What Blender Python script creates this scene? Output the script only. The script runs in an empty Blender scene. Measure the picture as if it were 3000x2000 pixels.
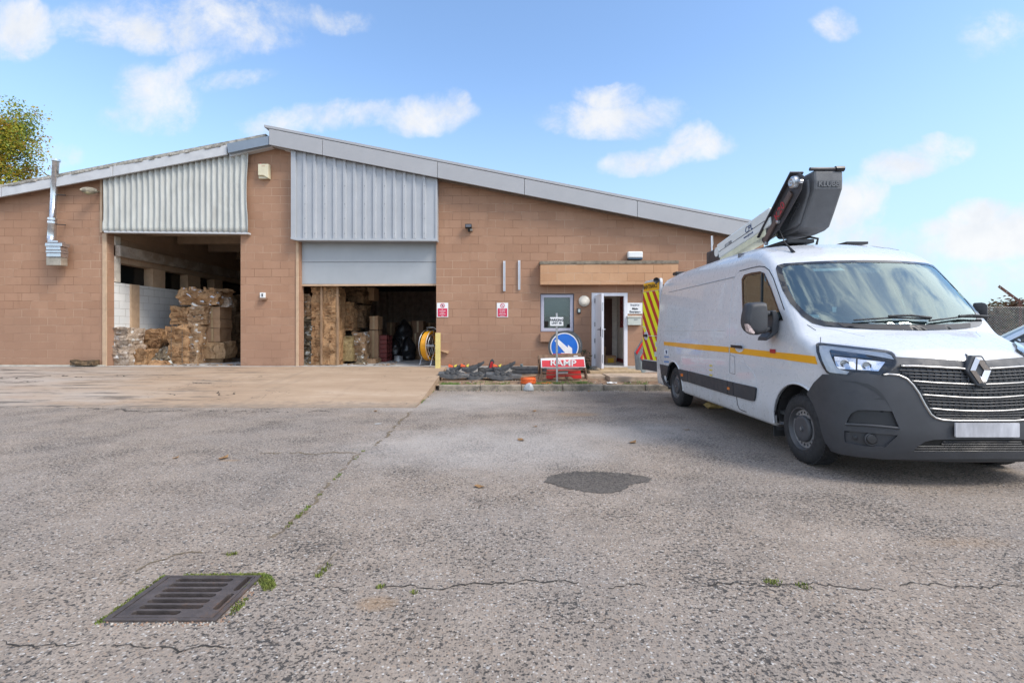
import bpy, bmesh, math, random
import numpy as np
from mathutils import Vector, Matrix, noise as mnoise
from mathutils.geometry import delaunay_2d_cdt

random.seed(7)
R = math.radians
SC = bpy.context.scene
COL = SC.collection
F, CX, CY, CH = 1400.0, 1500.0, 968.0, 1.33      # focal length (px of the 3000 px photo), principal point, eye height
D = 13.2                                          # distance of the facade

def P(px, py, y):
    """the point of the place seen at a given spot of the photograph when it stands y metres away"""
    return Vector(((px - CX) / F * y, y, CH + (CY - py) / F * y))
def G(px, py, z=0.0):
    y = F * (CH - z) / (py - CY)
    return Vector(((px - CX) / F * y, y, z))
def FX(px, y=D): return (px - CX) / F * y
def FZ(py, y=D): return CH + (CY - py) / F * y

# ------------------------------------------------------------------ objects
def tag(o, label=None, cat=None, group=None, kind=None):
    if label: o['label'] = label
    if cat: o['category'] = cat
    if group: o['group'] = group
    if kind: o['kind'] = kind
    return o

def thing(name, loc, label, cat, group=None):
    o = bpy.data.objects.new(name, None)
    o.empty_display_size = 0.1
    COL.objects.link(o)
    o.location = loc
    return tag(o, label, cat, group)

def wloc(o):
    v = Vector(o.location)
    while o.parent:
        o = o.parent; v = v + Vector(o.location)
    return v

def put(name, verts, faces, mat, parent=None, smooth=False, bevel=0, auto=None, solid=0):
    """link one mesh object; verts are world coordinates, the origin goes to the base of the mesh"""
    if len(verts) == 0: verts = [(0, 0, 0)]; faces = []
    a = np.asarray(verts, dtype=float)
    lo, hi = a.min(0), a.max(0)
    org = Vector(((lo[0] + hi[0]) / 2, (lo[1] + hi[1]) / 2, lo[2]))
    me = bpy.data.meshes.new(name)
    me.from_pydata((a - np.array(org)).tolist(), [], [list(map(int, f)) for f in faces])
    me.update()
    o = bpy.data.objects.new(name, me)
    COL.objects.link(o)
    if parent is not None:
        o.parent = parent
        o.location = org - wloc(parent)
    else:
        o.location = org
    if mat is not None:
        for m in (mat if isinstance(mat, (list, tuple)) else [mat]): me.materials.append(m)
    if smooth or auto:
        me.shade_smooth()
    if auto:
        me.set_sharp_from_angle(angle=R(auto))
    if solid:
        m = o.modifiers.new('solid', 'SOLIDIFY'); m.thickness = solid; m.offset = 0
    if bevel:
        m = o.modifiers.new('bevel', 'BEVEL'); m.width = bevel; m.segments = 2; m.limit_method = 'ANGLE'; m.angle_limit = R(40)
    return o

def copy_tree(o, parent=None):
    c = o.copy(); COL.objects.link(c)
    if parent is not None: c.parent = parent
    for ch in [q for q in bpy.data.objects if q.parent == o]: copy_tree(ch, c)
    return c

class MB:
    """collects shapes of one mesh"""
    def __init__(s): s.v = []; s.f = []; s.mi = []
    def add(s, v, f):
        n = len(s.v); s.v += [tuple(q) for q in v]; s.f += [[i + n for i in g] for g in f]; return s
    def box(s, x0, x1, y0, y1, z0, z1, rot=None, piv=None):
        v = [Vector(q) for q in ((x0,y0,z0),(x1,y0,z0),(x1,y1,z0),(x0,y1,z0),(x0,y0,z1),(x1,y0,z1),(x1,y1,z1),(x0,y1,z1))]
        if rot is not None:
            c = Vector(piv) if piv is not None else Vector(((x0+x1)/2,(y0+y1)/2,(z0+z1)/2))
            v = [c + rot @ (q - c) for q in v]
        return s.add(v, [(0,3,2,1),(4,5,6,7),(0,1,5,4),(1,2,6,5),(2,3,7,6),(3,0,4,7)])
    def bar(s, a, b, w, h, up=(0,0,1)):
        a, b = Vector(a), Vector(b); d = (b - a).normalized()
        sd = d.cross(Vector(up))
        if sd.length < 1e-4: sd = d.cross(Vector((1,0,0)))
        sd.normalize(); u = sd.cross(d)
        v = [p + sd*i*w/2 + u*j*h/2 for p in (a, b) for i, j in ((-1,-1),(1,-1),(1,1),(-1,1))]
        return s.add(v, [(0,1,2,3),(7,6,5,4),(0,4,5,1),(1,5,6,2),(2,6,7,3),(3,7,4,0)])
    def tube(s, pts, r, seg=8, cap=True):
        pts = [Vector(p) for p in pts]; rs = r if isinstance(r, (list, tuple)) else [r]*len(pts)
        rings = []
        ref = Vector((0,0,1))
        d0 = (pts[1]-pts[0]).normalized()
        if abs(d0.dot(ref)) > .9: ref = Vector((0,1,0))
        v = []; f = []
        for i, p in enumerate(pts):
            d = (pts[min(i+1,len(pts)-1)] - pts[max(i-1,0)])
            if d.length < 1e-9: d = Vector((0,0,1))
            d.normalize(); a = d.cross(ref)
            if a.length < 1e-4: a = d.cross(Vector((1,0,0)))
            a.normalize(); b = d.cross(a); ref = a.cross(d)
            for k in range(seg):
                t = 2*math.pi*k/seg; v.append(p + (a*math.cos(t)+b*math.sin(t))*rs[i])
        for i in range(len(pts)-1):
            for k in range(seg):
                q = (k+1) % seg
                f.append((i*seg+k, i*seg+q, (i+1)*seg+q, (i+1)*seg+k))
        if cap:
            f.append(tuple(range(seg))); f.append(tuple(reversed(range((len(pts)-1)*seg, len(pts)*seg))))
        return s.add(v, f)
    def cyl(s, a, b, r, seg=16): return s.tube([a, b], r, seg)
    def lathe(s, c, axis, prof, seg=24, cap=True):
        """prof: (distance along axis, radius)"""
        ax = Vector(axis).normalized(); ref = Vector((0,0,1)) if abs(ax.z) < .9 else Vector((1,0,0))
        a = ax.cross(ref).normalized(); b = ax.cross(a); c = Vector(c); v = []; f = []
        for d, r in prof:
            for k in range(seg):
                t = 2*math.pi*k/seg; v.append(c + ax*d + (a*math.cos(t)+b*math.sin(t))*r)
        for i in range(len(prof)-1):
            for k in range(seg):
                q = (k+1) % seg; f.append((i*seg+k, i*seg+q, (i+1)*seg+q, (i+1)*seg+k))
        if cap:
            f.append(tuple(range(seg))); f.append(tuple(reversed(range((len(prof)-1)*seg, len(prof)*seg))))
        return s.add(v, f)
    def prism(s, poly, fn, a, b):
        """2D outline (ccw) carried between two depths; fn(u, v, depth) gives the point"""
        n = len(poly); v = [fn(u, w, a) for u, w in poly] + [fn(u, w, b) for u, w in poly]
        f = [tuple(range(n)), tuple(reversed(range(n, 2*n)))] + [(i, n+i, n+(i+1) % n, (i+1) % n) for i in range(n)]
        return s.add(v, f)
    def plate(s, outline, holes, fn, a, b):
        """outline with holes, given thickness between depth a (front) and b (back)"""
        v2, tris, bnd = tri2d(outline, holes)
        n = len(v2); v = [fn(u, w, a) for u, w in v2] + [fn(u, w, b) for u, w in v2]
        f = [tuple(t) for t in tris] + [tuple(i+n for i in reversed(t)) for t in tris]
        f += [(i, j, j+n, i+n) for i, j in bnd]
        return s.add(v, f)
    def put(s, name, mat, parent=None, **k): return put(name, s.v, s.f, mat, parent, **k)

def inside(poly, x, y):
    r = False; n = len(poly); j = n-1
    for i in range(n):
        xi, yi = poly[i]; xj, yj = poly[j]
        if (yi > y) != (yj > y) and x < (xj-xi)*(y-yi)/(yj-yi)+xi: r = not r
        j = i
    return r

def tri2d(outline, holes=(), step=None, dens=None):
    """triangles of a 2D outline with holes, with a grid of inner points every step"""
    if dens:
        outline = densify(outline, dens); holes = [densify(h, dens) for h in holes]
    pts = [Vector(p[:2]) for p in outline]; edges = []
    n = len(pts); edges += [(i, (i+1) % n) for i in range(n)]
    for h in holes:
        b = len(pts); pts += [Vector(p[:2]) for p in h]; m = len(h)
        edges += [(b+i, b+(i+1) % m) for i in range(m)]
    if step:
        xs = [p[0] for p in outline]; ys = [p[1] for p in outline]
        nx = int((max(xs)-min(xs))/step); ny = int((max(ys)-min(ys))/step)
        for i in range(1, nx+1):
            for j in range(1, ny+1):
                x = min(xs)+(i-.5*(j % 2))*step; y = min(ys)+j*step*.95
                if inside(outline, x, y) and not any(inside(h, x, y) for h in holes): pts.append(Vector((x, y)))
    vo, eo, fo, *_ = delaunay_2d_cdt(pts, edges, [], 0, 1e-7)
    tris = []
    for f in fo:
        c = sum((vo[i] for i in f), Vector((0, 0)))/len(f)
        if inside(outline, c.x, c.y) and not any(inside(h, c.x, c.y) for h in holes):
            a = vo[f[0]]; b = vo[f[1]]; d = vo[f[2]]
            if (b-a).cross(d-a) < 0: f = list(reversed(f))
            tris.append(list(f))
    cnt = {}
    for f in tris:
        for i in range(len(f)):
            e = (f[i], f[(i+1) % len(f)])
            if (e[1], e[0]) in cnt: del cnt[(e[1], e[0])]
            else: cnt[e] = 1
    return [(p.x, p.y) for p in vo], tris, [(j, i) for i, j in cnt]

def densify(poly, d, closed=True):
    out = []; n = len(poly)
    for i in range(n if closed else n-1):
        a = Vector(poly[i][:2]); b = Vector(poly[(i+1) % n][:2]); k = max(1, int((b-a).length/d))
        out += [tuple(a.lerp(b, q/k)) for q in range(k)]
    if not closed: out.append(tuple(poly[-1][:2]))
    return out

def circ(cx, cy, r, n=24, ry=None): return [(cx+r*math.cos(2*math.pi*i/n), cy+(ry or r)*math.sin(2*math.pi*i/n)) for i in range(n)]
def rrect(x0, x1, y0, y1, r, n=5):
    out = []
    for cx, cy, a0 in ((x1-r, y0+r, -90), (x1-r, y1-r, 0), (x0+r, y1-r, 90), (x0+r, y0+r, 180)):
        for i in range(n+1):
            a = R(a0+90*i/n); out.append((cx+r*math.cos(a), cy+r*math.sin(a)))
    return out
def smooth_poly(p, it=2):
    for _ in range(it):
        q = []
        for i in range(len(p)):
            a, b = p[i], p[(i+1) % len(p)]
            q += [(.75*a[0]+.25*b[0], .75*a[1]+.25*b[1]), (.25*a[0]+.75*b[0], .25*a[1]+.75*b[1])]
        p = q
    return p

def text(name, body, size, loc, mat, parent=None, rot=(R(90), 0, 0), align='CENTER', ext=.0015, sx=1, mtx=None, bold=0):
    c = bpy.data.curves.new(name, 'FONT'); c.body = body; c.size = size; c.extrude = ext; c.align_x = align; c.align_y = 'CENTER'
    c.offset = bold; c.space_line = .9
    o = bpy.data.objects.new(name, c); COL.objects.link(o)
    bpy.context.view_layer.update()
    me = bpy.data.meshes.new_from_object(o.evaluated_get(bpy.context.evaluated_depsgraph_get()))
    bpy.data.objects.remove(o); bpy.data.curves.remove(c)
    me.name = name
    m = mtx if mtx is not None else Matrix.Translation(Vector(loc)) @ Matrix([[math.cos(0),0,0,0],[0,1,0,0],[0,0,1,0],[0,0,0,1]]) @ (Matrix.Rotation(rot[2],4,'Z') @ Matrix.Rotation(rot[1],4,'Y') @ Matrix.Rotation(rot[0],4,'X'))
    m = m @ Matrix.Diagonal((sx, 1, 1, 1))
    v = [m @ q.co for q in me.vertices]; f = [list(p.vertices) for p in me.polygons]
    bpy.data.meshes.remove(me)
    return put(name, v, f, mat, parent)

# ------------------------------------------------------------------ node helper
class S:
    """a shader socket with arithmetic"""
    def __init__(s, nt, o): s.nt = nt; s.o = o
    def _m(s, op, *a, clamp=False):
        n = s.nt.nodes.new('ShaderNodeMath'); n.operation = op; n.use_clamp = clamp
        for i, q in enumerate((s,)+a):
            if isinstance(q, S): s.nt.links.new(q.o, n.inputs[i])
            else: n.inputs[i].default_value = q
        return S(s.nt, n.outputs[0])
    def __add__(s, q): return s._m('ADD', q)
    __radd__ = __add__
    def __sub__(s, q): return s._m('SUBTRACT', q)
    def __rsub__(s, q): return (s*-1)+q
    def __mul__(s, q): return s._m('MULTIPLY', q)
    __rmul__ = __mul__
    def __truediv__(s, q): return s._m('DIVIDE', q)
    def max(s, q): return s._m('MAXIMUM', q)
    def min(s, q): return s._m('MINIMUM', q)
    def abs(s): return s._m('ABSOLUTE')
    def clamp(s): return s._m('ADD', 0.0, clamp=True)
    def pw(s, q): return s._m('POWER', q)
    def ramp(s, a, b, lo=0.0, hi=1.0):
        n = s.nt.nodes.new('ShaderNodeMapRange'); n.interpolation_type = 'SMOOTHSTEP'; n.clamp = True
        s.nt.links.new(s.o, n.inputs[0]); n.inputs[1].default_value = a; n.inputs[2].default_value = b
        n.inputs[3].default_value = lo; n.inputs[4].default_value = hi
        return S(s.nt, n.outputs[0])

class NT:
    def __init__(s, nt): s.nt = nt; s.n = nt.nodes; s.l = nt.links
    def new(s, t, **k):
        n = s.n.new(t)
        for a, b in k.items(): setattr(n, a, b)
        return n
    def wire(s, a, b): s.l.new(a.o if isinstance(a, S) else a, b)
    def coord(s, kind='Object'): return s.new('ShaderNodeTexCoord').outputs[kind]
    def mapped(s, vec, scale=(1,1,1), loc=(0,0,0), rot=(0,0,0)):
        n = s.new('ShaderNodeMapping'); s.wire(vec, n.inputs[0])
        n.inputs['Scale'].default_value = scale; n.inputs['Location'].default_value = loc; n.inputs['Rotation'].default_value = rot
        return n.outputs[0]
    def sep(s, vec):
        n = s.new('ShaderNodeSeparateXYZ'); s.wire(vec, n.inputs[0]); return [S(s.nt, q) for q in n.outputs]
    def comb(s, x, y, z):
        n = s.new('ShaderNodeCombineXYZ')
        for i, q in enumerate((x, y, z)):
            if isinstance(q, S): s.wire(q, n.inputs[i])
            else: n.inputs[i].default_value = q
        return n.outputs[0]
    def noise(s, vec, scale, detail=4, rough=.55, dist=0, col=False):
        n = s.new('ShaderNodeTexNoise'); s.wire(vec, n.inputs['Vector']); n.inputs['Scale'].default_value = scale
        n.inputs['Detail'].default_value = detail; n.inputs['Roughness'].default_value = rough; n.inputs['Distortion'].default_value = dist
        return n.outputs['Color'] if col else S(s.nt, n.outputs[0])
    def voro(s, vec, scale, feature='F1', out='Distance', rnd=1):
        n = s.new('ShaderNodeTexVoronoi', feature=feature); s.wire(vec, n.inputs['Vector']); n.inputs['Scale'].default_value = scale
        if 'Randomness' in n.inputs: n.inputs['Randomness'].default_value = rnd
        o = n.outputs[out]
        return S(s.nt, o) if out == 'Distance' else o
    def mix(s, fac, a, b, blend='MIX'):
        n = s.new('ShaderNodeMix', data_type='RGBA', blend_type=blend)
        if isinstance(fac, S): s.wire(fac, n.inputs[0])
        else: n.inputs[0].default_value = fac
        for q, i in ((a, 6), (b, 7)):
            if isinstance(q, (tuple, list)): n.inputs[i].default_value = (*q[:3], 1)
            else: s.wire(q, n.inputs[i])
        return n.outputs[2]
    def cramp(s, fac, stops, interp='LINEAR'):
        n = s.new('ShaderNodeValToRGB'); s.wire(fac, n.inputs[0]); n.color_ramp.interpolation = interp
        e = n.color_ramp.elements
        while len(e) < len(stops): e.new(.5)
        for q, (p, c) in zip(e, stops): q.position = p; q.color = (*c[:3], 1)
        return n.outputs[0]
    def bump(s, h, strength=.3, dist=.01, nrm=None):
        n = s.new('ShaderNodeBump'); n.inputs['Strength'].default_value = strength; n.inputs['Distance'].default_value = dist
        s.wire(h, n.inputs['Height'])
        if nrm is not None: s.wire(nrm, n.inputs['Normal'])
        return n.outputs[0]

def new_mat(name):
    m = bpy.data.materials.new(name); m.use_nodes = True
    nt = m.node_tree; b = nt.nodes['Principled BSDF']
    return m, NT(nt), b

MATS = {}
def M(name, col, rough=.6, metal=0, var=.12, scale=6, bump=0, bscale=80, coat=0, spec=.5, col2=None, c2amt=.5, emit=0, stretch=(1,1,1)):
    if name in MATS: return MATS[name]
    m, N, b = new_mat(name); c = N.mapped(N.coord(), stretch)
    n = N.noise(c, scale, 6, .6)
    lo = tuple(q*(1-var*1.6) for q in col); hi = tuple(min(1, q*(1+var)) for q in col)
    k = N.cramp(n, [(.28, lo), (.72, hi)])
    if col2:
        k = N.mix(N.noise(c, scale*.45, 8, .7).ramp(1-c2amt-.08, 1-c2amt+.12), k, col2)
    N.wire(k, b.inputs['Base Color'])
    b.inputs['Metallic'].default_value = metal; b.inputs['Coat Weight'].default_value = coat
    b.inputs['Specular IOR Level'].default_value = spec
    N.wire(N.noise(c, scale*2.3, 4).ramp(.3, .7, max(.02, rough*.85), min(1, rough*1.12)), b.inputs['Roughness'])
    if bump: N.wire(N.bump(N.noise(c, bscale, 5, .6), bump, .01), b.inputs['Normal'])
    if emit:
        N.wire(k, b.inputs['Emission Color']); b.inputs['Emission Strength'].default_value = emit
    MATS[name] = m
    return m

# ------------------------------------------------------------------ camera, light, sky
cam = bpy.data.cameras.new('camera'); camo = bpy.data.objects.new('camera', cam); COL.objects.link(camo)
camo.location = (0, 0, CH); camo.rotation_euler = (R(90), 0, 0)
cam.sensor_fit = 'HORIZONTAL'; cam.sensor_width = 36; cam.lens = F/3000*36; cam.shift_y = -(1000-CY)/3000; cam.clip_start = .05; cam.clip_end = 3000
SC.camera = camo
SC.view_settings.view_transform = 'Standard'; SC.view_settings.look = 'None'; SC.view_settings.gamma = 1; SC.view_settings.exposure = 0.85
SC.cycles.max_bounces = 8; SC.cycles.use_denoising = True
SUN_EL, SUN_AZ = R(46), R(122)          # azimuth clockwise from +Y: from the right, a little behind the camera
sd = Vector((math.sin(SUN_AZ)*math.cos(SUN_EL), math.cos(SUN_AZ)*math.cos(SUN_EL), math.sin(SUN_EL)))
sl = bpy.data.lights.new('sun', 'SUN'); sl.energy = 1.8; sl.angle = R(20); sl.color = (1, .92, .82)
slo = bpy.data.objects.new('sun', sl); COL.objects.link(slo); slo.rotation_euler = sd.to_track_quat('Z', 'Y').to_euler(); slo.location = (20, -10, 30)

def make_world():
    w = bpy.data.worlds.new('World'); SC.world = w; w.use_nodes = True
    N = NT(w.node_tree); bg = N.n['Background']
    sky = N.new('ShaderNodeTexSky', sky_type='NISHITA'); sky.sun_disc = False; sky.sun_elevation = SUN_EL; sky.sun_rotation = SUN_AZ
    sky.air_density = 1.0; sky.dust_density = .8; sky.ozone_density = 1.6
    d = N.coord('Generated'); x, y, z = N.sep(d)
    yy = y.max(.06); a = x/yy; b = z/yy
    ab = N.comb(a, b, 0.0)
    # clouds: each a soft ellipse of sky broken up by turbulence
    warp = N.noise(ab, 3.2, 5, .6, col=True); wx, wy, wz = N.sep(warp)
    a2 = a + (wx-.5)*.16; b2 = b + (wy-.5)*.10
    tot = None
    for px, py, rx, ry, rot, wt in (
        (1800, 345, 235, 80, 0, 1.0), (1775, 285, 120, 60, 0, .9), (1960, 460, 230, 62, -.22, .95), (2010, 425, 110, 80, 0, 1.0), (1240, 340, 190, 75, -.1, .85),
        (1330, 300, 60, 60, 0, .6), (960, 350, 330, 62, -.12, .72), (480, 300, 170, 140, .35, .66), (560, 210, 210, 70, -.5, .66), (700, 240, 140, 40, -.3, .5), (420, 360, 200, 60, 0, .45),
        (520, 70, 480, 105, .05, .8), (900, 40, 260, 60, .1, .62), (40, 70, 160, 120, 0, .9), (180, 455, 90, 60, 0, .5), (2460, 70, 100, 60, .3, .55), (2910, 110, 150, 95, -.3, .45),
        (2680, 480, 210, 70, -.22, .9), (2740, 450, 110, 60, 0, .9), (2500, 590, 130, 90, -.3, .85), (2900, 690, 330, 90, -.08, 1.2), (2880, 640, 150, 62, 0, 1.1), (2760, 665, 110, 50, 0, 1.0), (2560, 690, 260, 60, 0, .8), (2450, 640, 90, 70, 0, .9),
        (2900, 800, 420, 90, 0, .55)):
        cx, cy, r1, r2 = (px-CX)/F, (CY-py)/F, rx/F, ry/F
        u = a2-cx; v = b2-cy; cs, sn = math.cos(-rot), math.sin(-rot)
        e1 = (u*cs+v*sn)/r1; e2 = (v*cs-u*sn)/r2
        e = (1.0-(e1*e1+e2*e2)).max(0.0)*wt
        tot = e if tot is None else tot.max(e)
    n1 = N.noise(ab, 8.5, 10, .66, .3); n2 = N.noise(ab, 2.8, 6, .6)
    front = (tot*1.0 + (n1-.5)*2.2 + (N.noise(ab, 24, 8, .7)-.5)*.55 + (n2-.5)*.35)*tot.ramp(.0, .34)
    front = front.ramp(.02, 1.12)
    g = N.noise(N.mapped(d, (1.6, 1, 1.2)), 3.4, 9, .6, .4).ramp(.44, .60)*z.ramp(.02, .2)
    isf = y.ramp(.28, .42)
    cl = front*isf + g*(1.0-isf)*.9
    col = N.cramp(N.noise(ab, 9, 6, .6), [(.3, (.80, .835, .89)), (.62, (.96, .96, .965))])
    tint = N.mix(1.0, sky.outputs[0], (1.26, 1.36, 1.42), 'MULTIPLY')
    # pale air low over the horizon
    hz = z.ramp(.0, .5, .75, 0.0)
    base = N.mix(hz, tint, (2.6, 3.5, 4.25))
    sc = N.new('ShaderNodeVectorMath', operation='SCALE'); N.wire(col, sc.inputs[0]); N.wire(isf*(SKY_CLOUD-12.0)+12.0, sc.inputs['Scale'])  # unseen clouds behind the camera made brighter than those ahead, as fill light
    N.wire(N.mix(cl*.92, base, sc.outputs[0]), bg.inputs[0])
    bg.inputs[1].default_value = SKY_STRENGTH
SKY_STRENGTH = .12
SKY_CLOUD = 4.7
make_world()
# ================================================================== ground
def pos(N): return N.new('ShaderNodeNewGeometry').outputs['Position']

def asphalt_mat(name, dark=0.0):
    m, N, b = new_mat(name); p = pos(N); x, y, z = N.sep(p)
    w = N.noise(p, 9, 3, .6, col=True); w2 = N.noise(p, 75, 3, .6, col=True)
    def jog(src, wv, k):
        q = N.new('ShaderNodeVectorMath', operation='MULTIPLY_ADD'); N.wire(wv, q.inputs[0]); q.inputs[1].default_value = (k, k, 0); N.wire(src, q.inputs[2]); return q.outputs[0]
    pj = jog(jog(p, w, .012), w2, .011)
    stone = N.sep(N.voro(pj, 92, out='Color'))[0]; sd1 = N.voro(pj, 92)
    stone2 = N.sep(N.voro(pj, 48, out='Color'))[0]; sd2 = N.voro(pj, 48)
    grit = N.noise(p, 300, 4, .7); mid = N.noise(p, 3.1, 8, .64); big = N.noise(p, .55, 6, .6); m2 = N.noise(p, 14, 6, .7)
    base = N.cramp(mid, [(.25, (.19, .150, .117)), (.5, (.285, .231, .185)), (.75, (.38, .315, .258))])
    base = N.mix(big.ramp(.38, .66), base, (.255, .220, .191)); base = N.mix(m2.ramp(.45, .75)*.5, base, (.345, .292, .243)); base = N.mix(N.noise(p, .85, 7, .68, .5).ramp(.52, .68)*.42, base, (.12, .105, .093))
    st = N.cramp(stone, [(0, (.045, .044, .046)), (.16, (.09, .08, .073)), (.17, (.19, .157, .13)), (.55, (.25, .21, .175)), (.78, (.31, .23, .17)), (.88, (.42, .38, .34)), (.96, (.56, .54, .51))], 'CONSTANT')
    c = N.mix((1.0-sd1*1.25).ramp(.15, .6)*.75, base, st)
    st2 = N.cramp(stone2, [(0, (.05, .052, .058)), (.09, (.18, .155, .135)), (.86, (.30, .23, .175)), (.93, (.42, .40, .38))], 'CONSTANT')
    big_st = (stone2-.5).abs().ramp(.40, .42)*sd2.ramp(.42, .30)
    c = N.mix(big_st*N.noise(p, 2.0, 4).ramp(.35, .6)*.85, c, st2)
    c = N.mix(grit.ramp(.55, .75)*.35, c, (.36, .33, .30)); c = N.mix(grit.ramp(.46, .30)*.55, c, (.05, .045, .04))
    # open pits where the binder has worn away: ragged, clustered
    pz = N.noise(p, 1.25, 5, .65); pv = N.noise(jog(N.mapped(p, (1, 1.25, 1)), w2, .02), 36, 3, .55)
    pit = (pv+(pz-.5)*.42).ramp(.588, .64); pit2 = (N.noise(pj, 75, 3, .55)+(pz-.5)*.35).ramp(.615, .665)
    pit = pit.max(pit2*.85)
    c = N.mix(pit*.9, c, (.040, .038, .037))
    # pale dust and brown leaf-stain patches of their own shape
    nz = (N.noise(p, 1.4, 7, .65)-.5)
    def blob(cx, cy, rx, ry, k=1.3):
        return (1.0-((x-cx)/rx)*((x-cx)/rx)-((y-cy)/ry)*((y-cy)/ry)+nz*k)
    pale = blob(-.25, 5.6, 2.0, 1.2).max(blob(-1.0, 9.0, 2.4, 1.6)*.8).max(blob(-9.2, 7.1, 1.5, .5)).max(blob(1.2, 6.3, 1.6, .9)*.8)
    c = N.mix(pale.ramp(-.2, 1.1)*.46, c, (.43, .41, .39))
    stain = blob(-.66, 2.33, .13, .08, .9).max(blob(1.05, 7.6, .45, .25, 1.6)).max(blob(-2.9, 4.9, .15, .05)).max(blob(2.9, 3.0, .5, .12, 1.6)*.5)
    c = N.mix(stain.ramp(0, 1)*.5, c, (.30, .19, .10))
    damp_shade = blob(2.4, 9.4, 2.3, 1.1, 1.8).max(blob(3.0, 6.6, .9, 2.4, 1.6))  # van's soft shadow painted dark on the tarmac beside and behind it
    c = N.mix(damp_shade.ramp(0, 1)*.28, c, (.085, .080, .078))
    if dark: c = N.mix(dark, c, (.05, .047, .044))
    N.wire(c, b.inputs['Base Color']); b.inputs['Roughness'].default_value = .85; b.inputs['Specular IOR Level'].default_value = .35
    h = grit*.4 + (1.0-sd1)*.6 - pit*1.8 + mid*.6 + big_st*.7
    N.wire(N.bump(h, .75, .006), b.inputs['Normal'])
    return m
ASPH = asphalt_mat('asphalt'); PATCH = asphalt_mat('asphalt repair', .74)

GX0, GX1, GY0, GY1 = -1.870, -1.352, 2.180, 2.580          # drain
hole = [(GX0+.012, GY0+.012), (GX1-.012, GY0+.012), (GX1-.012, GY1-.012), (GX0+.012, GY1-.012)]
v2, tr, _ = tri2d([(-500, -200), (500, -200), (500, 1500), (-500, 1500)], [hole])
g = put('ground', [(x, y, 0) for x, y in v2], tr, ASPH); tag(g, kind='structure')

def sheet(name, poly, z, mat, kind='structure'):
    v2, tr, _ = tri2d(poly)
    return tag(put(name, [(x, y, z) for x, y in v2], tr, mat), kind=kind)

# the round repair in the tarmac
pp = [(1590,1405),(1625,1388),(1690,1381),(1760,1383),(1840,1386),(1895,1397),(1910,1405),(1900,1412),(1850,1418),(1838,1430),(1815,1440),(1770,1445),(1720,1441),(1660,1430),(1610,1418)]
pg = [tuple(G(*q).xy) for q in pp]; pg = smooth_poly(pg, 2)
rnd = random.Random(3); pg = [(x+rnd.uniform(-.016, .016), y+rnd.uniform(-.02, .02)) for x, y in densify(pg, .018)]
tag(sheet('tarmac_patch', pg, .004, PATCH))

# cracks and joints: jagged ribbons lying on the tarmac
def ribbon(mb, pts, w, z, jit=.015, seed=1, step=.022, gap=-.12):
    r = random.Random(seed); pl = densify(pts, step, closed=False); n = len(pl); L = []; Rr = []
    off = 0
    for i, p in enumerate(pl):
        a = Vector(pl[max(0, i-1)]); b = Vector(pl[min(n-1, i+1)]); d = (b-a).normalized(); nn = Vector((-d.y, d.x))
        off = off*.8 + r.uniform(-jit, jit); c = Vector(p)+nn*off
        ww = w*r.uniform(.25, 1.3)*min(1, .3+i/6, .3+(n-1-i)/6)
        L.append(c+nn*ww/2); Rr.append(c-nn*ww/2)
    v = [(q.x, q.y, z) for q in L]+[(q.x, q.y, z) for q in Rr]
    mb.add(v, [(n+i, n+i+1, i+1, i) for i in range(n-1) if mnoise.noise(Vector((i*.11, seed*3.7, 0))) > gap])
CRK = M('crack dirt', (.038, .033, .028), .95, var=.4, scale=30)
JNT = M('joint moss and silt', (.175, .135, .088), .95, var=.3, scale=22, col2=(.10, .105, .045), c2amt=.35, bump=.6, bscale=150)
mb = MB()
def gp(*q): return [tuple(G(*s).xy) for s in q]
ribbon(mb, gp((1100,1722),(1300,1722),(1480,1712),(1620,1712),(1800,1706),(2050,1702),(2300,1710),(2700,1716),(3000,1722)), .010, .003, .02, 2, gap=-.3)
ribbon(mb, gp((900,1726),(1000,1727),(1240,1735)), .006, .003, .02, 5)
ribbon(mb, gp((0,1880),(150,1893),(420,1893),(700,1905)), .008, .003, .015, 6)
ribbon(mb, gp((0,1185),(130,1190),(320,1199),(420,1206)), .05, .003, .05, 8)
ribbon(mb, gp((420,1206),(560,1200),(760,1206),(980,1204)), .045, .003, .05, 9)
tag(mb.put('pavement_crack', CRK), kind='structure')
mb = MB()
ribbon(mb, gp((1212,1200),(1195,1213),(1150,1262),(1105,1300),(1066,1322)), .04, .003, .02, 11)
ribbon(mb, gp((1066,1322),(1030,1352),(965,1420),(900,1490),(835,1550),(790,1585),(760,1625)), .026, .003, .02, 12)
ribbon(mb, gp((760,1325),(900,1328),(1066,1322)), .035, .003, .03, 13)
ribbon(mb, gp((345,1712),(390,1675),(440,1648),(500,1628),(560,1618),(700,1624)), .018, .003, .012, 14)
ribbon(mb, gp((920,1690),(960,1650),(1000,1615)), .012, .003, .01, 15)
tag(mb.put('pavement_joint', JNT), kind='structure')

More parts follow.
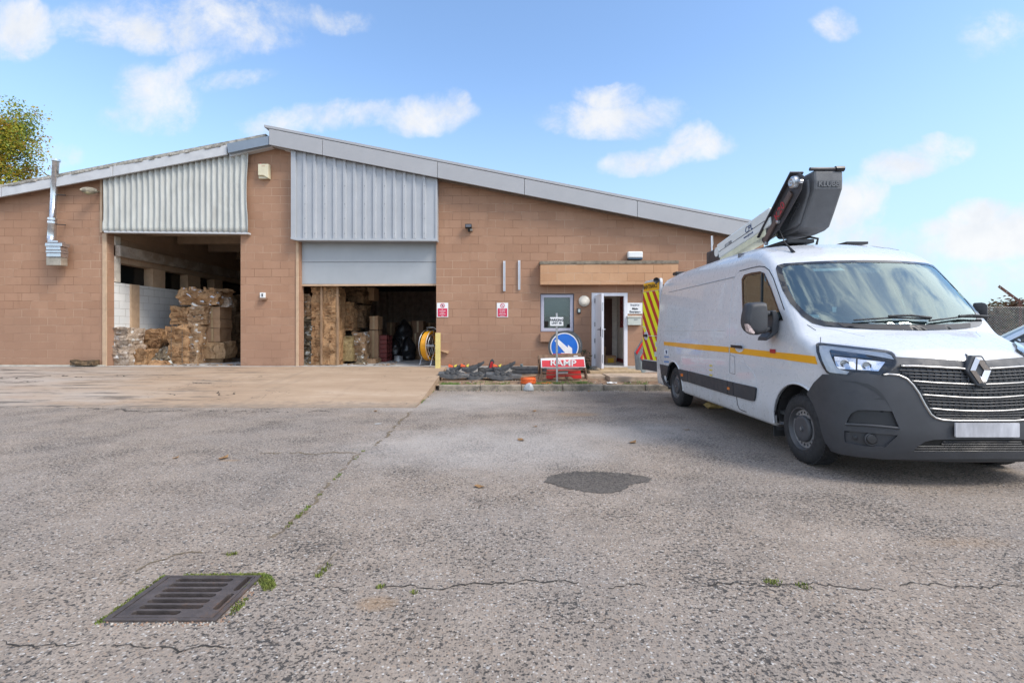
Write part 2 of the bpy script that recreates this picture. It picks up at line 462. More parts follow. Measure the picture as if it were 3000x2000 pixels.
# ------------------------------------------------------------------ concrete apron in front of the bays
AP0 = 8.22
def apron_z(y):
    t = min(1, max(0, (y-AP0)/(13.0-AP0))); return .014+.336*(t*.75+.25*t*t*(3-2*t))
def conc_mat():
    m, N, b = new_mat('apron concrete'); p = pos(N); x, y, z = N.sep(p)
    n1 = N.noise(N.mapped(p, (.5, 1.6, 1)), .9, 8, .65); n2 = N.noise(p, 7, 7, .65); n3 = N.noise(p, 60, 4, .6)
    c = N.cramp(n1, [(.3, (.29, .20, .13)), (.55, (.375, .272, .185)), (.75, (.45, .35, .26))])
    c = N.mix(n2.ramp(.5, .75)*.4, c, (.30, .20, .13))
    c = N.mix(n3.ramp(.55, .75)*.25, c, (.55, .46, .37))
    edge = ((8.75-y)*1.6+(n2-.5)*2.6+(n1-.5)*1.5).ramp(.0, .9); c = N.mix(edge*.6, c, (.17, .14, .115))
    tr_ = N.noise(N.mapped(p, (2.6, .22, 1)), 1.0, 6, .6); c = N.mix(tr_.ramp(.54, .70)*.35, c, (.20, .15, .11))
    grey = ((x*-1.0-5.6)*.16 + (10.9-y)*.10 + (n1-.5)*1.9)
    c = N.mix(grey.ramp(.1, 1.1)*.8, c, (.34, .30, .265))
    st = N.noise(N.mapped(p, (.45, 3.2, 1)), 1.6, 9, .72)
    c = N.mix(st.ramp(.50, .64)*(x*-1.0).ramp(3.5, 8)*.85, c, (.075, .065, .055))
    ring = N.noise(p, 2.2, 3, .5, 1.2)
    c = N.mix(((ring-.5).abs()).ramp(.012, .002)*N.noise(p, .9, 3).ramp(.5, .62)*.75, c, (.10, .075, .055))
    N.wire(c, b.inputs['Base Color']); b.inputs['Roughness'].default_value = .82
    N.wire(N.bump(n2*.7+n3*.35, .5, .012), b.inputs['Normal'])
    return m
CONC = conc_mat()
xs = [-24+.35*i for i in range(64)]+[-1.69]; ys = [0, .02, .2, .5, 1, 1.6, 2.2, 2.8, 3.4, 4.0, 4.5, 4.9]
rr = random.Random(5); v = []; f = []
for i, x in enumerate(xs):
    e = (mnoise.noise(Vector((x*1.3, 2, 0)))*.16 if x < -4.2 else 0)
    for j, dy in enumerate(ys):
        y = AP0+dy+(e*(1-dy/4.9)); z = apron_z(AP0+dy)
        if j == 0: z = -.02
        v.append((x if i < len(xs)-1 else -1.66-(dy/4.9)*.12, y, z))
for i in range(len(xs)-1):
    for j in range(len(ys)-1):
        a = i*len(ys)+j; f.append((a, a+len(ys), a+len(ys)+1, a+1))
nb = len(v); k = (len(xs)-1)*len(ys)
for j in range(len(ys)): v.append((v[k+j][0]+.004, v[k+j][1], -.02))
for j in range(len(ys)-1): f.append((k+j, nb+j, nb+j+1, k+j+1))
tag(put('concrete_apron', v, f, CONC), kind='structure')
# cracks on the apron
mb = MB()
def arib(pts, w, jit, seed):
    t = MB(); ribbon(t, pts, w, 0, jit, seed, .04); mb.add([(x, y, apron_z(y)+.004) for x, y, z in t.v], t.f)
def ga(*q):
    o = []
    for px, py in q:
        y = 10.
        for _ in range(30): y = F*(CH-apron_z(y))/(py-CY)
        o.append(((px-CX)/F*y, y))
    return o
arib(ga((490,1152),(515,1158),(530,1152)), .03, .03, 1); arib(ga((640,1145),(632,1152),(645,1158),(690,1155),(695,1148)), .025, .03, 2)
arib(ga((615,1172),(640,1168),(672,1166)), .03, .03, 3); arib(ga((40,1120),(80,1117),(120,1119)), .05, .06, 4); arib(ga((330,1100),(420,1104),(520,1096)), .04, .05, 5)
arib(ga((560,1120),(620,1124)), .03, .04, 6); arib(ga((0,1105),(60,1108),(150,1100),(260,1104)), .05, .06, 7)
tag(mb.put('apron_crack', CRK), kind='structure')

# ------------------------------------------------------------------ kerb and planted bed
KERB = M('kerb stone', (.30, .255, .20), .9, var=.25, scale=9, bump=.6, bscale=70, col2=(.13, .115, .095), c2amt=.45)
mb = MB(); x = -1.62; r = random.Random(4)
while x < 9:
    mb.box(x, x+.905, 10.56+r.uniform(-.006, .006), 10.70, -.02, .128+r.uniform(-.006, .006)); x += .915
tag(mb.put('kerb', KERB, bevel=.018), kind='structure')
SOIL = M('bare soil', (.20, .125, .075), .95, var=.35, scale=5, bump=1.0, bscale=60, col2=(.33, .24, .16), c2amt=.45)
v = []; f = []; nx, ny = 90, 26
for i in range(nx+1):
    for j in range(ny+1):
        x = -1.70+i*10.6/nx; y = 10.695+j*2.55/ny
        v.append((x, y, .105+.10*j/ny+mnoise.noise(Vector((x*2.5, y*2.5, 0)))*.022+mnoise.noise(Vector((x*9, y*9, 3)))*.012))
for i in range(nx):
    for j in range(ny): a = i*(ny+1)+j; f.append((a, a+ny+1, a+ny+2, a+1))
tag(put('soil_bed', v, f, SOIL, smooth=True), kind='structure')
def bed_z(y): return .105+.10*(y-10.695)/2.55

# paving slabs and door step
SLAB = M('paving slab', (.43, .33, .245), .9, var=.2, scale=6, bump=.4, bscale=70, col2=(.30, .24, .17), c2amt=.4)
t = thing('paving_slabs', (2.3, 11.9, .15), 'tan concrete slabs laid as a path in front of the open white door', 'paving')
for (x0, x1, y0, y1, z1) in ((1.38, 2.30, 11.75, 12.45, .215), (2.32, 4.1, 11.30, 12.30, .235)):
    MB().box(x0, x1, y0, y1, .06, z1).put('slab', SLAB, t, bevel=.008)
t = thing('door_step', (2.7, 12.8, .16), 'worn concrete step with mossy front edge below the white door', 'step')
STEP = M('step concrete', (.42, .31, .19), .92, var=.22, scale=7, bump=.5, bscale=60, col2=(.16, .15, .06), c2amt=.36)
MB().box(FX(1728, 12.35), FX(1882, 12.35), 12.32, 13.19, .10, .285).put('tread', STEP, t, bevel=.012)
MB().box(FX(1760, 13), FX(1838, 13), 12.95, 13.44, .27, .325).put('sill', STEP, t, bevel=.006)

# ================================================================== warehouse
def block_mat(name, c1, c2, mort, x0=-1.64, z0=2.812, bw=.476, rh=.2235):
    m, N, b = new_mat(name); p = pos(N); x, y, z = N.sep(p)
    nj = N.noise(p, 5, 3, .5)
    vec = N.comb(x+y-(x0+D)+(nj-.5)*.012, z-z0+(nj-.5)*.012, 0.0)
    br = N.new('ShaderNodeTexBrick'); N.wire(vec, br.inputs['Vector'])
    br.offset = .5
    for k, q in (('Scale', 1), ('Mortar Size', .0065), ('Mortar Smooth', .35), ('Bias', 0), ('Brick Width', bw), ('Row Height', rh)): br.inputs[k].default_value = q
    br.inputs['Color1'].default_value = (0, 0, 0, 1); br.inputs['Color2'].default_value = (1, 1, 1, 1); br.inputs['Mortar'].default_value = (.5, .5, .5, 1)
    rv = N.sep(br.outputs['Color'])[0]; fac = S(N.nt, br.outputs['Fac'])
    n1 = N.noise(p, .8, 6, .6); n2 = N.noise(p, 6, 7, .65); n3 = N.noise(p, 70, 4, .6)
    c = N.mix((rv*.6+n2*.6-.1).clamp(), c1, c2)
    c = N.mix(n1.ramp(.35, .7)*.35, c, tuple(q*.78 for q in c1))
    c = N.mix(n3.ramp(.5, .8)*.25, c, tuple(min(1, q*1.35) for q in c2))
    # darker weather stains high under the eaves and grime streaks
    sk = N.noise(N.mapped(p, (2.2, 2.2, .35)), 1.7, 7, .7)
    c = N.mix(sk.ramp(.55, .78)*.35, c, tuple(q*.6 for q in c1))
    mm = N.noise(p, .9, 5, .6)
    mc = N.mix(mm.ramp(.42, .6), tuple(q*.55 for q in c1), mort)
    low = (1.0-(z-.3)*.42+(n1-.5)*1.2).ramp(.15, .95); c = N.mix(low*.55, c, tuple(q*k for q, k in zip(c1, (.90, .98, 1.08))))
    c = N.mix(fac*(1.0-low*.5)*(N.noise(p, 1.7, 5, .6).ramp(.25, .6)*.75+.2), c, mc)
    damp_shade = (1.0-(z-.25)*2.3+(n2-.5)*1.6+(n1-.5)*1.4).ramp(.35, 1.1); c = N.mix(damp_shade*.5, c, tuple(q*.5 for q in c1))
    N.wire(c, b.inputs['Base Color']); b.inputs['Roughness'].default_value = .92; b.inputs['Specular IOR Level'].default_value = .25
    N.wire(N.bump((1.0-fac)*1.0+n2*.35+n3*.25, .55, .008), b.inputs['Normal'])
    return m
BLOCK = block_mat('tan concrete blocks', (.335, .188, .118), (.415, .248, .162), (.50, .355, .25))
PAINTB = block_mat('smooth brown blocks', (.36, .185, .108), (.40, .215, .128), (.42, .24, .15))
WHITEB = block_mat('white painted blocks', (.66, .66, .64), (.78, .78, .76), (.30, .27, .24), x0=0, bw=.44, rh=.215)
GREYM = M('grey cladding sheet', (.385, .40, .42), .45, var=.05, scale=2, bump=.05, bscale=20)
GREYD = M('blue grey flashing', (.20, .245, .30), .45, var=.06, scale=2)
BARGE = M('grey barge flashing', (.36, .36, .368), .5, var=.05, scale=1.2, bump=.05, bscale=4)
ASB = M('weathered fibre cement', (.48, .49, .46), .85, var=.12, scale=2.4, bump=.3, bscale=60, col2=(.40, .40, .37), c2amt=.4, stretch=(1.4, 1, .5))
WHT = M('off white board', (.52, .525, .53), .6, var=.08, scale=3, col2=(.42, .40, .37), c2amt=.3)
TAN = M('tan render', (.50, .35, .23), .85, var=.12, scale=4, bump=.3, bscale=40)
MOSS = M('mossy roof edge', (.33, .31, .27), .95, var=.4, scale=9, bump=.8, bscale=40, col2=(.60, .57, .52), c2amt=.42)
DARK = M('dark void', (.02, .018, .016), .9)
RUBB = M('black rubber', (.03, .03, .032), .75, var=.2)
STEEL = M('galvanised steel', (.52, .54, .56), .38, .85, var=.15, scale=8)

B = thing('warehouse', (-6, 13.3, 0), 'long tan block warehouse with low pitched roof and two open loading bays', 'building')
AX = FX(790)
def roof_py(px): return 398+(790-px)*.1925 if px < 790 else 398+(px-790)*.1958
XL, XR = FX(-700), FX(2238)
out = [(XL, -.3), (XR, -.3), (XR, FZ(roof_py(2238)+12)), (AX, FZ(roof_py(790)+12)), (XL, FZ(roof_py(-700)+12))]
def rect(a, b, c, d): return [(FX(a), FZ(d) if d else -.2), (FX(b), FZ(d) if d else -.2), (FX(b), FZ(c)), (FX(a), FZ(c))]
holes = [rect(315, 705, 600, 0), rect(880, 1278, 665, 0), rect(1583, 1682, 860, 972), rect(1735, 1837, 860, 1083), rect(1886, 1985, 860, 972)]
BLK2 = [BLOCK, PAINTB]
MB().plate(out, holes, lambda u, w, d: (u, d, w), D, D+.22).put('wall', BLOCK, B)
# side and back walls, floor, partitions
yb = 34
for xa in (XL, XR-.22):
    zz = FZ(roof_py(-700)+12) if xa == XL else FZ(roof_py(2238)+12)
    MB().box(xa, xa+.22, D+.222, yb, -.3, zz).put('side_wall', BLOCK, B)
MB().prism([(XL, -.3), (XR, -.3), (XR, FZ(roof_py(2238)+12)), (AX, FZ(roof_py(790)+12)), (XL, FZ(roof_py(-700)+12))], lambda u, w, d: (u, d, w), yb, yb+.2).put('back_wall', BLOCK, B)
FLOOR = M('dusty concrete floor', (.42, .40, .37), .8, var=.25, scale=3, bump=.2, bscale=40)
MB().box(XL+.24, XR-.24, D-.16, yb-.02, .10, .352).put('floor_slab', FLOOR, B)
# right-hand roof slope: metal sheets with a deep flashing along the verge
def zt(px, dpy=0): return FZ(roof_py(px)+dpy)
SL = MB()
ra, rb = FX(790), FX(2262)
SL.add([(ra, D-.30, zt(790, -19)), (rb, D-.30, zt(2262, -19)), (rb, yb+.3, zt(2262, -19)), (ra, yb+.3, zt(790, -19)),
        (ra, D-.30, zt(790, -12)), (rb, D-.30, zt(2262, -12)), (rb, yb+.3, zt(2262, -12)), (ra, yb+.3, zt(790, -12))],
       [(0,1,2,3),(7,6,5,4),(0,4,5,1),(1,5,6,2),(2,6,7,3),(3,7,4,0)])
SL.put('roof', BARGE, B)
LF = MB(); la, lb = FX(788), FX(-760)
LF.add([(la, D-.18, zt(790, 2)), (lb, D-.18, zt(-760, 2)), (lb, yb+.3, zt(-760, 2)), (la, yb+.3, zt(790, 2)),
        (la, D-.18, zt(790, 9)), (lb, D-.18, zt(-760, 9)), (lb, yb+.3, zt(-760, 9)), (la, yb+.3, zt(790, 9))],
       [(0,3,2,1),(7,4,5,6),(0,1,5,4),(1,2,6,5),(2,3,7,6),(3,0,4,7)])
LF.put('roof', MOSS, B)
yv = D-.34
def strip(mb, pts_top, pts_bot, y0, y1):
    """a board between two rows of photo points, from depth y0 to y1"""
    n = len(pts_top)
    a = [P(*q, y0) for q in pts_top]+[P(*q, y0) for q in pts_bot]
    b = [(q.x, y1, q.z) for q in a]
    f = [(i+n, i+n+1, i+1, i) for i in range(n-1)]
    f += [tuple(2*n+i for i in reversed(g)) for g in f]
    loop = list(range(n))+list(range(2*n-1, n-1, -1))
    f += [(loop[i], loop[(i+1) % len(loop)], loop[(i+1) % len(loop)]+2*n, loop[i]+2*n) for i in range(len(loop))]
    mb.add(a+b, f)
cuts = [788, 945, 1282, 1537, 1868, 2236]
for a, b in zip(cuts, cuts[1:]):
    mb = MB(); e = 1.2
    top = lambda q: 378+(q-790)*.1958; bot = lambda q: 424+(q-790)*.1958
    strip(mb, [(a, top(a)), (b-e, top(b-e))], [(a, bot(a)), (b-e, bot(b-e))], yv, D-.27)
    mb.put('verge_flashing', BARGE, B, bevel=.004)
mb = MB(); strip(mb, [(800, 425), (2232, 705.5)], [(800, 433), (2232, 713)], D-.12, D-.02); mb.put('soffit_trim', M('shadowed timber', (.22, .17, .13), .8), B)  # dark gap under the verge flashing: shade put into the strip's colour
mb = MB(); strip(mb, [(664, 421), (787, 398)], [(668, 448), (787, 424)], yv+.02, D-.2); mb.put('ridge_flashing', GREYD, B, bevel=.004)
mb = MB(); strip(mb, [(672, 449), (735, 436), (800, 424)], [(673, 459), (735, 444), (795, 430)], D-.2, D-.02); strip(mb, [(801, 425), (868, 441)], [(801, 430), (868, 447)], D-.17, D-.02); mb.put('soffit_trim', WHT, B)
for a, b in ((664, 331), (329, 4), (2, -420), (-422, -760)):
    mb = MB(); top = lambda q: 424+(664-q)*.1895; bot = lambda q: top(q)+(29 if q > 300 else 27)
    strip(mb, [(b, top(b)), (a, top(a))], [(b, bot(b)), (a, bot(a))], yv+.08, D-.2); mb.put('barge_board', WHT, B, bevel=.006)
mb = MB(); r = random.Random(9); q = 664
while q > -760:          # the lichen-covered ends of the roof sheets
    w = r.uniform(9, 26); top = lambda s: 424+(664-s)*.1895
    h = r.uniform(5, 8.5); strip(mb, [(q-w, top(q-w)-h), (q-1, top(q-1)-h+r.uniform(-1, 1))], [(q-w, top(q-w)+1), (q-1, top(q-1)+1)], yv+.05+r.uniform(0, .03), D+.3); q -= w
mb.put('roof_edge', MOSS, B, bevel=.012)

# corrugated fibre-cement sheet over the first bay
mb = MB(); n = 25*10; yp = D-.13; v = []; f = []; nz = 14
for i in range(n+1):
    px = 306+420*i/n
    tp = 446+(664-px)*.188
    for j in range(nz+1):
        bt = 677.5+(px-306)*.0105
        py = tp+(bt-tp)*j/nz
        wob = 2.2*math.sin(j*.5+1)*max(0, (px-690)/35) + mnoise.noise(Vector((px*.01, j*.3, 0)))*1.2
        q = P(px+wob-(2.5*max(0, 1-i/12) if j > nz-3 else 0), py, yp)
        v.append((q.x, yp-.037*math.cos(2*math.pi*(i/10)), q.z))
for i in range(n):
    for j in range(nz): a = i*(nz+1)+j; f.append((a, a+1, a+nz+2, a+nz+1))
put('corrugated_panel', v, f, ASB, B, smooth=True, solid=.008)
mb = MB(); strip(mb, [(304, 676), (727, 680.5)], [(304, 681), (727, 685.5)], D-.16, D-.02); mb.put('drip_trim', WHT, B)
q0 = FX(296); MB().box(FX(297), FX(304), D-.05, D+.0, FZ(682), FZ(525)).put('edge_trim', TAN, B)
# ribbed metal sheet over the second bay
mb = MB(); yp = D-.20; prof = []
prof.append((866, .012)); x = 876
for i in range(13):
    c = 893.5+i*29.15
    prof += [(c-5.5, 0), (c-3.4, -.04), (c+3.4, -.04), (c+5.5, 0)]
prof.append((1277, 0)); v = []; f = []
for px, dy in prof:
    tp = 436+(px-852)*.1958
    a = P(px, tp+4, yp); b = P(px, 699, yp)
    v += [(a.x, yp+dy, a.z), (b.x, yp+dy, b.z)]
f = [(2*i, 2*i+1, 2*i+3, 2*i+2) for i in range(len(prof)-1)]
put('ribbed_panel', v, f, GREYM, B, solid=.004)
mb = MB(); strip(mb, [(852, 441), (866, 444)], [(852, 700), (866, 701)], yp-.035, D-.02); mb.put('corner_flashing', GREYM, B, bevel=.003)
mb = MB(); strip(mb, [(1275, 523), (1281, 524.5)], [(1275, 703), (1281, 703)], yp-.03, D-.02); mb.put('corner_flashing', GREYM, B, bevel=.003)
mb = MB(); strip(mb, [(851, 695), (868, 698), (1281, 699)], [(851, 700), (868, 704), (1281, 706)], yp-.045, D-.02); mb.put('drip_trim', GREYM, B, bevel=.003)
mb = MB()
for i in range(13):
    c = 893.5+i*29.15
    for py in ([684] if i % 2 else [684, 640, 598, 545]):
        q = P(c, py, yp-.041); MB().lathe(q, (0, -1, 0), [(0, .011), (.006, .011), (.009, .006)], 8).put('screw', M('screw caps', (.16, .17, .18), .4), B)
# sectional door, half raised
dy = D+.10
mb = MB(); strip(mb, [(881, 640), (1279, 640)], [(881, 767.4), (1279, 767.4)], dy, dy+.05); strip(mb, [(881, 768.6), (1279, 768.6)], [(881, 832), (1279, 832)], dy, dy+.05)
rd = mb.put('sectional_door', M('grey door panel', (.355, .375, .39), .45, var=.05, scale=1.5, bump=.12, bscale=160), B, bevel=.004)
mb = MB(); strip(mb, [(881, 832.5), (1279, 831)], [(881, 838), (1279, 836.5)], dy-.01, dy+.06); mb.put('bottom_seal', TAN, rd)
# jamb boards
for a, b, t0, zc in ((302, 314.5, 684, 'a'), (868, 876, 706, 'b')):
    MB().box(FX(a), FX(b), D-.03, D+.0, .30, FZ(t0)).put('jamb_board', TAN, B, bevel=.006)
MB().box(FX(-700), FX(313), D-.10, D+.0, .10, .385).put('plinth', M('pale plinth', (.44, .41, .35), .9, var=.2, scale=4, bump=.4, col2=(.25, .26, .19), c2amt=.35), B, bevel=.01)
# rows of blocks hung as a canopy over window and door
cy = D-.24
mb = MB(); strip(mb, [(1583, 774), (1987, 772)], [(1583, 834), (1987, 833)], cy, D-.001); cn = mb.put('canopy', block_mat('canopy blocks', (.46, .25, .135), (.56, .34, .20), (.62, .47, .34), z0=2.66), B, bevel=.006)
mb = MB(); strip(mb, [(1581, 765), (1989, 763)], [(1581, 774.5), (1989, 772.5)], cy-.012, D-.001); mb.put('coping', M('mossy coping', (.23, .19, .14), .95, var=.35, scale=8, bump=.8), cn, bevel=.01)
MB().box(FX(1583), FX(1640), D-.10, D-.001, FZ(1001), FZ(975)).put('window_sill', BLOCK, B)

# ---- interior of the first bay
LW = FX(318)-.02
IB = block_mat('inside brown blocks', (.36, .255, .175), (.43, .31, .215), (.44, .34, .25))
MB().box(LW-.3, LW, D+.222, 22, .352, 2.68).put('inner_wall', WHITEB, B)
MB().box(LW-.3, LW-.02, D+.222, 22, 3.25, 4.6).put('inner_wall', IB, B)
MB().box(LW-.34, LW-.29, D+.3, 22, 2.68, 3.25).put('clerestory', M('black glass', (.012, .014, .014), .15), B)
for pxa, pxb in ((448, 484), (551, 587), (628, 652)):
    ya, yb2 = F*LW/(pxa-CX), F*LW/(pxb-CX)
    MB().box(LW-.28, LW+.0, ya, yb2, 2.682, 3.248).put('window_pier', TAN, B)
ya, yb2 = F*LW/(380-CX), F*LW/(404-CX); MB().box(LW, LW+.05, ya, yb2, .352, 2.68).put('pilaster', TAN, B)
MB().box(LW-.02, LW+.02, D+.225, F*LW/(351-CX), 2.70, 3.98).put('column', M('pale concrete', (.60, .54, .46), .9, var=.2, scale=5, bump=.3), B)
MB().box(LW-.02, LW+.16, D+.225, 22, 3.42, 3.72).put('tie_beam', M('beam concrete', (.42, .36, .30), .9, var=.3, scale=3, bump=.3, col2=(.25, .19, .14), c2amt=.5), B)
MB().box(LW-.3, -1.5, D+.3, 22, 4.62, 4.68).put('inner_ceiling', M('dark boarding', (.30, .22, .155), .9, var=.2), B)
for y in (D+1.2, D+2.6, D+4.2, D+6): MB().box(LW+.1, -1.6, y, y+.16, 4.2, 4.6).put('ceiling_joist', M('joist timber', (.36, .26, .175), .9), B)
MB().box(LW-.3, FX(880)-.9, 22, 22.15, .352, 4.6).put('inner_wall', IB, B)
MB().box(-7.42, -7.3, D+.6, 22, .352, 4.6).put('partition', IB, B)
# ---- interior of the second bay
mb = MB(); v = []; n = 90
for i in range(n+1):
    x = -7.28+5.5*i/n; o = .03 if (i//2) % 2 else 0
    v += [(x, 20-o, 1.15), (x, 20-o, 4.5)]
put('inner_cladding', v, [(2*i, 2*i+2, 2*i+3, 2*i+1) for i in range(n)], M('dark sheeting', (.36, .29, .25), .7, var=.2), B)
MB().box(-7.28, -1.8, 19.97, 20.2, .352, 1.15).put('inner_wall', IB, B)
MB().box(-7.28, -1.7, 19.80, 19.94, 2.95, 3.12).put('rail', RUBB, B)
MB().box(-1.85, -1.66, D+.222, 22, .352, 4.6).put('partition', IB, B)
# ---- office: windows, door, lobby
FRM = M('lilac grey window frame', (.47, .46, .53), .4, var=.05)
def glass_mat(name, tint=(.8, .88, .88), rough=.02, alpha=None, refl=(1, 1, 1)):
    m, N, b = new_mat(name); b.inputs['Base Color'].default_value = (*tint, 1); b.inputs['Roughness'].default_value = rough
    gl = N.new('ShaderNodeBsdfGlossy'); gl.inputs['Roughness'].default_value = rough; gl.inputs[0].default_value = (*refl, 1)
    tr = N.new('ShaderNodeBsdfTransparent'); tr.inputs[0].default_value = (*tint, 1)
    fr = N.new('ShaderNodeFresnel'); fr.inputs[0].default_value = 1.52
    f2 = (S(N.nt, fr.outputs[0])*1.5+(.02 if alpha is None else alpha)).clamp()
    mx = N.new('ShaderNodeMixShader'); N.wire(f2, mx.inputs[0]); N.wire(tr.outputs[0], mx.inputs[1]); N.wire(gl.outputs[0], mx.inputs[2])
    N.wire(mx.outputs[0], N.n['Material Output'].inputs[0])
    return m
GLASS = glass_mat('window glass', (.62, .70, .70))
FDK = M('dark frame edge', (.10, .10, .13), .5)
for a, b in ((1583, 1682), (1886, 1985)):
    y = D+.05
    w = MB().plate(rect(a, b, 860, 972), [rect(a+2, b-2, 862.5, 970)], lambda u, q, d: (u, d, q), y-.02, y+.09).put('window', FDK, B)
    MB().plate(rect(a+2, b-2, 862.5, 970), [rect(a+11, b-11, 871, 961)], lambda u, q, d: (u, d, q), y, y+.08).put('frame', FRM, w, bevel=.006)
    MB().box(FX(a+11), FX(b-11), y+.035, y+.045, FZ(961), FZ(871)).put('pane', GLASS, w)
    MB().box(FX(a+11), FX(b-11), y+.25, y+.26, FZ(925), FZ(869)).put('blind', M('grey roller blind', (.36, .37, .36), .9, var=.08), w)
OFF = M('office wall', (.80, .76, .70), .9); OX0, OX1 = -1.60, 6.6
MB().box(OX0, OX1, 16.6, 16.7, .352, 3.0).put('inner_wall', OFF, B)
MB().box(OX0, OX1, D+.222, 16.6, 3.0, 3.05).put('inner_ceiling', OFF, B)
MB().box(2.02, 2.10, D+.222, 16.6, .352, 3.0).put('partition', OFF, B)
MB().box(3.38, 3.46, D+.222, 15.3, .352, 3.0).put('partition', OFF, B)
# lobby seen through the open door
MRN = M('maroon paint', (.30, .035, .04), .5)
MB().box(3.33, 3.38, 13.8, 14.75, 1.42, 2.35).put('notice_board', MRN, B)
MB().box(3.325, 3.33, 13.86, 14.69, 1.48, 2.29).put('notice_glass', M('dark red baize', (.22, .02, .03), .25), B)
MB().box(3.35, 3.38, D+.25, 15.3, .352, .46).put('skirting', MRN, B)
MB().box(2.55, 3.2, 15.28, 15.34, .352, 2.35).put('inner_door', M('dark inner door', (.10, .045, .035), .5), B)
MB().box(2.1, 3.38, 15.34, 15.4, .352, 3.0).put('partition', OFF, B)
# outside door frame and leaf
UPVC = M('white plastic frame', (.70, .70, .74), .35, var=.05, scale=2, coat=.1)
y = D+.03
df = MB().plate(rect(1733, 1838, 858, 1083), [[(FX(1744), FZ(1083)-.02), (FX(1828), FZ(1083)-.02), (FX(1828), FZ(867)), (FX(1744), FZ(867))]], lambda u, q, d: (u, d, q), y-.055, y+.06).put('door_frame', UPVC, B, bevel=.004)
dr = thing('door', (FX(1745), D, .36), None, None); dr.parent = B; dr.location = Vector((FX(1745), D, .36))-B.location
h0 = Vector((FX(1746), D-.03, 0)); h1 = Vector((2.345, 12.36, 0)); dd = (h1-h0).normalized(); nn = Vector((-dd.y, dd.x, 0))
def leaf(u, w, d): q = h0+dd*u+nn*d; return (q.x, q.y, w)
zb, zt2 = .345, FZ(866)
Lw = (h1-h0).length
MB().plate([(0, zb), (Lw, zb), (Lw, zt2), (0, zt2)], [], leaf, -.03, .03).put('leaf', UPVC, dr, bevel=.004)
BRZ = M('dark bronze fittings', (.05, .04, .04), .4, .6)
for z in (.62, 1.05, 1.5, 2.15): MB().plate([(.0, z-.06), (.02, z-.06), (.02, z+.06), (0, z+.06)], [], leaf, -.045, .045).put('hinge', BRZ, dr)
mb = MB(); mb.plate(rrect(Lw-.13, Lw-.07, 1.18, 1.42, .015), [], leaf, -.036, -.03); mb.tube([leaf(Lw-.1, 1.36, -.03), leaf(Lw-.1, 1.36, -.085), leaf(Lw-.22, 1.355, -.085)], .011, 8); mb.put('handle', BRZ, dr)
mb = MB(); mb.plate(rrect(Lw-.13, Lw-.07, 1.18, 1.42, .015), [], leaf, .03, .036); mb.tube([leaf(Lw-.1, 1.36, .03), leaf(Lw-.1, 1.36, .085), leaf(Lw-.2, 1.355, .085)], .011, 8); mb.put('handle', M('polished handle', (.7, .7, .7), .25, .9), dr)
for z in (.6, 1.26, 1.95): MB().plate([(Lw, z-.11), (Lw+.003, z-.11), (Lw+.003, z+.11), (Lw, z+.11)], [], leaf, -.012, .012).put('lock_strip', STEEL, dr)
# ================================================================== van: the body is one smooth surface, the features are laid on it
VX, VY, VL = 3.89, 3.95, 5.58                       # centre line, nose, length; t back from the nose, v across, w up
def smax(a, b, k):
    h = np.maximum(k-np.abs(a-b), 0)/k
    return np.maximum(a, b)+h*h*k*.25
def curve(pts, sig, lo, hi, n=900):
    xs = np.linspace(lo, hi, n); ys = np.interp(xs, [p[0] for p in pts], [p[1] for p in pts])
    k = max(1, int(sig/(xs[1]-xs[0]))); ker = np.exp(-.5*(np.arange(-3*k, 3*k+1)/k)**2); ker /= ker.sum()
    pad = np.concatenate([ys[0]+(ys[1]-ys[0])*np.arange(-3*k, 0), ys, ys[-1]+(ys[-1]-ys[-2])*np.arange(1, 3*k+1)])
    return xs, np.convolve(pad, ker, 'valid')
TOPZ = curve([(-.3, .90), (-.02, 1.045), (.06, 1.10), (.2, 1.165), (.42, 1.255), (.64, 1.34), (1.30, 2.085), (1.42, 2.19), (1.62, 2.30), (1.9, 2.385), (2.3, 2.425), (3, 2.445), (5, 2.44), (5.6, 2.42)], .035, -.6, 6.2, 2400)
TOPS = (TOPZ[0], np.sqrt(1+np.gradient(TOPZ[1], TOPZ[0])**2))
HWW = curve([(.0, .97), (.25, 1.0), (.45, 1.025), (.9, 1.035), (1.2, 1.03), (1.45, 1.008), (2.0, .955), (2.3, .915), (2.6, .87)], .06, -.2, 3)
PLAN = curve([(-.3, .80), (0, .885), (.2, .945), (.5, .982), (.9, .998), (1.3, 1), (5, 1), (5.7, .985)], .08, -.6, 6.2, 1200)
FRW = curve([(0, .09), (.22, .05), (.32, .02), (.45, .0), (.65, .012), (.8, .028), (1.0, .065), (1.1, .10), (1.3, .22), (1.6, .4)], .04, -.3, 2.8)
def s01(x, a, b):
    q = np.clip((x-a)/(b-a), 0, 1); return q*q*(3-2*q)
def van_f(t, v, w):
    av = np.abs(v); u = av/.9
    te = t-(.27-.11*s01(t, .5, 1.0))*u**2.4*(1-s01(t, 1.4, 2.4))
    z = np.interp(te, *TOPZ)-u*u*(.03+.03*s01(t, 1.3, 2.0))
    at = (w-z)/np.interp(te, *TOPS)
    as_ = av-np.interp(w, *HWW)*np.interp(t, *PLAN)
    af = np.interp(w, *FRW)+.05*(av/.55)**2+.06*(av/.9)**6-t
    f = smax(as_, at, .08+.18*s01(t, 1.5, 2.5))
    f = smax(f, af, .10)
    f = smax(f, t-VL+.05*s01(w, 1.2, 2.4), .07)
    return smax(f, .275-.045*(1-s01(t, .42, .62))-w, .05)

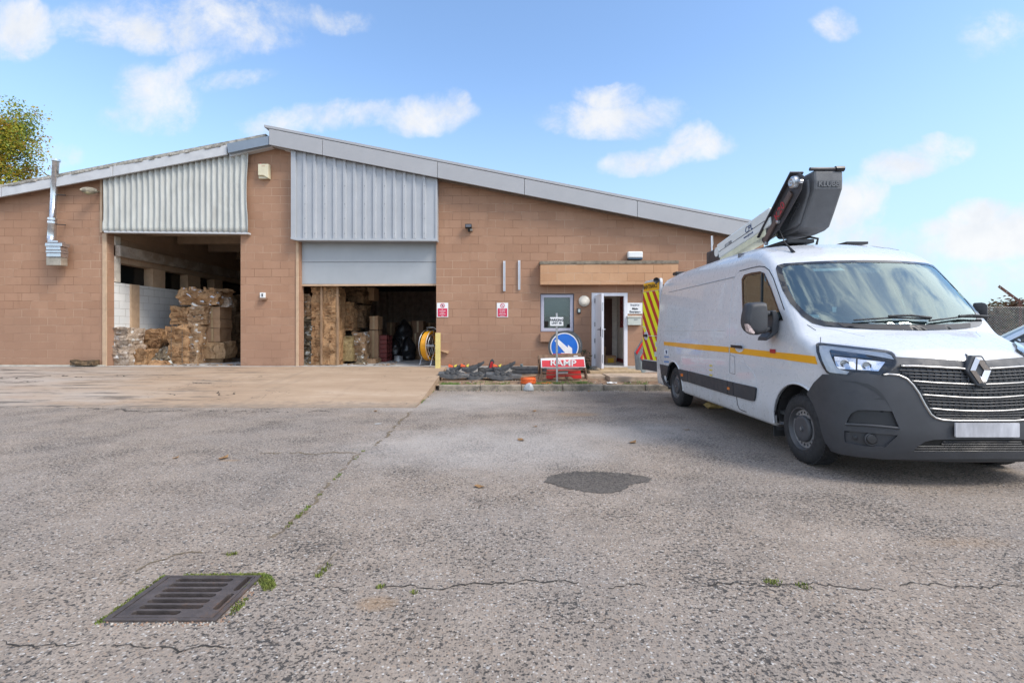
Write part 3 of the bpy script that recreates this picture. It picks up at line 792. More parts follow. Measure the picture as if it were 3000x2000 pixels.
def snets(Fv, lo, h):
    Sg = Fv < 0; nx, ny, nz = Fv.shape; c = np.zeros((nx-1, ny-1, nz-1), np.int8)
    offs = [(i, j, k) for i in (0, 1) for j in (0, 1) for k in (0, 1)]
    for i, j, k in offs: c += Sg[i:nx-1+i, j:ny-1+j, k:nz-1+k]
    idx = np.argwhere((c > 0) & (c < 8)); acc = np.zeros((len(idx), 3)); cnt = np.zeros(len(idx))
    for a in offs:
        for ax in range(3):
            if a[ax]: continue
            b = list(a); b[ax] = 1
            fa = Fv[idx[:, 0]+a[0], idx[:, 1]+a[1], idx[:, 2]+a[2]]; fb = Fv[idx[:, 0]+b[0], idx[:, 1]+b[1], idx[:, 2]+b[2]]
            m = (fa < 0) != (fb < 0); tt = np.where(m, fa/np.where(fa == fb, 1, fa-fb), 0)
            p = np.array(a, float)[None].repeat(len(idx), 0); p[:, ax] += tt
            acc += p*m[:, None]; cnt += m
    V = (idx+acc/cnt[:, None])*h+np.array(lo)
    ID = -np.ones((nx-1, ny-1, nz-1), np.int64); ID[tuple(idx.T)] = np.arange(len(idx)); Q = []
    def quads(ax):
        o = [slice(1, -1)]*3; o[ax] = slice(0, -1); o2 = list(o); o2[ax] = slice(1, None)
        s0, s1 = Sg[tuple(o)], Sg[tuple(o2)]; e = np.argwhere(s0 != s1)
        fl = s0[tuple(e.T)]; base = e.copy()
        for q in range(3):
            if q != ax: base[:, q] += 1
        u, w = (ax+1) % 3, (ax+2) % 3; r = []
        for du, dw in ((-1, -1), (0, -1), (0, 0), (-1, 0)):
            b = base.copy(); b[:, u] += du; b[:, w] += dw; r.append(ID[tuple(b.T)])
        r = np.stack(r, 1); r[~fl] = r[~fl][:, ::-1]; Q.append(r)
    for ax in range(3): quads(ax)
    return V, np.concatenate(Q)

def poly_sd(poly, X, Y):
    """signed distance to a polygon (inside negative), numpy"""
    d = np.full(X.shape, 1e9); ins = np.zeros(X.shape, bool); n = len(poly)
    for i in range(n):
        ax, ay = poly[i]; bx, by = poly[(i+1) % n]; ex, ey = bx-ax, by-ay
        q = np.clip(((X-ax)*ex+(Y-ay)*ey)/(ex*ex+ey*ey+1e-12), 0, 1)
        d = np.minimum(d, np.hypot(X-ax-q*ex, Y-ay-q*ey))
        if ay != by: ins ^= ((ay > Y) != (by > Y)) & (X < ex*(Y-ay)/ey+ax)
    return np.where(ins, -d, d)

class Skin:
    """projects outlines onto a body surface f(t, v, w) placed at world (VX, VY)"""
    def __init__(s, f, to_w, from_w, swap=False): s.f = f; s.to_w = to_w; s.from_w = from_w; s.swap = swap
    def nrm(s, p, e=9e-3):
        g = np.stack([(s.f(*(p+d).T)-s.f(*(p-d).T)) for d in np.eye(3)*e], 1)
        return g/np.maximum(1e-9, np.linalg.norm(g, axis=1))[:, None]
    def march(s, o, d, n, step):
        """o, d arrays (N,3) local; first crossing, else the closest approach"""
        N = len(o); best = np.full(N, 1e9); bt = np.zeros(N); hit = np.full(N, -1.0)
        for i in range(n):
            q = i*step; fv = s.f(*(o+d*q).T); m = (fv < best) & (hit < 0); bt[m] = q; best[m] = fv[m]
            hit[(fv < 0) & (hit < 0)] = q
            if (hit >= 0).all(): break
        lo = np.where(hit >= 0, hit-step, bt); hi = np.where(hit >= 0, hit, bt)
        for _ in range(22):
            mid = (lo+hi)/2; fv = s.f(*(o+d*mid[:, None]).T); lo = np.where(fv < 0, lo, mid); hi = np.where(fv < 0, mid, hi)
        return o+d*hi[:, None]
    def px(s, pts, y0=3.4, y1=11):
        p = np.array(pts, float); dw = np.stack([(p[:, 0]-CX)/F, np.ones(len(p)), (CY-p[:, 1])/F], 1)
        o = s.from_w(np.array([0, 0, CH])+dw*y0); o2 = s.from_w(np.array([0, 0, CH])+dw*(y0+1))
        return s.march(o, o2-o, int((y1-y0)/.03), .03)
    def side(s, pts, sg=-1):
        p = np.array(pts, float); n = len(p)
        return s.march(np.stack([p[:, 0], np.full(n, sg*1.3), p[:, 1]], 1), np.array([[0, -sg, 0]]).repeat(n, 0), 120, .012)
    def front(s, pts, t0=-.2):
        p = np.array(pts, float); n = len(p)
        return s.march(np.stack([np.full(n, t0), p[:, 0], p[:, 1]], 1), np.array([[1., 0, 0]]).repeat(n, 0), 240, .012)
    def top(s, pts):
        p = np.array(pts, float); n = len(p)
        return s.march(np.stack([p[:, 0], p[:, 1], np.full(n, 2.9)], 1), np.array([[0, 0, -1.]]).repeat(n, 0), 240, .012)
    def panel(s, outline, mode='px', holes=(), off=.004, thick=0, dens=None, step=None, mirror=False, clampv=False, flip=False):
        dens = dens or (9 if mode == 'px' else .05); step = step or dens*1.3
        v2, tr, bnd = tri2d(outline, holes, step, dens)
        p = getattr(s, mode)(v2)
        if clampv: p[:, 1] = np.minimum(p[:, 1], 0)
        return s.sheet(p, tr, bnd, off, thick, mirror)
    def sheet(s, p, tr, bnd, off, thick, mirror):
        n = s.nrm(p); a = p+n*off; V = a; Fc = [list(q) for q in tr]
        # make the faces look outwards
        q = np.array([a[i] for i in tr[0][:3]]); 
        tot = 0
        for g in tr[:40]:
            e = np.cross(a[g[1]]-a[g[0]], a[g[2]]-a[g[0]]); tot += np.dot(e, n[g[0]])
        if tot < 0: Fc = [list(reversed(g)) for g in Fc]; bnd = [(j, i) for i, j in bnd]
        if thick:
            N = len(a); V = np.concatenate([a, p+n*(off-thick)])
            Fc += [[i+N for i in reversed(g)] for g in Fc]
            Fc += [[i, j, j+N, i+N] for i, j in bnd]
        if mirror: V = V*np.array([1, -1, 1]); Fc = [list(reversed(g)) for g in Fc]
        if s.swap: Fc = [list(reversed(g)) for g in Fc]
        return s.to_w(V), Fc
    def line(s, pts, mode='px', off=.0, dens=None, mirror=False):
        p = getattr(s, mode)(densify(pts, dens or (8 if mode == 'px' else .04), closed=False)); p = p+s.nrm(p)*off
        if mirror: p = p*np.array([1, -1, 1])
        return [Vector(q) for q in s.to_w(p)]

VAN = Skin(van_f, lambda p: np.stack([p[:, 1]+VX, p[:, 0]+VY, p[:, 2]], 1), lambda p: np.stack([p[:, 1]-VY, p[:, 0]-VX, p[:, 2]], 1), True)
def zz(ox, oy, sc, *pts): return [(ox+x/sc, oy+y/sc) for x, y in pts]
def zA(*p): return zz(2200, 650, 2.0913, *p)
def zB(*p): return zz(2250, 1000, 3.92, *p)
def zC(*p): return zz(2600, 1000, 3.92, *p)
def zD(*p): return zz(1850, 450, 1.96, *p)
def zE(*p): return zz(1850, 780, 3.564, *p)

def paint_mat(name, col, coat=.6, flake=0):
    m, N, b = new_mat(name); p = N.coord()
    n = N.noise(p, 2.2, 6, .65); d = N.noise(p, 14, 6, .7)
    x, y, z = N.sep(pos(N))
    dirt = (N.noise(N.mapped(p, (3, 3, .7)), 3, 6, .7)*1.1-(z-.25)*1.6).ramp(.05, .75)
    c = N.mix(n.ramp(.3, .7)*.25, col, tuple(q*.93 for q in col)); c = N.mix(dirt*.5, c, (.36, .33, .28))
    N.wire(c, b.inputs['Base Color']); b.inputs['Roughness'].default_value = .32
    b.inputs['Coat Weight'].default_value = coat; b.inputs['Coat Roughness'].default_value = .04
    N.wire(d.ramp(.3, .75, .24, .42), b.inputs['Roughness'])
    return m
WPAINT = paint_mat('white van paint', (.56, .575, .605))
PLAST = M('grey bumper plastic', (.042, .044, .050), .55, var=.12, scale=5, bump=.12, bscale=300)
PLAST2 = M('dark grille plastic', (.022, .023, .026), .5, var=.1)
BLK = M('black trim', (.012, .012, .014), .45)
PIANO = M('black gloss trim', (.012, .012, .014), .12, coat=.5)
CHROME = M('chrome', (.42, .41, .40), .34, 1, var=.03)
CABIN = M('cabin plastic', (.035, .038, .042), .7)
SEATM = M('seat cloth', (.05, .055, .065), .95, bump=.3, bscale=200)
YSTR = M('amber reflective stripe', (.78, .36, .006), .4, var=.04, scale=2, coat=.2)
VGLASS = glass_mat('van glass', (.72, .89, .85), .01, .12, (.84, 1, .97))
TYRE = M('tyre rubber', (.022, .022, .024), .8, var=.25, scale=12, bump=.15, bscale=90)
HUBM = M('steel wheel', (.34, .34, .35), .45, .6, var=.1)
CAP = M('wheel cap plastic', (.06, .062, .068), .5, var=.1)
LAMPC = M('lamp chrome', (.75, .77, .80), .15, .9, var=.05)
LAMPL = M('lamp light guide', (.66, .70, .74), .25, var=.04, coat=.5)
LAMPD = M('lamp housing', (.03, .034, .04), .3)
LENS = glass_mat('lamp lens', (.94, .95, .97), .02, -.05)
RED = M('red sticker', (.42, .02, .03), .4); AMB = M('amber marker', (.62, .17, .02), .25, coat=.4)

van = thing('panel_van', (VX, VY+VL/2, 0), 'white high-roof panel van with amber side stripe and grey access basket on its roof', 'van')

# windscreen and side window openings
ws_half = [(0, 1.362), (.30, 1.366), (.55, 1.376), (.76, 1.398), (.845, 1.43), (.90, 1.50), (.935, 1.62), (.935, 1.76), (.915, 1.92), (.895, 2.02), (.87, 2.06), (.80, 2.078), (.4, 2.09), (0, 2.095)]
WSO = ws_half+[(-a, b) for a, b in reversed(ws_half[1:-1])]
sw = VAN.px(zD((637,725),(650,700),(690,688),(740,681),(765,692),(800,770),(845,895),(862,935),(868,952),(760,955),(670,955),(648,940),(642,900)))
SWO = [(p[0], p[2]) for p in sw]
def scale_poly(p, k, q=None):
    cx = sum(a for a, b in p)/len(p); cy_ = sum(b for a, b in p)/len(p); return [(cx+(a-cx)*k, cy_+(b-cy_)*(q or k)) for a, b in p]
AXT = (.855, 4.52)                                  # axle stations
hg = .02; lo = (-.10, -1.12, .12); ts = np.arange(lo[0], 5.75, hg); vs = np.arange(lo[1], 1.13, hg); wsn = np.arange(lo[2], 2.58, hg)
T3, V3, W3 = np.meshgrid(ts, vs, wsn, indexing='ij')
f0 = van_f(T3, V3, W3); g0 = np.maximum(f0, -(f0+.055))
V2, W2 = np.meshgrid(vs, wsn, indexing='ij')
c1 = poly_sd(scale_poly(WSO, .985), V2, W2)[None].repeat(len(ts), 0); c1 = np.maximum(c1, np.maximum(T3-2.0, 1.30-W3))
T2, W2b = np.meshgrid(ts, wsn, indexing='ij')
c2 = poly_sd(scale_poly(SWO, .98), T2, W2b)[:, None].repeat(len(vs), 1)
cut = np.minimum(c1, c2)
for a in AXT: cut = np.minimum(cut, np.maximum(np.hypot(T3-a, W3-.35)-(.445 if a < 2 else .43), .50-np.abs(V3)))
g0 = np.maximum(g0, -cut)
bv, bq = snets(g0, lo, hg)
fv = van_f(*bv.T); near = np.abs(fv) < .012
nn_ = VAN.nrm(bv[near]); bv[near] -= nn_*fv[near][:, None]
nv = VAN.nrm(bv, .022); nv[van_f(*bv.T) < -.027] *= -1
body = put('body', VAN.to_w(bv), bq[:, ::-1].tolist(), WPAINT, van, smooth=True)
body.data.normals_split_custom_set_from_vertices([(q[1], q[0], q[2]) for q in nv.tolist()])
del T3, V3, W3, f0, g0, c1, c2, cut

def vp(name, data, mat, parent=van, **k): return put(name, data[0], data[1], mat, parent, **k)
# windscreen: glass, black border, wipers
ws = vp('windscreen', VAN.panel(WSO, 'front', off=.002, dens=.04), VGLASS, smooth=True)
vp('border', VAN.panel([(a, b-(.022 if b < 1.5 else 0)) for a, b in scale_poly(WSO, 1.015, 1.02)], 'front', holes=[[(a*.968, 1.735+(b-1.735)*.94) for a, b in WSO]], off=.005, dens=.04), PIANO, ws, smooth=True)
vp('cowl', VAN.panel([(-.62, 1.36), (-.4, 1.338), (0, 1.328), (.4, 1.338), (.62, 1.36), (.66, 1.40), (.4, 1.385), (0, 1.38), (-.4, 1.385), (-.66, 1.40)], 'front', off=.008, dens=.04), BLK, smooth=True)
for a, b, c in (((2635, 938), (2505, 948), (2720, 941)), ((2880, 935), (2730, 948), (2880, 937))):
    pass
def wiper(pts, arm):
    w_ = MB(); l = VAN.line(pts, 'px', .028); w_.tube(l, .009, 6)
    w_.tube(VAN.line(arm, 'px', .045), [.012]*len(densify(arm, 8, closed=False)), 6)
    return w_.put('wiper', RUBB, van)
wiper(zA((625, 613), (860, 598), (1085, 606)), zA((1085, 606), (960, 592), (830, 596)))
wiper(zA((1080, 618), (1280, 592), (1425, 596)), zA((1425, 594), (1330, 588), (1250, 594)))
# paper and stickers behind the glass
PAPER = M('white paper', (.50, .53, .52), .7)
def sticker(name, pts, off=-.03, mat=PAPER): return vp(name, VAN.panel(zA(*pts), 'px', off=off, dens=20), mat)
sticker('windscreen_sticker', ((380,275),(560,268),(585,285),(390,290))); sticker('windscreen_sticker', ((312,555),(420,557),(425,575),(315,573)))
sticker('phone_holder', ((503,508),(530,508),(528,540),(506,540)))

sticker('mirror_mount', ((645,270),(820,265),(790,298),(670,300)), -.03, CABIN)
# side windows, both sides
for sg in (-1, 1):
    w_ = vp('side_window', VAN.panel(SWO, 'side', off=.001, dens=.04), VGLASS, smooth=True)
    fr_ = VAN.panel(scale_poly(SWO, 1.035), 'side', holes=[scale_poly(SWO, .94)], off=.005, dens=.03)
    if sg > 0:
        for o_, dat in ((w_, None),):
            me = o_.data; me.transform(Matrix.Diagonal((-1, 1, 1, 1))); me.flip_normals(); o_.location.x = -o_.location.x
        a = np.array(fr_[0]); a[:, 0] = 2*VX-a[:, 0]; fr_ = (a, [list(reversed(g)) for g in fr_[1]])
    vp('frame', fr_, PIANO, w_, smooth=True)
    tx = VAN.px(zD((752, 686)))[0]; tb = VAN.px(zD((748, 955)))[0]
    l = VAN.line([(tx[0], tx[2]), (tb[0], tb[2])], 'side', .006)
    if sg > 0: l = [Vector((2*VX-q.x, q.y, q.z)) for q in l]
    MB().tube(l, .012, 6).put('divider', BLK, w_)
# cab interior
cb = MB(); cb.box(VX-.86, VX+.86, VY+2.42, VY+2.46, .4, 2.36); cb.put('bulkhead', M('bulkhead', (.20, .20, .21), .8), van)
cb = MB(); cb.prism([(.92, 1.24), (1.08, 1.33), (1.30, 1.26), (1.42, 1.10), (1.42, .5), (.92, .5)], lambda u, w, d: (d, VY+u, w), VX-.80, VX+.80); cb.put('dashboard', CABIN, van, bevel=.03)
for sx in (-.45, .15, .52):
    st = MB(); st.box(VX+sx-.22, VX+sx+.22, VY+1.72, VY+2.18, .80, .95); st.box(VX+sx-.22, VX+sx+.22, VY+2.12, VY+2.28, .9, 1.52, Matrix.Rotation(R(-10), 3, 'X')); st.box(VX+sx-.12, VX+sx+.12, VY+2.22, VY+2.3, 1.56, 1.76)
    st.put('seat', SEATM, van, bevel=.04)
sv = MB(); c0 = Vector((VX-.45, VY+1.52, 1.22)); rot = Matrix.Rotation(R(35), 3, 'X')
ring = [c0+rot @ Vector((math.cos(a)*.20, 0, math.sin(a)*.20)) for a in [2*math.pi*i/32 for i in range(33)]]
sv.tube(ring, .016, 6); sv.bar(c0+rot @ Vector((-.19, 0, 0)), c0+rot @ Vector((.19, 0, 0)), .03, .02); sv.bar(c0, c0+Vector((0, -.22, -.16)), .06, .06); sv.put('steering_wheel', CABIN, van)
MB().box(VX-.95, VX+.95, VY+.75, VY+2.4, .42, .46).put('cab_floor', CABIN, van)
# wheels
TR = .345
def wheel(xf, y, sg):
    """xf: outer face; sg -1 left side, +1 right side"""
    wh = thing('wheel', (xf, y, TR), None, None); wh.parent = van; wh.location = Vector((xf, y, TR))-wloc(van)
    c = (xf, y, TR); ax = (-sg, 0, 0)
    tz = MB(); tz.lathe(c, ax, [(.015, .205), (.0, .225), (-.004, .26), (.006, .305), (.022, .330), (.045, .343), (.11, .345), (.175, .343), (.20, .325), (.215, .28), (.21, .21)], 64, cap=False)
    tz.put('tyre', TYRE, wh, auto=50)
    tz = MB()
    for k in range(64):
        a = 2*math.pi*k/64
        for d0, d1, s_ in ((.03, .075, .12), (.085, .14, -.05), (.15, .195, .1)):
            p0 = Vector((xf-sg*d0, y+math.cos(a)*.344, TR+math.sin(a)*.344)); p1 = Vector((xf-sg*d1, y+math.cos(a+s_*.3)*.344, TR+math.sin(a+s_*.3)*.344))
            if min(p0.z, p1.z) < .004: continue
            tz.bar(p0, p1, .016, .010, up=(0, math.cos(a), math.sin(a)))
    tz.put('tread', TYRE, wh)
    rm = MB(); rm.lathe(c, ax, [(.19, .205), (.02, .212), (.006, .214), (.004, .205), (.02, .196), (.045, .190), (.055, .180)], 48, cap=False); rm.put('rim', M('rim edge', (.10, .10, .105), .5, .4), wh, auto=40)
    ds = MB()
    n = 20; holes = []
    for k in range(n):
        a = 2*math.pi*k/n; holes.append([(math.cos(a+da)*r_, math.sin(a+da)*r_) for da, r_ in ((-.075, .150), (.075, .150), (.085, .160), (.06, .172), (-.06, .172), (-.085, .160))])
    ds.plate(circ(0, 0, .188, 64), holes, lambda u, q, d: (xf-sg*(d+(.02 if math.hypot(u, q) < .145 else .03)), y-sg*u*-1, TR+q), .012, .024)
    ds.put('disc', HUBM, wh, auto=30)
    MB().lathe(c, ax, [(.07, .20), (.075, .0)], 32).put('brake', BLK, wh)
    cp = MB(); cp.lathe(c, ax, [(.034, .132), (.018, .130), (.010, .122), (.007, .09), (.012, .05), (.012, .03), (.004, .026), (.004, 0)], 40, cap=False); cp.put('hub_cap', CAP, wh, auto=40)
    cp = MB()
    cp.prism([(0, -.019), (.012, 0), (0, .019), (-.012, 0)], lambda u, q, d: (xf-sg*d, y+u, TR+q), .0, .006); cp.put('hub_emblem', HUBM, wh)
    return wh
XO = VX-1.0+.02
for y, t_ in ((VY+AXT[0], 0), (VY+AXT[1], 1)):
    wheel(VX-.99, y, -1); wheel(VX+.99, y, 1)
for t_ in AXT:
    for sg in (-1, 1):
        r_ = .455 if t_ < 2 else .44; n = 28; v = []; f = []
        for i in range(n+1):
            a = math.pi*(i/n*1.16-.08)
            for d in (1.0, .52): v.append((VX+sg*d*(.985 if d > .9 else 1), VY+t_+math.cos(a)*r_, .35+math.sin(a)*r_))
        for i in range(n): f.append((2*i, 2*i+1, 2*i+3, 2*i+2))
        b0 = len(v); v.append((VX+sg*.52, VY+t_, .35))
        for i in range(n): f.append((2*i+1, b0, 2*i+3))
        put('wheel_arch_liner', v, f, RUBB, van, smooth=False)
        l = [(t_+math.cos(R(a))*(.447 if t_ < 2 else .432), .35+math.sin(R(a))*(.447 if t_ < 2 else .432)) for a in range(-4, 185, 4)]
        l = [q for q in l if not (t_ < 2 and q[0] < .40)]
        pts = VAN.line(l, 'side', .0, dens=.06)
        if sg > 0: pts = [Vector((2*VX-q.x, q.y, q.z)) for q in pts]
        MB().tube(pts, .012, 6).put('arch_lip', WPAINT, van, smooth=True)
# underbody
MB().box(VX-.75, VX+.75, VY+.3, VY+5.3, .30, .40).put('underbody', BLK, van)
for sg in (-1, 1): MB().box(VX+sg*.86-.12, VX+sg*.86+.12, VY+1.36, VY+1.375, .16, .58).put('mud_flap', RUBB, van)

# front bumper: thick moulded panel with pockets, both halves in one
cl = 2886
BUMP0 = zA((455,932),(400,985),(358,1052),(395,1110),(430,1200),(450,1290),(470,1345),(505,1392),(545,1405),(640,1422),(800,1437),(970,1440))+[(cl, 650+1440/2.0913), (cl, 1000+1252/3.92)]+zC((262,1252),(335,1180),(405,1138),(505,1116),(600,1114))+[(cl, 1000+1114/3.92), (cl, 650+1215/2.0913)]+zA((1225,1215),(1130,1206),(1080,1165),(1040,1100),(985,1015),(930,958),(870,935),(815,945),(640,925),(600,946),(500,935))
POCK = [zB((905,962),(925,890),(960,825),(1030,785),(1120,783),(1410,798),(1490,985)), zB((893,1018),(1475,1068),(1330,1198),(1100,1185),(905,1150),(890,1100))]
LOWG = zC((250,1262),(330,1172),(400,1128),(500,1106),(600,1104))+[(cl, 1000+1104/3.92), (cl, 1000+1262/3.92)]
LOWG2 = zC((262,1252),(335,1180),(405,1138),(505,1116),(600,1114))+[(cl+14, 1000+1114/3.92), (cl+14, 1000+1252/3.92)]
def both(name, outline, mat, mode='px', holes=(), off=.004, thick=0, parent=van, auto=35, **k):
    a = VAN.panel(outline, mode, holes, off, thick, clampv=True, **k); A = np.array(a[0]); Bv = A.copy(); Bv[:, 0] = 2*VX-Bv[:, 0]; n = len(A)
    if A[:, 0].max() < VX-.1:
        put(name, Bv, [list(reversed(g)) for g in a[1]], mat, parent, auto=auto); return put(name, A, a[1], mat, parent, auto=auto)
    return put(name, np.concatenate([A, Bv]), a[1]+[[i+n for i in reversed(g)] for g in a[1]], mat, parent, auto=auto)
bump = both('bumper', BUMP0, PLAST, holes=POCK, off=.028, thick=.03)
both('pocket_back', scale_poly(POCK[0], 1.08), PLAST2, off=.004, parent=bump)
both('fog_panel', scale_poly(POCK[1], 1.08), PLAST, off=.010, parent=bump)
both('crease', zB((862,452),(1010,462),(1140,490),(1230,535),(1300,600),(1345,672),(1410,795),(1330,668),(1200,660),(1290,640),(1225,580),(1130,525),(1000,478)), PLAST2, off=.0295, parent=bump)
for sg in (1, -1):
    def fx_(pts, off):
        l = VAN.line(pts, 'px', off); return [Vector((2*VX-q.x, q.y, q.z)) if sg < 0 else q for q in l]
    c = fx_(zB((1180,1112),(1180.1,1112)), .012)[0]
    MB().lathe(c, (-.12*sg, -1, 0), [(0, .042), (.012, .042), (.02, .034), (.022, .0)], 28).put('fog_lamp', PLAST2, bump, auto=40)
    MB().lathe(c, (-.12*sg, -1, 0), [(0, .055), (.010, .055), (.012, .046), (.0, .044)], 28).put('fog_ring', PLAST, bump, auto=40)
    c = fx_(zB((1005,1100),(1005.1,1100)), .012)[0]
    MB().lathe(c, (-.3*sg, -1, 0), [(0, .022), (.006, .022), (.010, .0)], 20).put('sensor', PLAST2, bump, auto=40)
    MB().tube(fx_(zB((905,945),(1200,962),(1490,990)), .026), .012, 6).put('pocket_rib', PLAST, bump, smooth=True)
vv = [-.86+1.72*i/24 for i in range(25)]; tf_ = [.05*(q/.55)**2+.06*(q/.9)**6+.02 for q in vv]
MB().prism(list(reversed([(a, b) for a, b in zip(vv, tf_)]+[(a, b+.14) for a, b in reversed(list(zip(vv, tf_)))])), lambda u, w, d: (VX+u, VY+w, d), .232, .292).put('bumper_lip', BLK, bump, bevel=.01)
# lower grille
both('lower_grille', LOWG2, DARK, off=.006, parent=bump)
mb = MB()
for py in range(1142, 1262, 26):
    x0 = 330 if py < 1180 else (300 if py < 1210 else 265)
    x0 = {1142: 620, 1168: 600}.get(py, x0)
    mb.tube(VAN.line(zC((x0, py))+[(cl, 1000+py/3.92)], 'px', .018, dens=16), .006, 5)
for i in range(22):
    for k, py in enumerate(range(1142, 1236, 26)):
        x = 620+i*26+(13 if k % 2 else 0) if py < 1180 else 330+i*36+(18 if k % 2 else 0)
        if x > 1100: continue
        mb.tube(VAN.line(zC((x, py), (x-4, py+26)), 'px', .015, dens=16), .006, 4)
n = len(mb.v); mb.add([(2*VX-a, b, c) for a, b, c in mb.v], [list(reversed(g)) for g in mb.f]); mb.put('lower_mesh', PLAST2, bump)
# main grille: dark back, chrome bars, fine mesh
GR = zA((885,828),(815,945),(870,935),(930,958),(985,1015),(1040,1100),(1080,1165),(1130,1206),(1225,1215))+[(cl, 650+1215/2.0913), (cl, 650+848/2.0913)]+zA((1310,852),(1100,838))
gr = both('grille', GR, BLK, off=.004)
both('surround', zC((95,186),(880,233),(940,158),(1085,150))+[(cl, 1000+300/3.92)]+zC((890,300),(140,272),(60,330),(0,372),(-60,372),(60,262)), PLAST, off=.012, thick=.012, parent=gr)
def bar2(name, pts, r_, mat, off, parent=gr, ctr=True):
    l = VAN.line(pts, 'px', off, dens=10)
    if ctr: l = [q for q in l if q.x < VX-.004]; l.append(Vector((VX, l[-1].y-.0005, l[-1].z)))
    m_ = [Vector((2*VX-q.x, q.y, q.z)) for q in l]
    if ctr: return MB().tube(l+list(reversed(m_)), r_, 8).put(name, mat, parent, smooth=True)
    MB().tube(l, r_, 8).put(name, mat, parent, smooth=True); return MB().tube(m_, r_, 8).put(name, mat, parent, smooth=True)
bar2('chrome_bar', zC((140,292),(300,292),(600,306),(850,318),(895,335)), .011, CHROME, .018, ctr=False)
cx_ = (cl-2600)*3.92
bar2('chrome_bar', zC((262,455),(540,476),(800,488),(cx_,497)), .0075, CHROME, .018)
bar2('chrome_bar', zC((372,610),(600,626),(850,642),(cx_,648)), .0075, CHROME, .018)
bar2('chrome_bar', zC((462,765),(650,782),(850,793),(cx_,797)), .0075, CHROME, .018)
bar2('chrome_outline', zC((-60,390),(0,382),(110,392),(200,432),(270,502),(340,602),(400,720),(470,832),(520,872),(600,896),(720,905),(cx_,905)), .011, CHROME, .026)
mb = MB(); rows = [((130,335),(895,362)), ((190,372),(925,402)), ((250,410),(945,440)), ((330,500),(cx_,532)), ((360,535),(cx_,565)), ((400,572),(cx_,598)), ((420,650),(cx_,680)), ((450,685),(cx_,712)), ((470,722),(cx_,748)), ((520,812),(cx_,828)), ((545,842),(cx_,852)), ((600,875),(cx_,880))]
def gclip(l):
    k = [q for q in l if q.x < VX-.004]
    if len(k) < len(l) and k: k.append(Vector((VX, k[-1].y, k[-1].z)))
    return k
for (a, b) in rows:
    l = gclip(VAN.line(zC(a, b), 'px', .012, dens=14))
    if len(l) > 1: mb.tube(l, .005, 4)
bands = [(310, 345, 150, 895, 12, 75), (345, 385, 130, 920, 12, 75), (385, 440, 240, 945, 12, 75), (490, 520, 330, cx_, 14, 68), (520, 555, 380, cx_, 14, 68), (555, 600, 440, cx_, 14, 68), (640, 668, 420, cx_, 14, 66), (668, 704, 470, cx_, 14, 66), (704, 745, 500, cx_, 14, 66), (795, 820, 540, cx_, 12, 66), (820, 850, 560, cx_, 12, 66)]
for k, (y0, y1, x0, x1, _, sp) in enumerate(bands):
    x = x0+(sp/2 if k % 2 else 0)
    while x < x1:
        s_ = (x-x0)/(cx_-x0)*30; l = gclip(VAN.line(zC((x, y0+s_), (x+2, y1+s_)), 'px', .011, dens=20)); x += sp
        if len(l) > 1: mb.tube(l, .005, 4)
mb.add([(2*VX-a, b, c) for a, b, c in mb.v], [list(reversed(g)) for g in mb.f]); mb.put('grille_mesh', PLAST, gr)
# emblem: faceted diamond on its shield
ec = VAN.px(zC((1088,325)))[0]; ey = VY+ec[0]; ez = ec[2]
def em(u, w, d): return (VX+u, ey-.035-d+(w*.16), ez+w)
MB().prism([(-.035,-.132),(.035,-.132),(.108,-.005),(.045,.122),(-.045,.122),(-.108,-.005)], em, -.03, .008).put('emblem_shield', PLAST, gr, bevel=.01)
mb = MB(); ou = [(0,.112),(.083,0),(0,-.112),(-.083,0)]; ou2 = [(.022,.108),(.083,0),(-.022,-.108),(-.083,0)]
oo = [(-.022,.108),(.022,.108),(.083,.0),(.022,-.108),(-.022,-.108),(-.083,.0)]; ii = [(0,.055),(0,.055),(.032,0),(0,-.055),(0,-.055),(-.032,0)]
mid = [(a*.62+c*.38, b*.62+d*.38) for (a, b), (c, d) in zip(oo, ii)]
v = [em(*q, .014) for q in oo]+[em(*q, .040) for q in mid]+[em(*q, .016) for q in ii]; f = []
for i in range(6):
    j = (i+1) % 6; f += [(i, j, 6+j, 6+i), (6+i, 6+j, 12+j, 12+i)]
put('emblem', v, [list(reversed(g)) for g in f], M('bright chrome', (.74, .74, .74), .2, 1, var=.03), gr)
# number plate, blank as in the photo
pc = VAN.px([(2882, 1256)])[0]
MB().prism(rrect(-.262, .262, -.058, .058, .008), lambda u, w, d: (VX+u, VY+pc[0]-.045-d, pc[2]+w), -.01, .002).put('number_plate', M('pale number plate', (.47, .47, .50), .4, var=.28, scale=7, stretch=(1, 1, .3)), van)
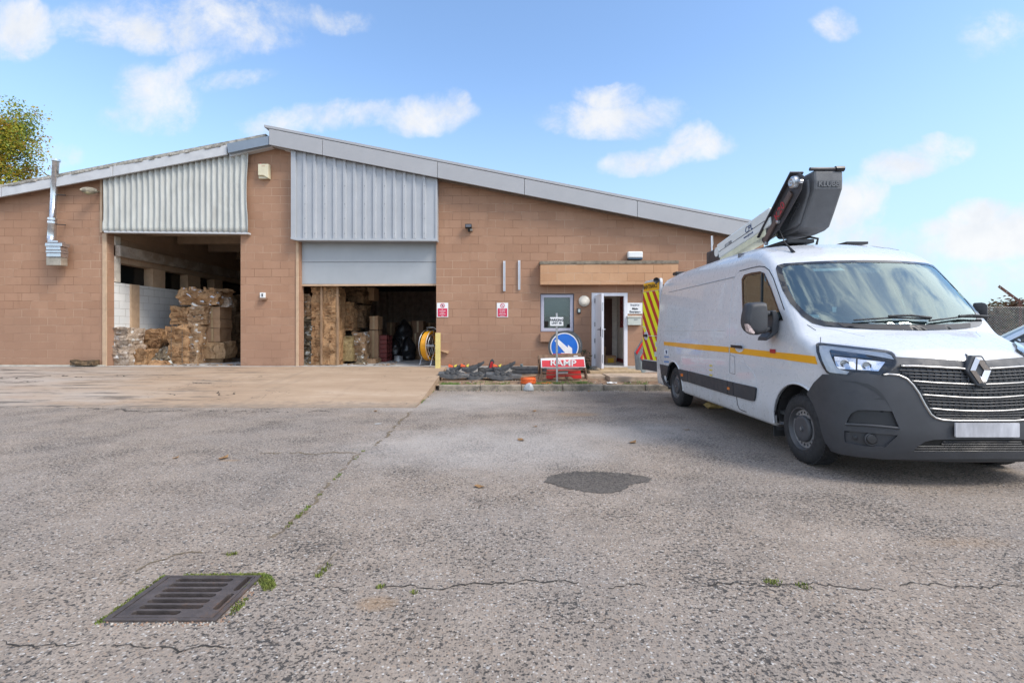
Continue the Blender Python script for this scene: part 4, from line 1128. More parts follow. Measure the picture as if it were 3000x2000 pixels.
# headlights
HL = zB((550,45),(560,28),(580,22),(620,22),(1360,108),(1420,125),(1450,150),(1488,225),(1484,262),(1440,310),(1338,400),(1200,385),(985,360),(950,385),(922,402),(800,392),(720,382),(680,360),(640,300),(590,205),(560,120))
for sg in (False, True):
    h_ = vp('headlight', VAN.panel(HL, 'px', off=.008, thick=.02, mirror=sg), LAMPD, smooth=False)
    vp('light_guide', VAN.panel(zB((590,62),(640,58),(1350,145),(1410,172),(1440,215),(1380,205),(1150,165),(720,105),(705,120),(745,215),(790,300),(850,330),(935,350),(910,378),(800,368),(720,355),(690,330),(640,230),(600,130)), 'px', off=.013, thick=.006, mirror=sg), LAMPL, h_)
    vp('reflector', VAN.panel(zB((762,182),(1010,208),(1005,330),(830,318),(790,290)), 'px', off=.013, thick=.006, mirror=sg, dens=12), LAMPC, h_)
    vp('reflector', VAN.panel(zB((1030,212),(1340,245),(1262,345),(1025,330)), 'px', off=.013, thick=.006, mirror=sg, dens=12), LAMPC, h_)
    for q in ((880, 262), (1130, 285)):
        p_ = VAN.line(zB(q, (q[0]+.1, q[1])), 'px', .016)[0]
        if sg: p_ = Vector((2*VX-p_.x, p_.y, p_.z))
        MB().lathe(p_, (.35 if sg else -.35, -1, .1), [(0, .034), (.006, .034), (.008, .028), (-.004, .020), (-.004, 0)], 20).put('bulb_bowl', CHROME, h_, auto=30)
    vp('shade_band', VAN.panel(zB((715,112),(1110,160),(1140,190),(1200,215),(770,172),(740,190)), 'px', off=.0135, thick=.004, mirror=sg), M('blue lamp shade', (.06, .12, .2), .2), h_)
    vp('lens', VAN.panel(HL, 'px', off=.024, mirror=sg), LENS, h_, smooth=True)
# stripe, trims, seams
SEAM = M('panel gap', (.05, .052, .06), .8)
def sgap(pts, r_=.0035, mode='px', name='panel_gap', mat=SEAM, off=.0005):
    return MB().tube(VAN.line(pts, mode, off), r_, 5).put(name, mat, van)
vp('side_stripe', VAN.panel(zE((338,785),(700,815),(1018,841),(1018,900),(700,870),(340,822)), 'px', off=.0025), YSTR)
vp('side_stripe', VAN.panel(zE((1028,842),(1604,903))+zB((250,135),(545,170),(570,262),(250,218))+zE((1604,972),(1380,945),(1028,901)), 'px', off=.0025), YSTR)
vp('side_moulding', VAN.panel(zE((497,1070),(592,1090),(598,1205),(540,1195),(520,1160)), 'px', off=.022, thick=.024), PLAST, bevel=.006)
vp('side_moulding', VAN.panel(zE((600,1092),(1012,1196),(1018,1335),(604,1207)), 'px', off=.022, thick=.024), PLAST, bevel=.006)
vp('side_moulding', VAN.panel(zE((1018,1197),(1072,1210),(1078,1352),(1022,1337)), 'px', off=.022, thick=.024), PLAST, bevel=.006)
vp('side_moulding', VAN.panel(zE((1080,1212),(1300,1262),(1312,1272),(1303,1370),(1290,1402),(1270,1404),(1085,1354)), 'px', off=.022, thick=.024), PLAST, bevel=.006)
for a, b in ((540, 1133), (1030, 1273)): vp('side_marker', VAN.panel(zE((a-12,b-16),(a+12,b-12),(a+12,b+16),(a-12,b+12)), 'px', off=.025, thick=.004, dens=4), AMB)
vp('rear_bumper', VAN.panel(zE((305,1020),(395,1040),(378,1145),(335,1130),(345,1180),(410,1262),(350,1230),(320,1150)), 'px', off=.02, thick=.03), PLAST)
vp('door_handle', VAN.panel(zE((1065,820),(1170,828),(1174,858),(1068,848)), 'px', off=.04, thick=.02), BLK, bevel=.006)
vp('handle_cup', VAN.panel([(a, b) for a, b in zE(*circ(1130, 845, 46, 20, 52))], 'px', off=.0035), M('white recess', (.62, .64, .68), .3), smooth=True)
vp('sticker', VAN.panel(zE((1447,862),(1508,866),(1508,910),(1447,904)), 'px', off=.0045, dens=6), RED)
for y_ in (1035, 1082, 1135): vp('warning_label', VAN.panel(zE((815,y_-8),(845,y_-5),(845,y_+8),(815,y_+5)), 'px', off=.003, dens=4), M('yellow label', (.7, .55, .02), .5))
vp('side_decal', VAN.panel(zE((345,865),(385,868),(385,925),(345,920)), 'px', off=.003, dens=6), M('pale blue decal', (.70, .76, .84), .4))
vp('side_decal', VAN.panel(zE((356,875),(374,877),(376,915),(362,912)), 'px', off=.004, dens=6), M('navy decal', (.04, .07, .16), .4))
for y_, h_ in ((935, 14), (985, 18)): vp('side_decal', VAN.panel(zE((342,y_),(392,y_+4),(392,y_+h_+4),(342,y_+h_)), 'px', off=.003, dens=6), M('blue decal', (.12, .25, .50), .4))
sgap(zE((392,270),(740,190),(1080,110)), .007, mat=M('roof groove', (.33, .35, .38), .6))
sgap(zE((340,668),(990,668)), .004, mat=M('soft crease', (.55, .57, .60), .4))
sgap(zE((345,622),(640,622),(640,660)), .003, mat=MATS['soft crease'])
sgap(zE((1025,842),(1030,912),(1026,1110),(1082,1125),(1078,940),(1030,925)), .0025)
sgap(zE((1020,1190),(1024,900),(1022,600),(1060,150),(1100,80))+zD((625,672)), .003, mat=MATS['soft crease'])
sgap(zE((1098,1360),(1108,1440),(1130,1490),(1200,1520)), .005, mat=BLK)
sgap(zD((622,674),(690,656),(735,647),(765,650),(790,668),(815,715),(850,815),(878,897)), .006, mat=BLK)
sgap(zE((1030,920),(1100,945),(1200,1030),(1270,1105),(1300,1160),(1305,1250)), .0025, mat=MATS['soft crease'])
sgap(zA((345,630),(370,646),(398,664)), .003, mat=BLK); sgap(zA((428,706),(427,725),(426,742)), .003, mat=BLK)
sgap(zC((60,170),(110,186),(500,210),(870,231)), .005, mat=BLK)
bar2('crease', zA((350,632),(520,660),(700,702)), .0025, MATS['soft crease'], .0, parent=van, ctr=False)
for q in ((1955, 735),): pass
# roof ridges and front vent line
for v_ in (.55, .72): 
    for sg in (-1, 1):
        MB().tube(VAN.line([(1.75, sg*v_), (2.4, sg*v_), (5.4, sg*v_)], 'top', .0), .008, 6).put('roof_ridge', WPAINT, van, smooth=True)
# rear door swung open, chevron panels
RDX = (1923, 1935)
dpx = [(1900, 812), (1944, 806), (1934, 1080), (1892, 1060)]
hx = VX-.93; hy = VY+VL+.02; ang = R(10)
dv = Vector((-math.sin(ang)*.0-.10, .62, 0)); 
def rdp(u, w, d):
    """u along the open door 0..0.74, w height, d out of its face towards the camera side"""
    a = R(78); return (hx+.03-math.cos(a)*u-math.sin(a)*d*1.0, hy+math.sin(a)*u-math.cos(a)*d, w)
rdo = MB(); dout = [(0, .50), (.74, .50), (.74, 2.20), (.70, 2.33), (.60, 2.38), (.02, 2.38), (0, 2.3)]
rdo.plate(dout, [], rdp, .03, -.03); rdoor = rdo.put('rear_door', WPAINT, van, bevel=.01)
CH_R = M('red chevron', (.45, .02, .02), .35, var=.05); CH_Y = M('fluorescent yellow chevron', (.80, .82, .01), .4, var=.03); CH_O = M('amber header', (.78, .40, .01), .4)
def clip_poly(poly, a, b, c):
    o = []; n = len(poly)
    for i in range(n):
        p, q = poly[i], poly[(i+1) % n]; dp = a*p[0]+b*p[1]-c; dq = a*q[0]+b*q[1]-c
        if dp <= 0: o.append(p)
        if (dp < 0) != (dq < 0): k = dp/(dp-dq); o.append((p[0]+(q[0]-p[0])*k, p[1]+(q[1]-p[1])*k))
    return o
area = [(.04, .72), (.72, .72), (.72, 2.14), (.04, 2.14)]
MB().plate(area, [], rdp, .0335, .0305).put('chevron_board', CH_R, rdoor)
for k in range(-4, 12):
    # bands fall towards the hinge side
    c0 = .1+k*.38; p_ = clip_poly(clip_poly(area, -1.5, 1, c0-.35), 1.5, -1, -(c0-.35-.19))
    if len(p_) > 2: MB().plate(p_, [], rdp, .0365, .0338).put('chevron', CH_Y, rdoor)
MB().plate([(.04, 2.15), (.70, 2.15), (.68, 2.33), (.04, 2.33)], [], rdp, .0345, .0305).put('header', CH_O, rdoor)
a_ = R(78); mt = Matrix(((math.cos(a_), 0, -math.sin(a_), 0), (-math.sin(a_), 0, -math.cos(a_), 0), (0, 1, 0, 0), (0, 0, 0, 1)))
mt.translation = Vector(rdp(.40, 2.24, .036))
text('lettering', 'MAINTENANCE', .125, None, M('black lettering', (.01, .01, .01), .5), rdoor, mtx=mt, sx=.68, bold=.002)
MB().plate([(0, .50), (.74, .50), (.74, .70), (0, .70)], [], rdp, .045, .03).put('kick_panel', PLAST, rdoor)
mb = MB(); mb.plate(rrect(.50, .64, 1.20, 1.25, .02), [], rdp, .075, .05); mb.put('handle', BLK, rdoor)
mb = MB(); mb.plate(circ(.57, 1.22, .09, 20), [], rdp, .040, .034); mb.put('handle_cup', M('silver recess', (.55, .57, .6), .4), rdoor)
mb = MB(); mb.tube([rdp(u, w, .045) for u, w in ((.72, 1.42), (.60, 1.40), (.52, 1.30), (.46, 1.22), (.04, 1.22))], .006, 5); mb.put('beading', M('white beading', (.7, .7, .72), .5), rdoor)
for u, w in ((.12, 1.05), (.16, .85)): MB().plate(rrect(u-.06, u+.06, w-.05, w+.05, .01), [], rdp, .039, .036).put('notice', PAPER, rdoor)
MB().tube([rdp(.05, 2.35, .06), rdp(0, 2.34, .12), rdp(-.08, 2.32, .16)], [.03, .045, .06], 10).put('marker_lamp', BLK, rdoor, smooth=True)
vp('rear_step', (MB().box(VX-.95, VX+.95, VY+VL-.05, VY+VL+.12, .36, .52).v, MB().box(0, 1, 0, 1, 0, 1).f), BLK, bevel=.01)
# door mirrors
def mirror(sg):
    mr = thing('door_mirror', (VX+sg*1.2, VY+1.2, 1.4), None, None); mr.parent = van; mr.location = Vector((VX+sg*1.2, VY+1.2, 1.4))-wloc(van)
    yd = 5.06
    def fn(u, w, d):
        q = P(u, w, yd); q.x *= 1; q = Vector((q.x, yd+d, q.z))
        
        if sg > 0: x = 2*VX-q.x-5.03; q = Vector((4.955+x*.52, q.y+x*.55, q.z))      # the far mirror is folded in a little
        return q
    hs = smooth_poly(zE((1200,402),(1228,378),(1370,372),(1395,395),(1398,640),(1385,690),(1300,722),(1232,700),(1180,650),(1163,560)), 2)
    hs = list(reversed(hs)) if sg < 0 else hs
    n = len(hs); cxm = sum(a for a, b in hs)/n; cym = sum(b for a, b in hs)/n; v = []; f = []
    for k, d in ((.72, -.085), (.86, -.078), (.95, -.055), (1, -.02), (1, .06), (.95, .075)):
        for a, b in hs: v.append(fn(cxm+(a-cxm)*k, cym+(b-cym)*k, d))
    for r_ in range(5):
        for i in range(n): j = (i+1) % n; f.append((r_*n+i, r_*n+j, (r_+1)*n+j, (r_+1)*n+i))
    f.append(tuple(reversed(range(n)))); f.append(tuple(range(5*n, 6*n)))
    hsg = put('housing', v, f, PLAST, mr, auto=50)
    put('mirror_glass', [fn(cxm+(a-cxm)*.86, cym+(b-cym)*.86, .077) for a, b in hs], [tuple(range(n))], CHROME, mr)
    for pts in (((1385,495),(1440,488),(1500,490)), ((1380,668),(1430,668),(1500,650))):
        l = [fn(*zE(q)[0], .02+.05*i) for i, q in enumerate(pts)]; MB().tube(l, [.034, .03, .026], 10).put('arm', PLAST, mr, smooth=True)
    bp = zE((1500,462),(1545,452),(1582,530),(1568,690),(1500,745),(1440,782),(1452,742),(1500,690),(1512,560)); bp = bp if sg > 0 else list(reversed(bp))
    MB().prism(list(reversed(bp)), lambda u, w, d: fn(u, w, d), .06, .26).put('base', PLAST, mr, bevel=.012)
    MB().prism(zE((1168,600),(1195,620),(1245,690),(1235,705),(1185,680)), lambda u, w, d: fn(u, w, d), -.09, -.02).put('indicator', AMB if False else M('clear indicator', (.55, .44, .42), .2, var=.4, scale=40), mr)
mirror(-1); mirror(1)
# aerial
a0 = VAN.px([(2325, 740)])[0]; aw = Vector(VAN.to_w(a0[None])[0])
MB().tube([aw, aw+Vector((-.02, .04, .06)), aw+Vector((-.035, .12, .14)), aw+Vector((-.075, .20, .36))], [.022, .012, .006, .004], 8).put('aerial', BLK, van, smooth=True)
MB().box(VX+.35, VX+.62, VY+2.1, VY+2.3, 2.425, 2.455).put('roof_vent', BLK, van)
MB().box(VX-.75, VX-.5, VY+5.2, VY+5.4, 2.40, 2.46).put('roof_lamp', BLK, van, bevel=.01)

# ------------------------------------------------------------------ access platform on the roof: turret, boom, bracket, basket
CREAM = M('cream boom paint', (.72, .75, .73), .4, var=.05, scale=3, coat=.2)
DKST = M('dark steel frame', (.06, .055, .058), .5, .3, var=.15)
BSK = M('grey basket plastic', (.115, .118, .125), .62, var=.12, scale=4, bump=.12, bscale=120)
pf = van
def boom_pt(px, py, X): y = F*X/(px-CX); return Vector((X, y, CH+(CY-py)/F*y))
b0 = boom_pt(2118, 738, 3.50); b1 = boom_pt(2262, 643, 3.50); ext = (b1-b0)*.08
bm = MB(); bm.bar(b0, b1+ext, .20, .25); bo = bm.put('boom', CREAM, pf, bevel=.02)
bm = MB(); bm.bar(b0+Vector((-.005, 0, -.17)), b1+Vector((-.005, 0, -.17)), .17, .10); bm.put('lower_boom', M('pale yellow boom paint', (.72, .71, .52), .45), pf, bevel=.015)
MB().bar(b0+Vector((-.102, 0, -.02)), b1+Vector((-.102, 0, -.02)), .004, .006).put('boom_seam', SEAM, bo)
dirb = (b1-b0).normalized(); upb = Vector((-1, 0, 0)).cross(dirb).normalized()
upb = upb if upb.z > 0 else -upb
def boom_text(txt, k, sz, mat, du=0):
    q = b0.lerp(b1, k)+Vector((-.104, 0, 0))+upb*du
    xa = -dirb; m_ = Matrix.Identity(4)
    # reading direction runs towards the camera
    m_.col[0][:3] = -dirb if False else -(-dirb); m_.col[1][:3] = upb; m_.col[2][:3] = Vector(m_.col[0][:3]).cross(upb)
    if Vector(m_.col[2][:3]).x > 0: m_.col[0][:3] = -Vector(m_.col[0][:3]); m_.col[2][:3] = -Vector(m_.col[2][:3])
    m_.translation = q; return text('lettering', txt, sz, None, mat, bo, mtx=m_)
NAVY = M('navy lettering', (.03, .06, .16), .5)
boom_text('CPL', .72, .13, NAVY, .02); boom_text('www.cpl.co.uk', .70, .045, NAVY, -.065); boom_text('KLUBB', .28, .08, M('grey lettering', (.2, .2, .22), .5), .0)
MB().box(3.40, 3.62, b0.y-.1, b0.y+.45, 2.42, 2.70).put('turret', DKST, pf, bevel=.03)
MB().lathe((3.52, b0.y, b0.z), (1, 0, 0), [(-.13, .08), (.13, .08)], 16).put('pivot', CREAM, pf)
MB().tube([(3.42, b0.y+.25, 2.66), (3.42, b0.y+.26, 2.95)], .012, 6).put('whip', WPAINT, pf)
# slanted bracket carrying the basket
k0 = boom_pt(2242, 695, 3.48); k1 = boom_pt(2347, 496, 3.48); kd = (k1-k0).normalized(); kn = Vector((0, kd.z, -kd.y)); kn = kn if kn.y < 0 else -kn
br = MB()
def brk(u, w, d): return k0+kd*u+kn*(w+.14)+Vector((d, 0, 0))
L_ = (k1-k0).length
br.prism([(-.02, -.09), (.05, -.16), (L_-.12, -.15), (L_, -.06), (L_+.03, .04), (L_-.10, .13), (.35, .13), (0, .02)], brk, -.06, -.045)
br.put('bracket', DKST, pf, bevel=.006)
MB().prism([(-.02, -.17), (L_-.05, -.17), (L_-.05, -.15), (-.02, -.15)], brk, -.10, .06).put('bracket_flange', DKST, pf)
MB().prism([(.05, -.03), (L_-.22, -.03), (L_-.22, .05), (.05, .05)], brk, -.09, -.062).put('bracket_channel', M('brown steel', (.13, .09, .075), .5, .3), pf, bevel=.006)
MB().lathe(brk(L_-.10, -.02, -.06), (-1, 0, 0), [(0, .075), (.05, .07), (.06, .05), (.07, .045), (.065, .02), (.075, 0)], 24).put('pivot', STEEL, pf, auto=30)
for u, w in ((.42, .06), (.06, .06), (L_-.02, .08)): MB().lathe(brk(u, w, -.062), (-1, 0, 0), [(0, .025), (.03, .025), (.035, 0)], 10).put('bolt', STEEL, pf)
mk = Matrix.Identity(4); mk.col[0][:3] = kd; mk.col[1][:3] = -kn; mk.col[2][:3] = kd.cross(-kn)
if Vector(mk.col[2][:3]).x > 0: mk.col[1][:3] = kn; mk.col[2][:3] = kd.cross(kn)
mk.translation = brk(L_*.52, .01, -.094); text('lettering', 'K20', .15, None, RED, pf, mtx=mk)
# basket: bent grey shell, prism along x
def bsk(px, py, X): q = boom_pt(px, py, X); return (q.y, q.z)
X0, X1 = 3.58, 3.93
fr0 = [bsk(a, b, X0) for a, b in ((2384,498),(2385,528),(2384,553),(2364,620),(2349,666),(2336,678),(2315,688))]
kt = brk(L_, 0, 0); kb = brk(.1, .0, 0)
back = [(fr0[-1][0]+.30, fr0[-1][1]+.0), (fr0[-1][0]+.40, fr0[-1][1]+.08), (fr0[0][0]+.24, fr0[0][1])]
sh = fr0+back
basket = MB().prism(sh, lambda u, w, d: (d, u, w), X0, X1).put('basket', BSK, pf, bevel=.03)
sp = scale_poly(fr0+back, .78)
MB().prism(sp, lambda u, w, d: (d, u, w), X0-.035, X0+.01).put('side_panel', BSK, basket, bevel=.02)
ft = fr0[0]; MB().tube([(X0-.04, ft[0]+.01, ft[1]+.012), (X1, ft[0]+.01, ft[1]+.014)], .022, 8).put('top_rail', DKST, basket)
MB().tube([(X1-.09, ft[0]+.01, ft[1]+.014), (X1+.01, ft[0]+.01, ft[1]+.016)], .034, 8).put('rail_cap', BLK, basket)
text('lettering', 'KLUBB', .085, ((X0+X1)/2, fr0[1][0]-.003, fr0[0][1]-.17), M('moulded lettering', (.115, .12, .13), .6), basket, ext=.004, bold=.002)
mk2 = mk.copy(); yy = sum(a for a, b in sp)/len(sp); zz2 = sum(b for a, b in sp)/len(sp); mk2.translation = Vector((X0-.036, yy+.05, zz2-.02)); text('lettering', 'KLUBB', .11, None, MATS['moulded lettering'], basket, mtx=mk2, ext=.005)
MB().box(3.46, 3.80, 6.0, 6.7, 2.43, 2.48).put('rest_frame', BLK, pf, bevel=.01)
MB().tube([(3.95, 6.2, 2.44), (3.97, 6.2, 2.52), (3.9, 6.25, 2.55), (3.75, 6.3, 2.52)], .016, 6).put('hose', RUBB, pf)
# ================================================================== what is stored in the bays
def card_mat(name, cols, layers=60, light=None, lamt=.3):
    m, N, b = new_mat(name); p = N.coord()
    w = N.noise(p, 3.5, 6, .7, col=True); wx, wy, wz = N.sep(w)
    x, y, z = N.sep(p)
    lh = N.noise(N.comb(x*2.2+wx*.6, y*2.2, z*layers*.42+wx*4.0), 1.0, 6, .7); lv = N.noise(N.comb(x*15+wy*3.5, y*15+wx*3.5, z*1.9+wz), 1.0, 6, .7)
    pk = N.noise(p, 1.9, 3, .5).ramp(.42, .5); lay = lh*(1.0-pk)+lv*pk
    big = N.noise(p, 3.2, 7, .7, .6); fine = N.noise(N.mapped(p, (10, 10, 34)), 1.0, 6, .75)
    c = N.cramp(big, [(.25, tuple(q*.40 for q in cols[0])), (.42, cols[0]), (.55, cols[1]), (.75, cols[2])])
    c = N.mix(lay.ramp(.50, .36)*.7, c, tuple(q*.22 for q in cols[0])); c = N.mix(fine.ramp(.56, .72)*.5, c, tuple(min(1, q*1.45) for q in cols[2]))
    if light:
        sc = N.voro(N.mapped(p, (9, 9, 15)), 1.0, out='Color'); c = N.mix((N.sep(sc)[0]).ramp(1-lamt-.03, 1-lamt)*N.noise(p, 3, 4).ramp(.35, .6), c, light)
    N.wire(c, b.inputs['Base Color']); b.inputs['Roughness'].default_value = .9; b.inputs['Specular IOR Level'].default_value = .2
    N.wire(N.bump(lay*.8+fine*.5+big, 1.0, .04), b.inputs['Normal'])
    return m
BROWN = [(.31, .175, .088), (.43, .255, .13), (.54, .345, .195)]
BALE1 = card_mat('baled brown cardboard', BROWN)
BALE2 = card_mat('baled cardboard and white paper', [(.34, .21, .12), (.44, .29, .17), (.54, .40, .28)], light=(.70, .68, .64), lamt=.07)
BALE3 = card_mat('baled pale mixed paper', [(.36, .27, .20), (.45, .36, .28), (.58, .51, .43)], light=(.66, .65, .62), lamt=.08)
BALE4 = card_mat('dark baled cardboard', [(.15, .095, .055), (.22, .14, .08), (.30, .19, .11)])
BALE5 = card_mat('dark baled scrap', [(.11, .085, .06), (.19, .15, .10), (.30, .22, .14)], light=(.6, .62, .6), lamt=.2)
BOXM = M('plain carton board', (.36, .22, .125), .88, var=.15, scale=3, bump=.15, bscale=50)
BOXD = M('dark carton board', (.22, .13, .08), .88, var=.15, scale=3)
TAPE = M('parcel tape', (.42, .30, .17), .35)
STRAP = M('baling strap', (.10, .09, .075), .5)
CLUMP = [0]
def rough_box(x0, x1, y0, y1, z0, z1, amp=.03, n=11, seed=1, bulge=.0, taper=0, lean=0):
    """a box whose faces are beaten out of shape"""
    v = {}; V = []; Fc = []
    def vid(i, j, k):
        if (i, j, k) in v: return v[(i, j, k)]
        u, w, t = i/n, j/n, k/n; p = Vector((x0+(x1-x0)*u, y0+(y1-y0)*w, z0+(z1-z0)*t))
        c = Vector(((x0+x1)/2, (y0+y1)/2, (z0+z1)/2))
        p.x = c.x+(p.x-c.x)*(1+bulge*math.sin(math.pi*t)-taper*t)+lean*t*(z1-z0); p.y = c.y+(p.y-c.y)*(1+bulge*math.sin(math.pi*t)-taper*t)
        e = min(1, .15+1.6*t) if k else 0
        q = p*3.1+Vector((seed*7.3, seed*3.1, 0)); d = mnoise.noise_vector(q)*amp*1.9+mnoise.noise_vector(q*3.3)*amp*.75
        lay = mnoise.noise(Vector((seed, p.z*26, p.x*1.5)))*amp*.6
        p += d*e; p.x += lay*e*(u-.5)*2; p.y += lay*e*(w-.5)*2
        if k == 0: p.z = z0
        V.append(p); v[(i, j, k)] = len(V)-1; return len(V)-1
    for a in range(n):
        for b in range(n):
            for fc in (((a,b,0),(a,b+1,0),(a+1,b+1,0),(a+1,b,0)), ((a,b,n),(a+1,b,n),(a+1,b+1,n),(a,b+1,n)),
                       ((a,0,b),(a+1,0,b),(a+1,0,b+1),(a,0,b+1)), ((a,n,b),(a,n,b+1),(a+1,n,b+1),(a+1,n,b)),
                       ((0,a,b),(0,a,b+1),(0,a+1,b+1),(0,a+1,b)), ((n,a,b),(n,a+1,b),(n,a+1,b+1),(n,a,b+1))):
                Fc.append([vid(*q) for q in fc])
    return V, Fc
FL = .352
BALES = []
def bale(name, px0, px1, py0, py1, y, dep, mat, label, cat, amp=.035, seed=1, group=None, z0=None, strap=0, flaps=0, **k):
    flaps = flaps*2
    x0, x1 = FX(px0, y), FX(px1, y); zb_ = FZ(py1, y) if z0 is None else z0; zt_ = FZ(py0, y)
    V, Fc = rough_box(x0, x1, y, y+dep, zb_, zt_, amp, seed=seed, **k)
    t = thing(name, ((x0+x1)/2, y+dep/2, zb_), label, cat, group)
    put('bulk', V, Fc, mat, t, smooth=False)
    for i in range(strap):
        zs = x0+(x1-x0)*(i+.5)/strap
        MB().tube([(zs, y-amp*.7, zb_+.02), (zs+.01, y-amp*.9, zt_+amp*.5), (zs, y+dep*.6, zt_+amp)], .007, 4).put('strap', STRAP, t)
    if flaps:      # torn sheets sticking out of the face
        rr_ = random.Random(seed); mb = MB()
        for i in range(flaps):
            cx_ = rr_.uniform(x0, x1-.12); cz = rr_.uniform(zb_+.06, zt_-.05); w_ = rr_.uniform(.08, .28); h_ = rr_.uniform(.02, .14); e = rr_.uniform(.02, .10)
            mb.add([(cx_, y-.01, cz), (cx_+w_, y-.01, cz+rr_.uniform(-.03, .03)), (cx_+w_*.9, y-e, cz+h_), (cx_+.02, y-e*rr_.uniform(.4, 1), cz+h_*1.1)], [(0, 1, 2, 3)])
        tag(mb.put('torn_sheets', mat, t, solid=.006), kind='stuff')
    return t
# first bay
bale('paper_bale', 317, 379, 1010, 1079, 13.42, .62, BALE3, 'pale crushed paper bale standing against the left jamb of the first bay, lower of two', 'bale', .045, 1, bulge=.08, z0=FL, flaps=10)
bale('paper_bale', 319, 374, 962, 1009, 13.44, .58, BALE3, 'whitish crushed paper bale on top of the pale bale at the left jamb', 'bale', .04, 2, bulge=.10, flaps=8)
bale('cardboard_bale', 376, 427, 1025, 1076, 13.6, .5, BALE1, 'small plain brown cardboard bale on the floor right of the pale paper bale', 'bale', .02, 3, z0=FL, flaps=4)
bale('cardboard_bale', 374, 468, 966, 1068, 14.15, .8, BALE1, 'wide tawny cardboard bale behind the small brown bale in the first bay', 'bale', .06, 4, z0=FL, taper=.08, flaps=14)
bale('scrap_heap', 426, 492, 1024, 1072, 13.75, .6, BALE5, 'low dark heap of loose scrap between the brown bales of the first bay', 'scrap heap', .10, 5, z0=FL, taper=.75)
bale('paper_scrap', 430, 480, 1058, 1072, 13.5, .3, BALE1, 'flat torn brown cardboard lying in front of the dark scrap heap', 'cardboard', .03, 6, z0=FL, taper=.4)
bale('cardboard_bale', 488, 552, 953, 1064, 14.0, .8, BALE1, 'tall brown strapped cardboard bale in the middle of the first bay', 'bale', .05, 7, z0=FL, strap=2, flaps=12)
bale('paper_bale', 550, 578, 950, 1062, 14.05, .7, BALE2, 'narrow white and brown paper bale beside the tall strapped bale', 'bale', .05, 8, z0=FL, flaps=10)
bale('cardboard_bale', 498, 552, 897, 951, 14.3, .8, BALE1, 'brown cardboard bale stacked on the tall strapped bale', 'bale', .05, 9, flaps=10, z0=FZ(951, 14.3))
bale('paper_bale', 550, 596, 893, 950, 14.2, .8, BALE2, 'crushed white and brown paper bale stacked above the narrow bale', 'bale', .055, 10, flaps=12)
bale('scrap_bale', 528, 634, 848, 893, 14.35, .9, card_mat('crumpled cardboard and foil', BROWN, light=(.72, .76, .84), lamt=.10), 'loose crumpled cardboard with shiny foil on top of the whole stack', 'bale', .075, 11, bulge=.06, flaps=20)
for i, (a, b, c, d, l) in enumerate(((598, 644, 898, 934, 'top brown carton of the three stacked under the foil heap'), (599, 645, 935, 961, 'squat middle carton of the three stacked under the foil heap'), (602, 644, 962, 1001, 'lowest brown carton of the three, resting on the long brown roll'))):
    y = 14.5; t = thing('carton', (FX((a+b)/2, y), y+.3, FZ(d, y)), l, 'box', 'cartons stacked under the foil heap')
    V, Fc = rough_box(FX(a, y), FX(b, y), y, y+.6, FZ(d, y)+.003, FZ(c, y), .012, n=6, seed=20+i); put('box', V, Fc, BOXM, t)
    MB().box(FX((a+b)/2, y)-.03, FX((a+b)/2, y)+.03, y-.016, y-.006, FZ(d, y)+.02, FZ(c, y)).put('tape', TAPE, t)
bale('cardboard_roll', 576, 658, 1001, 1048, 14.4, .55, card_mat('rolled brown cardboard', [(.34, .21, .11), (.42, .27, .15), (.48, .32, .19)]), 'long bulging brown cardboard roll lying right of the tall bale', 'cardboard roll', .03, 12, bulge=.12, z0=FZ(1050, 14.4))
MB().box(FX(580, 14.4), FX(650, 14.4), 14.45, 14.9, FL, FZ(1050, 14.4)).put('pallet_block', BALE4, None); o = bpy.data.objects['pallet_block']; o.name = 'pallet'; tag(o, 'dark low pallet under the long brown cardboard roll', 'pallet')
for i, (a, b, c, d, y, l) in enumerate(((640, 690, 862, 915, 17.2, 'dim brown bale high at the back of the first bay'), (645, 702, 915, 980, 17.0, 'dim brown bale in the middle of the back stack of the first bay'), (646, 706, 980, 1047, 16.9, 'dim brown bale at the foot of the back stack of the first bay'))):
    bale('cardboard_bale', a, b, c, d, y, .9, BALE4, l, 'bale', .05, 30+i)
bale('scrap_heap', 640, 668, 872, 893, 14.6, .3, BALE3, 'small heap of white crumpled paper beside the foil topped stack', 'scrap heap', .05, 38, taper=.3, z0=FZ(899, 14.6))
# second bay
y = 13.5
bale('scrap_bale', 884, 914, 1010, 1068, y+.1, .6, BALE5, 'dark mixed scrap bale at the foot of the left jamb in the second bay', 'bale', .07, 40, z0=FL, flaps=8)
bale('scrap_bale', 884, 914, 935, 1008, y+.1, .6, BALE5, 'mixed scrap bale in the middle of the pile at the left jamb', 'bale', .07, 41, flaps=12)
bale('scrap_bale', 884, 916, 865, 934, y+.12, .6, BALE2, 'crushed white and brown bale topping the pile at the left jamb', 'bale', .08, 42, taper=.2, flaps=12)
bale('cardboard_stack', 911, 940, 838, 1066, y+.05, .5, BALE1, 'tall thin upright stack of tawny cardboard beside the left jamb pile', 'cardboard', .035, 43, z0=FL, flaps=16)
bale('cardboard_stack', 946, 986, 836, 1058, y+.0, .7, BALE1, 'tallest upright stack of orange brown flattened cardboard in the second bay', 'cardboard', .03, 44, z0=FL, flaps=14)
WOODM = M('weathered timber', (.30, .19, .11), .85, var=.3, scale=3, bump=.3, bscale=40, stretch=(6, 6, .8))
for px, l in ((943, 'wooden upright left of the tallest cardboard stack'), (990, 'wooden upright right of the tallest cardboard stack')):
    o = MB().box(FX(px-3, y), FX(px+3, y), y-.04, y+.03, FL, FZ(838, y)).put('timber_post', WOODM, bevel=.004); tag(o, l, 'post')
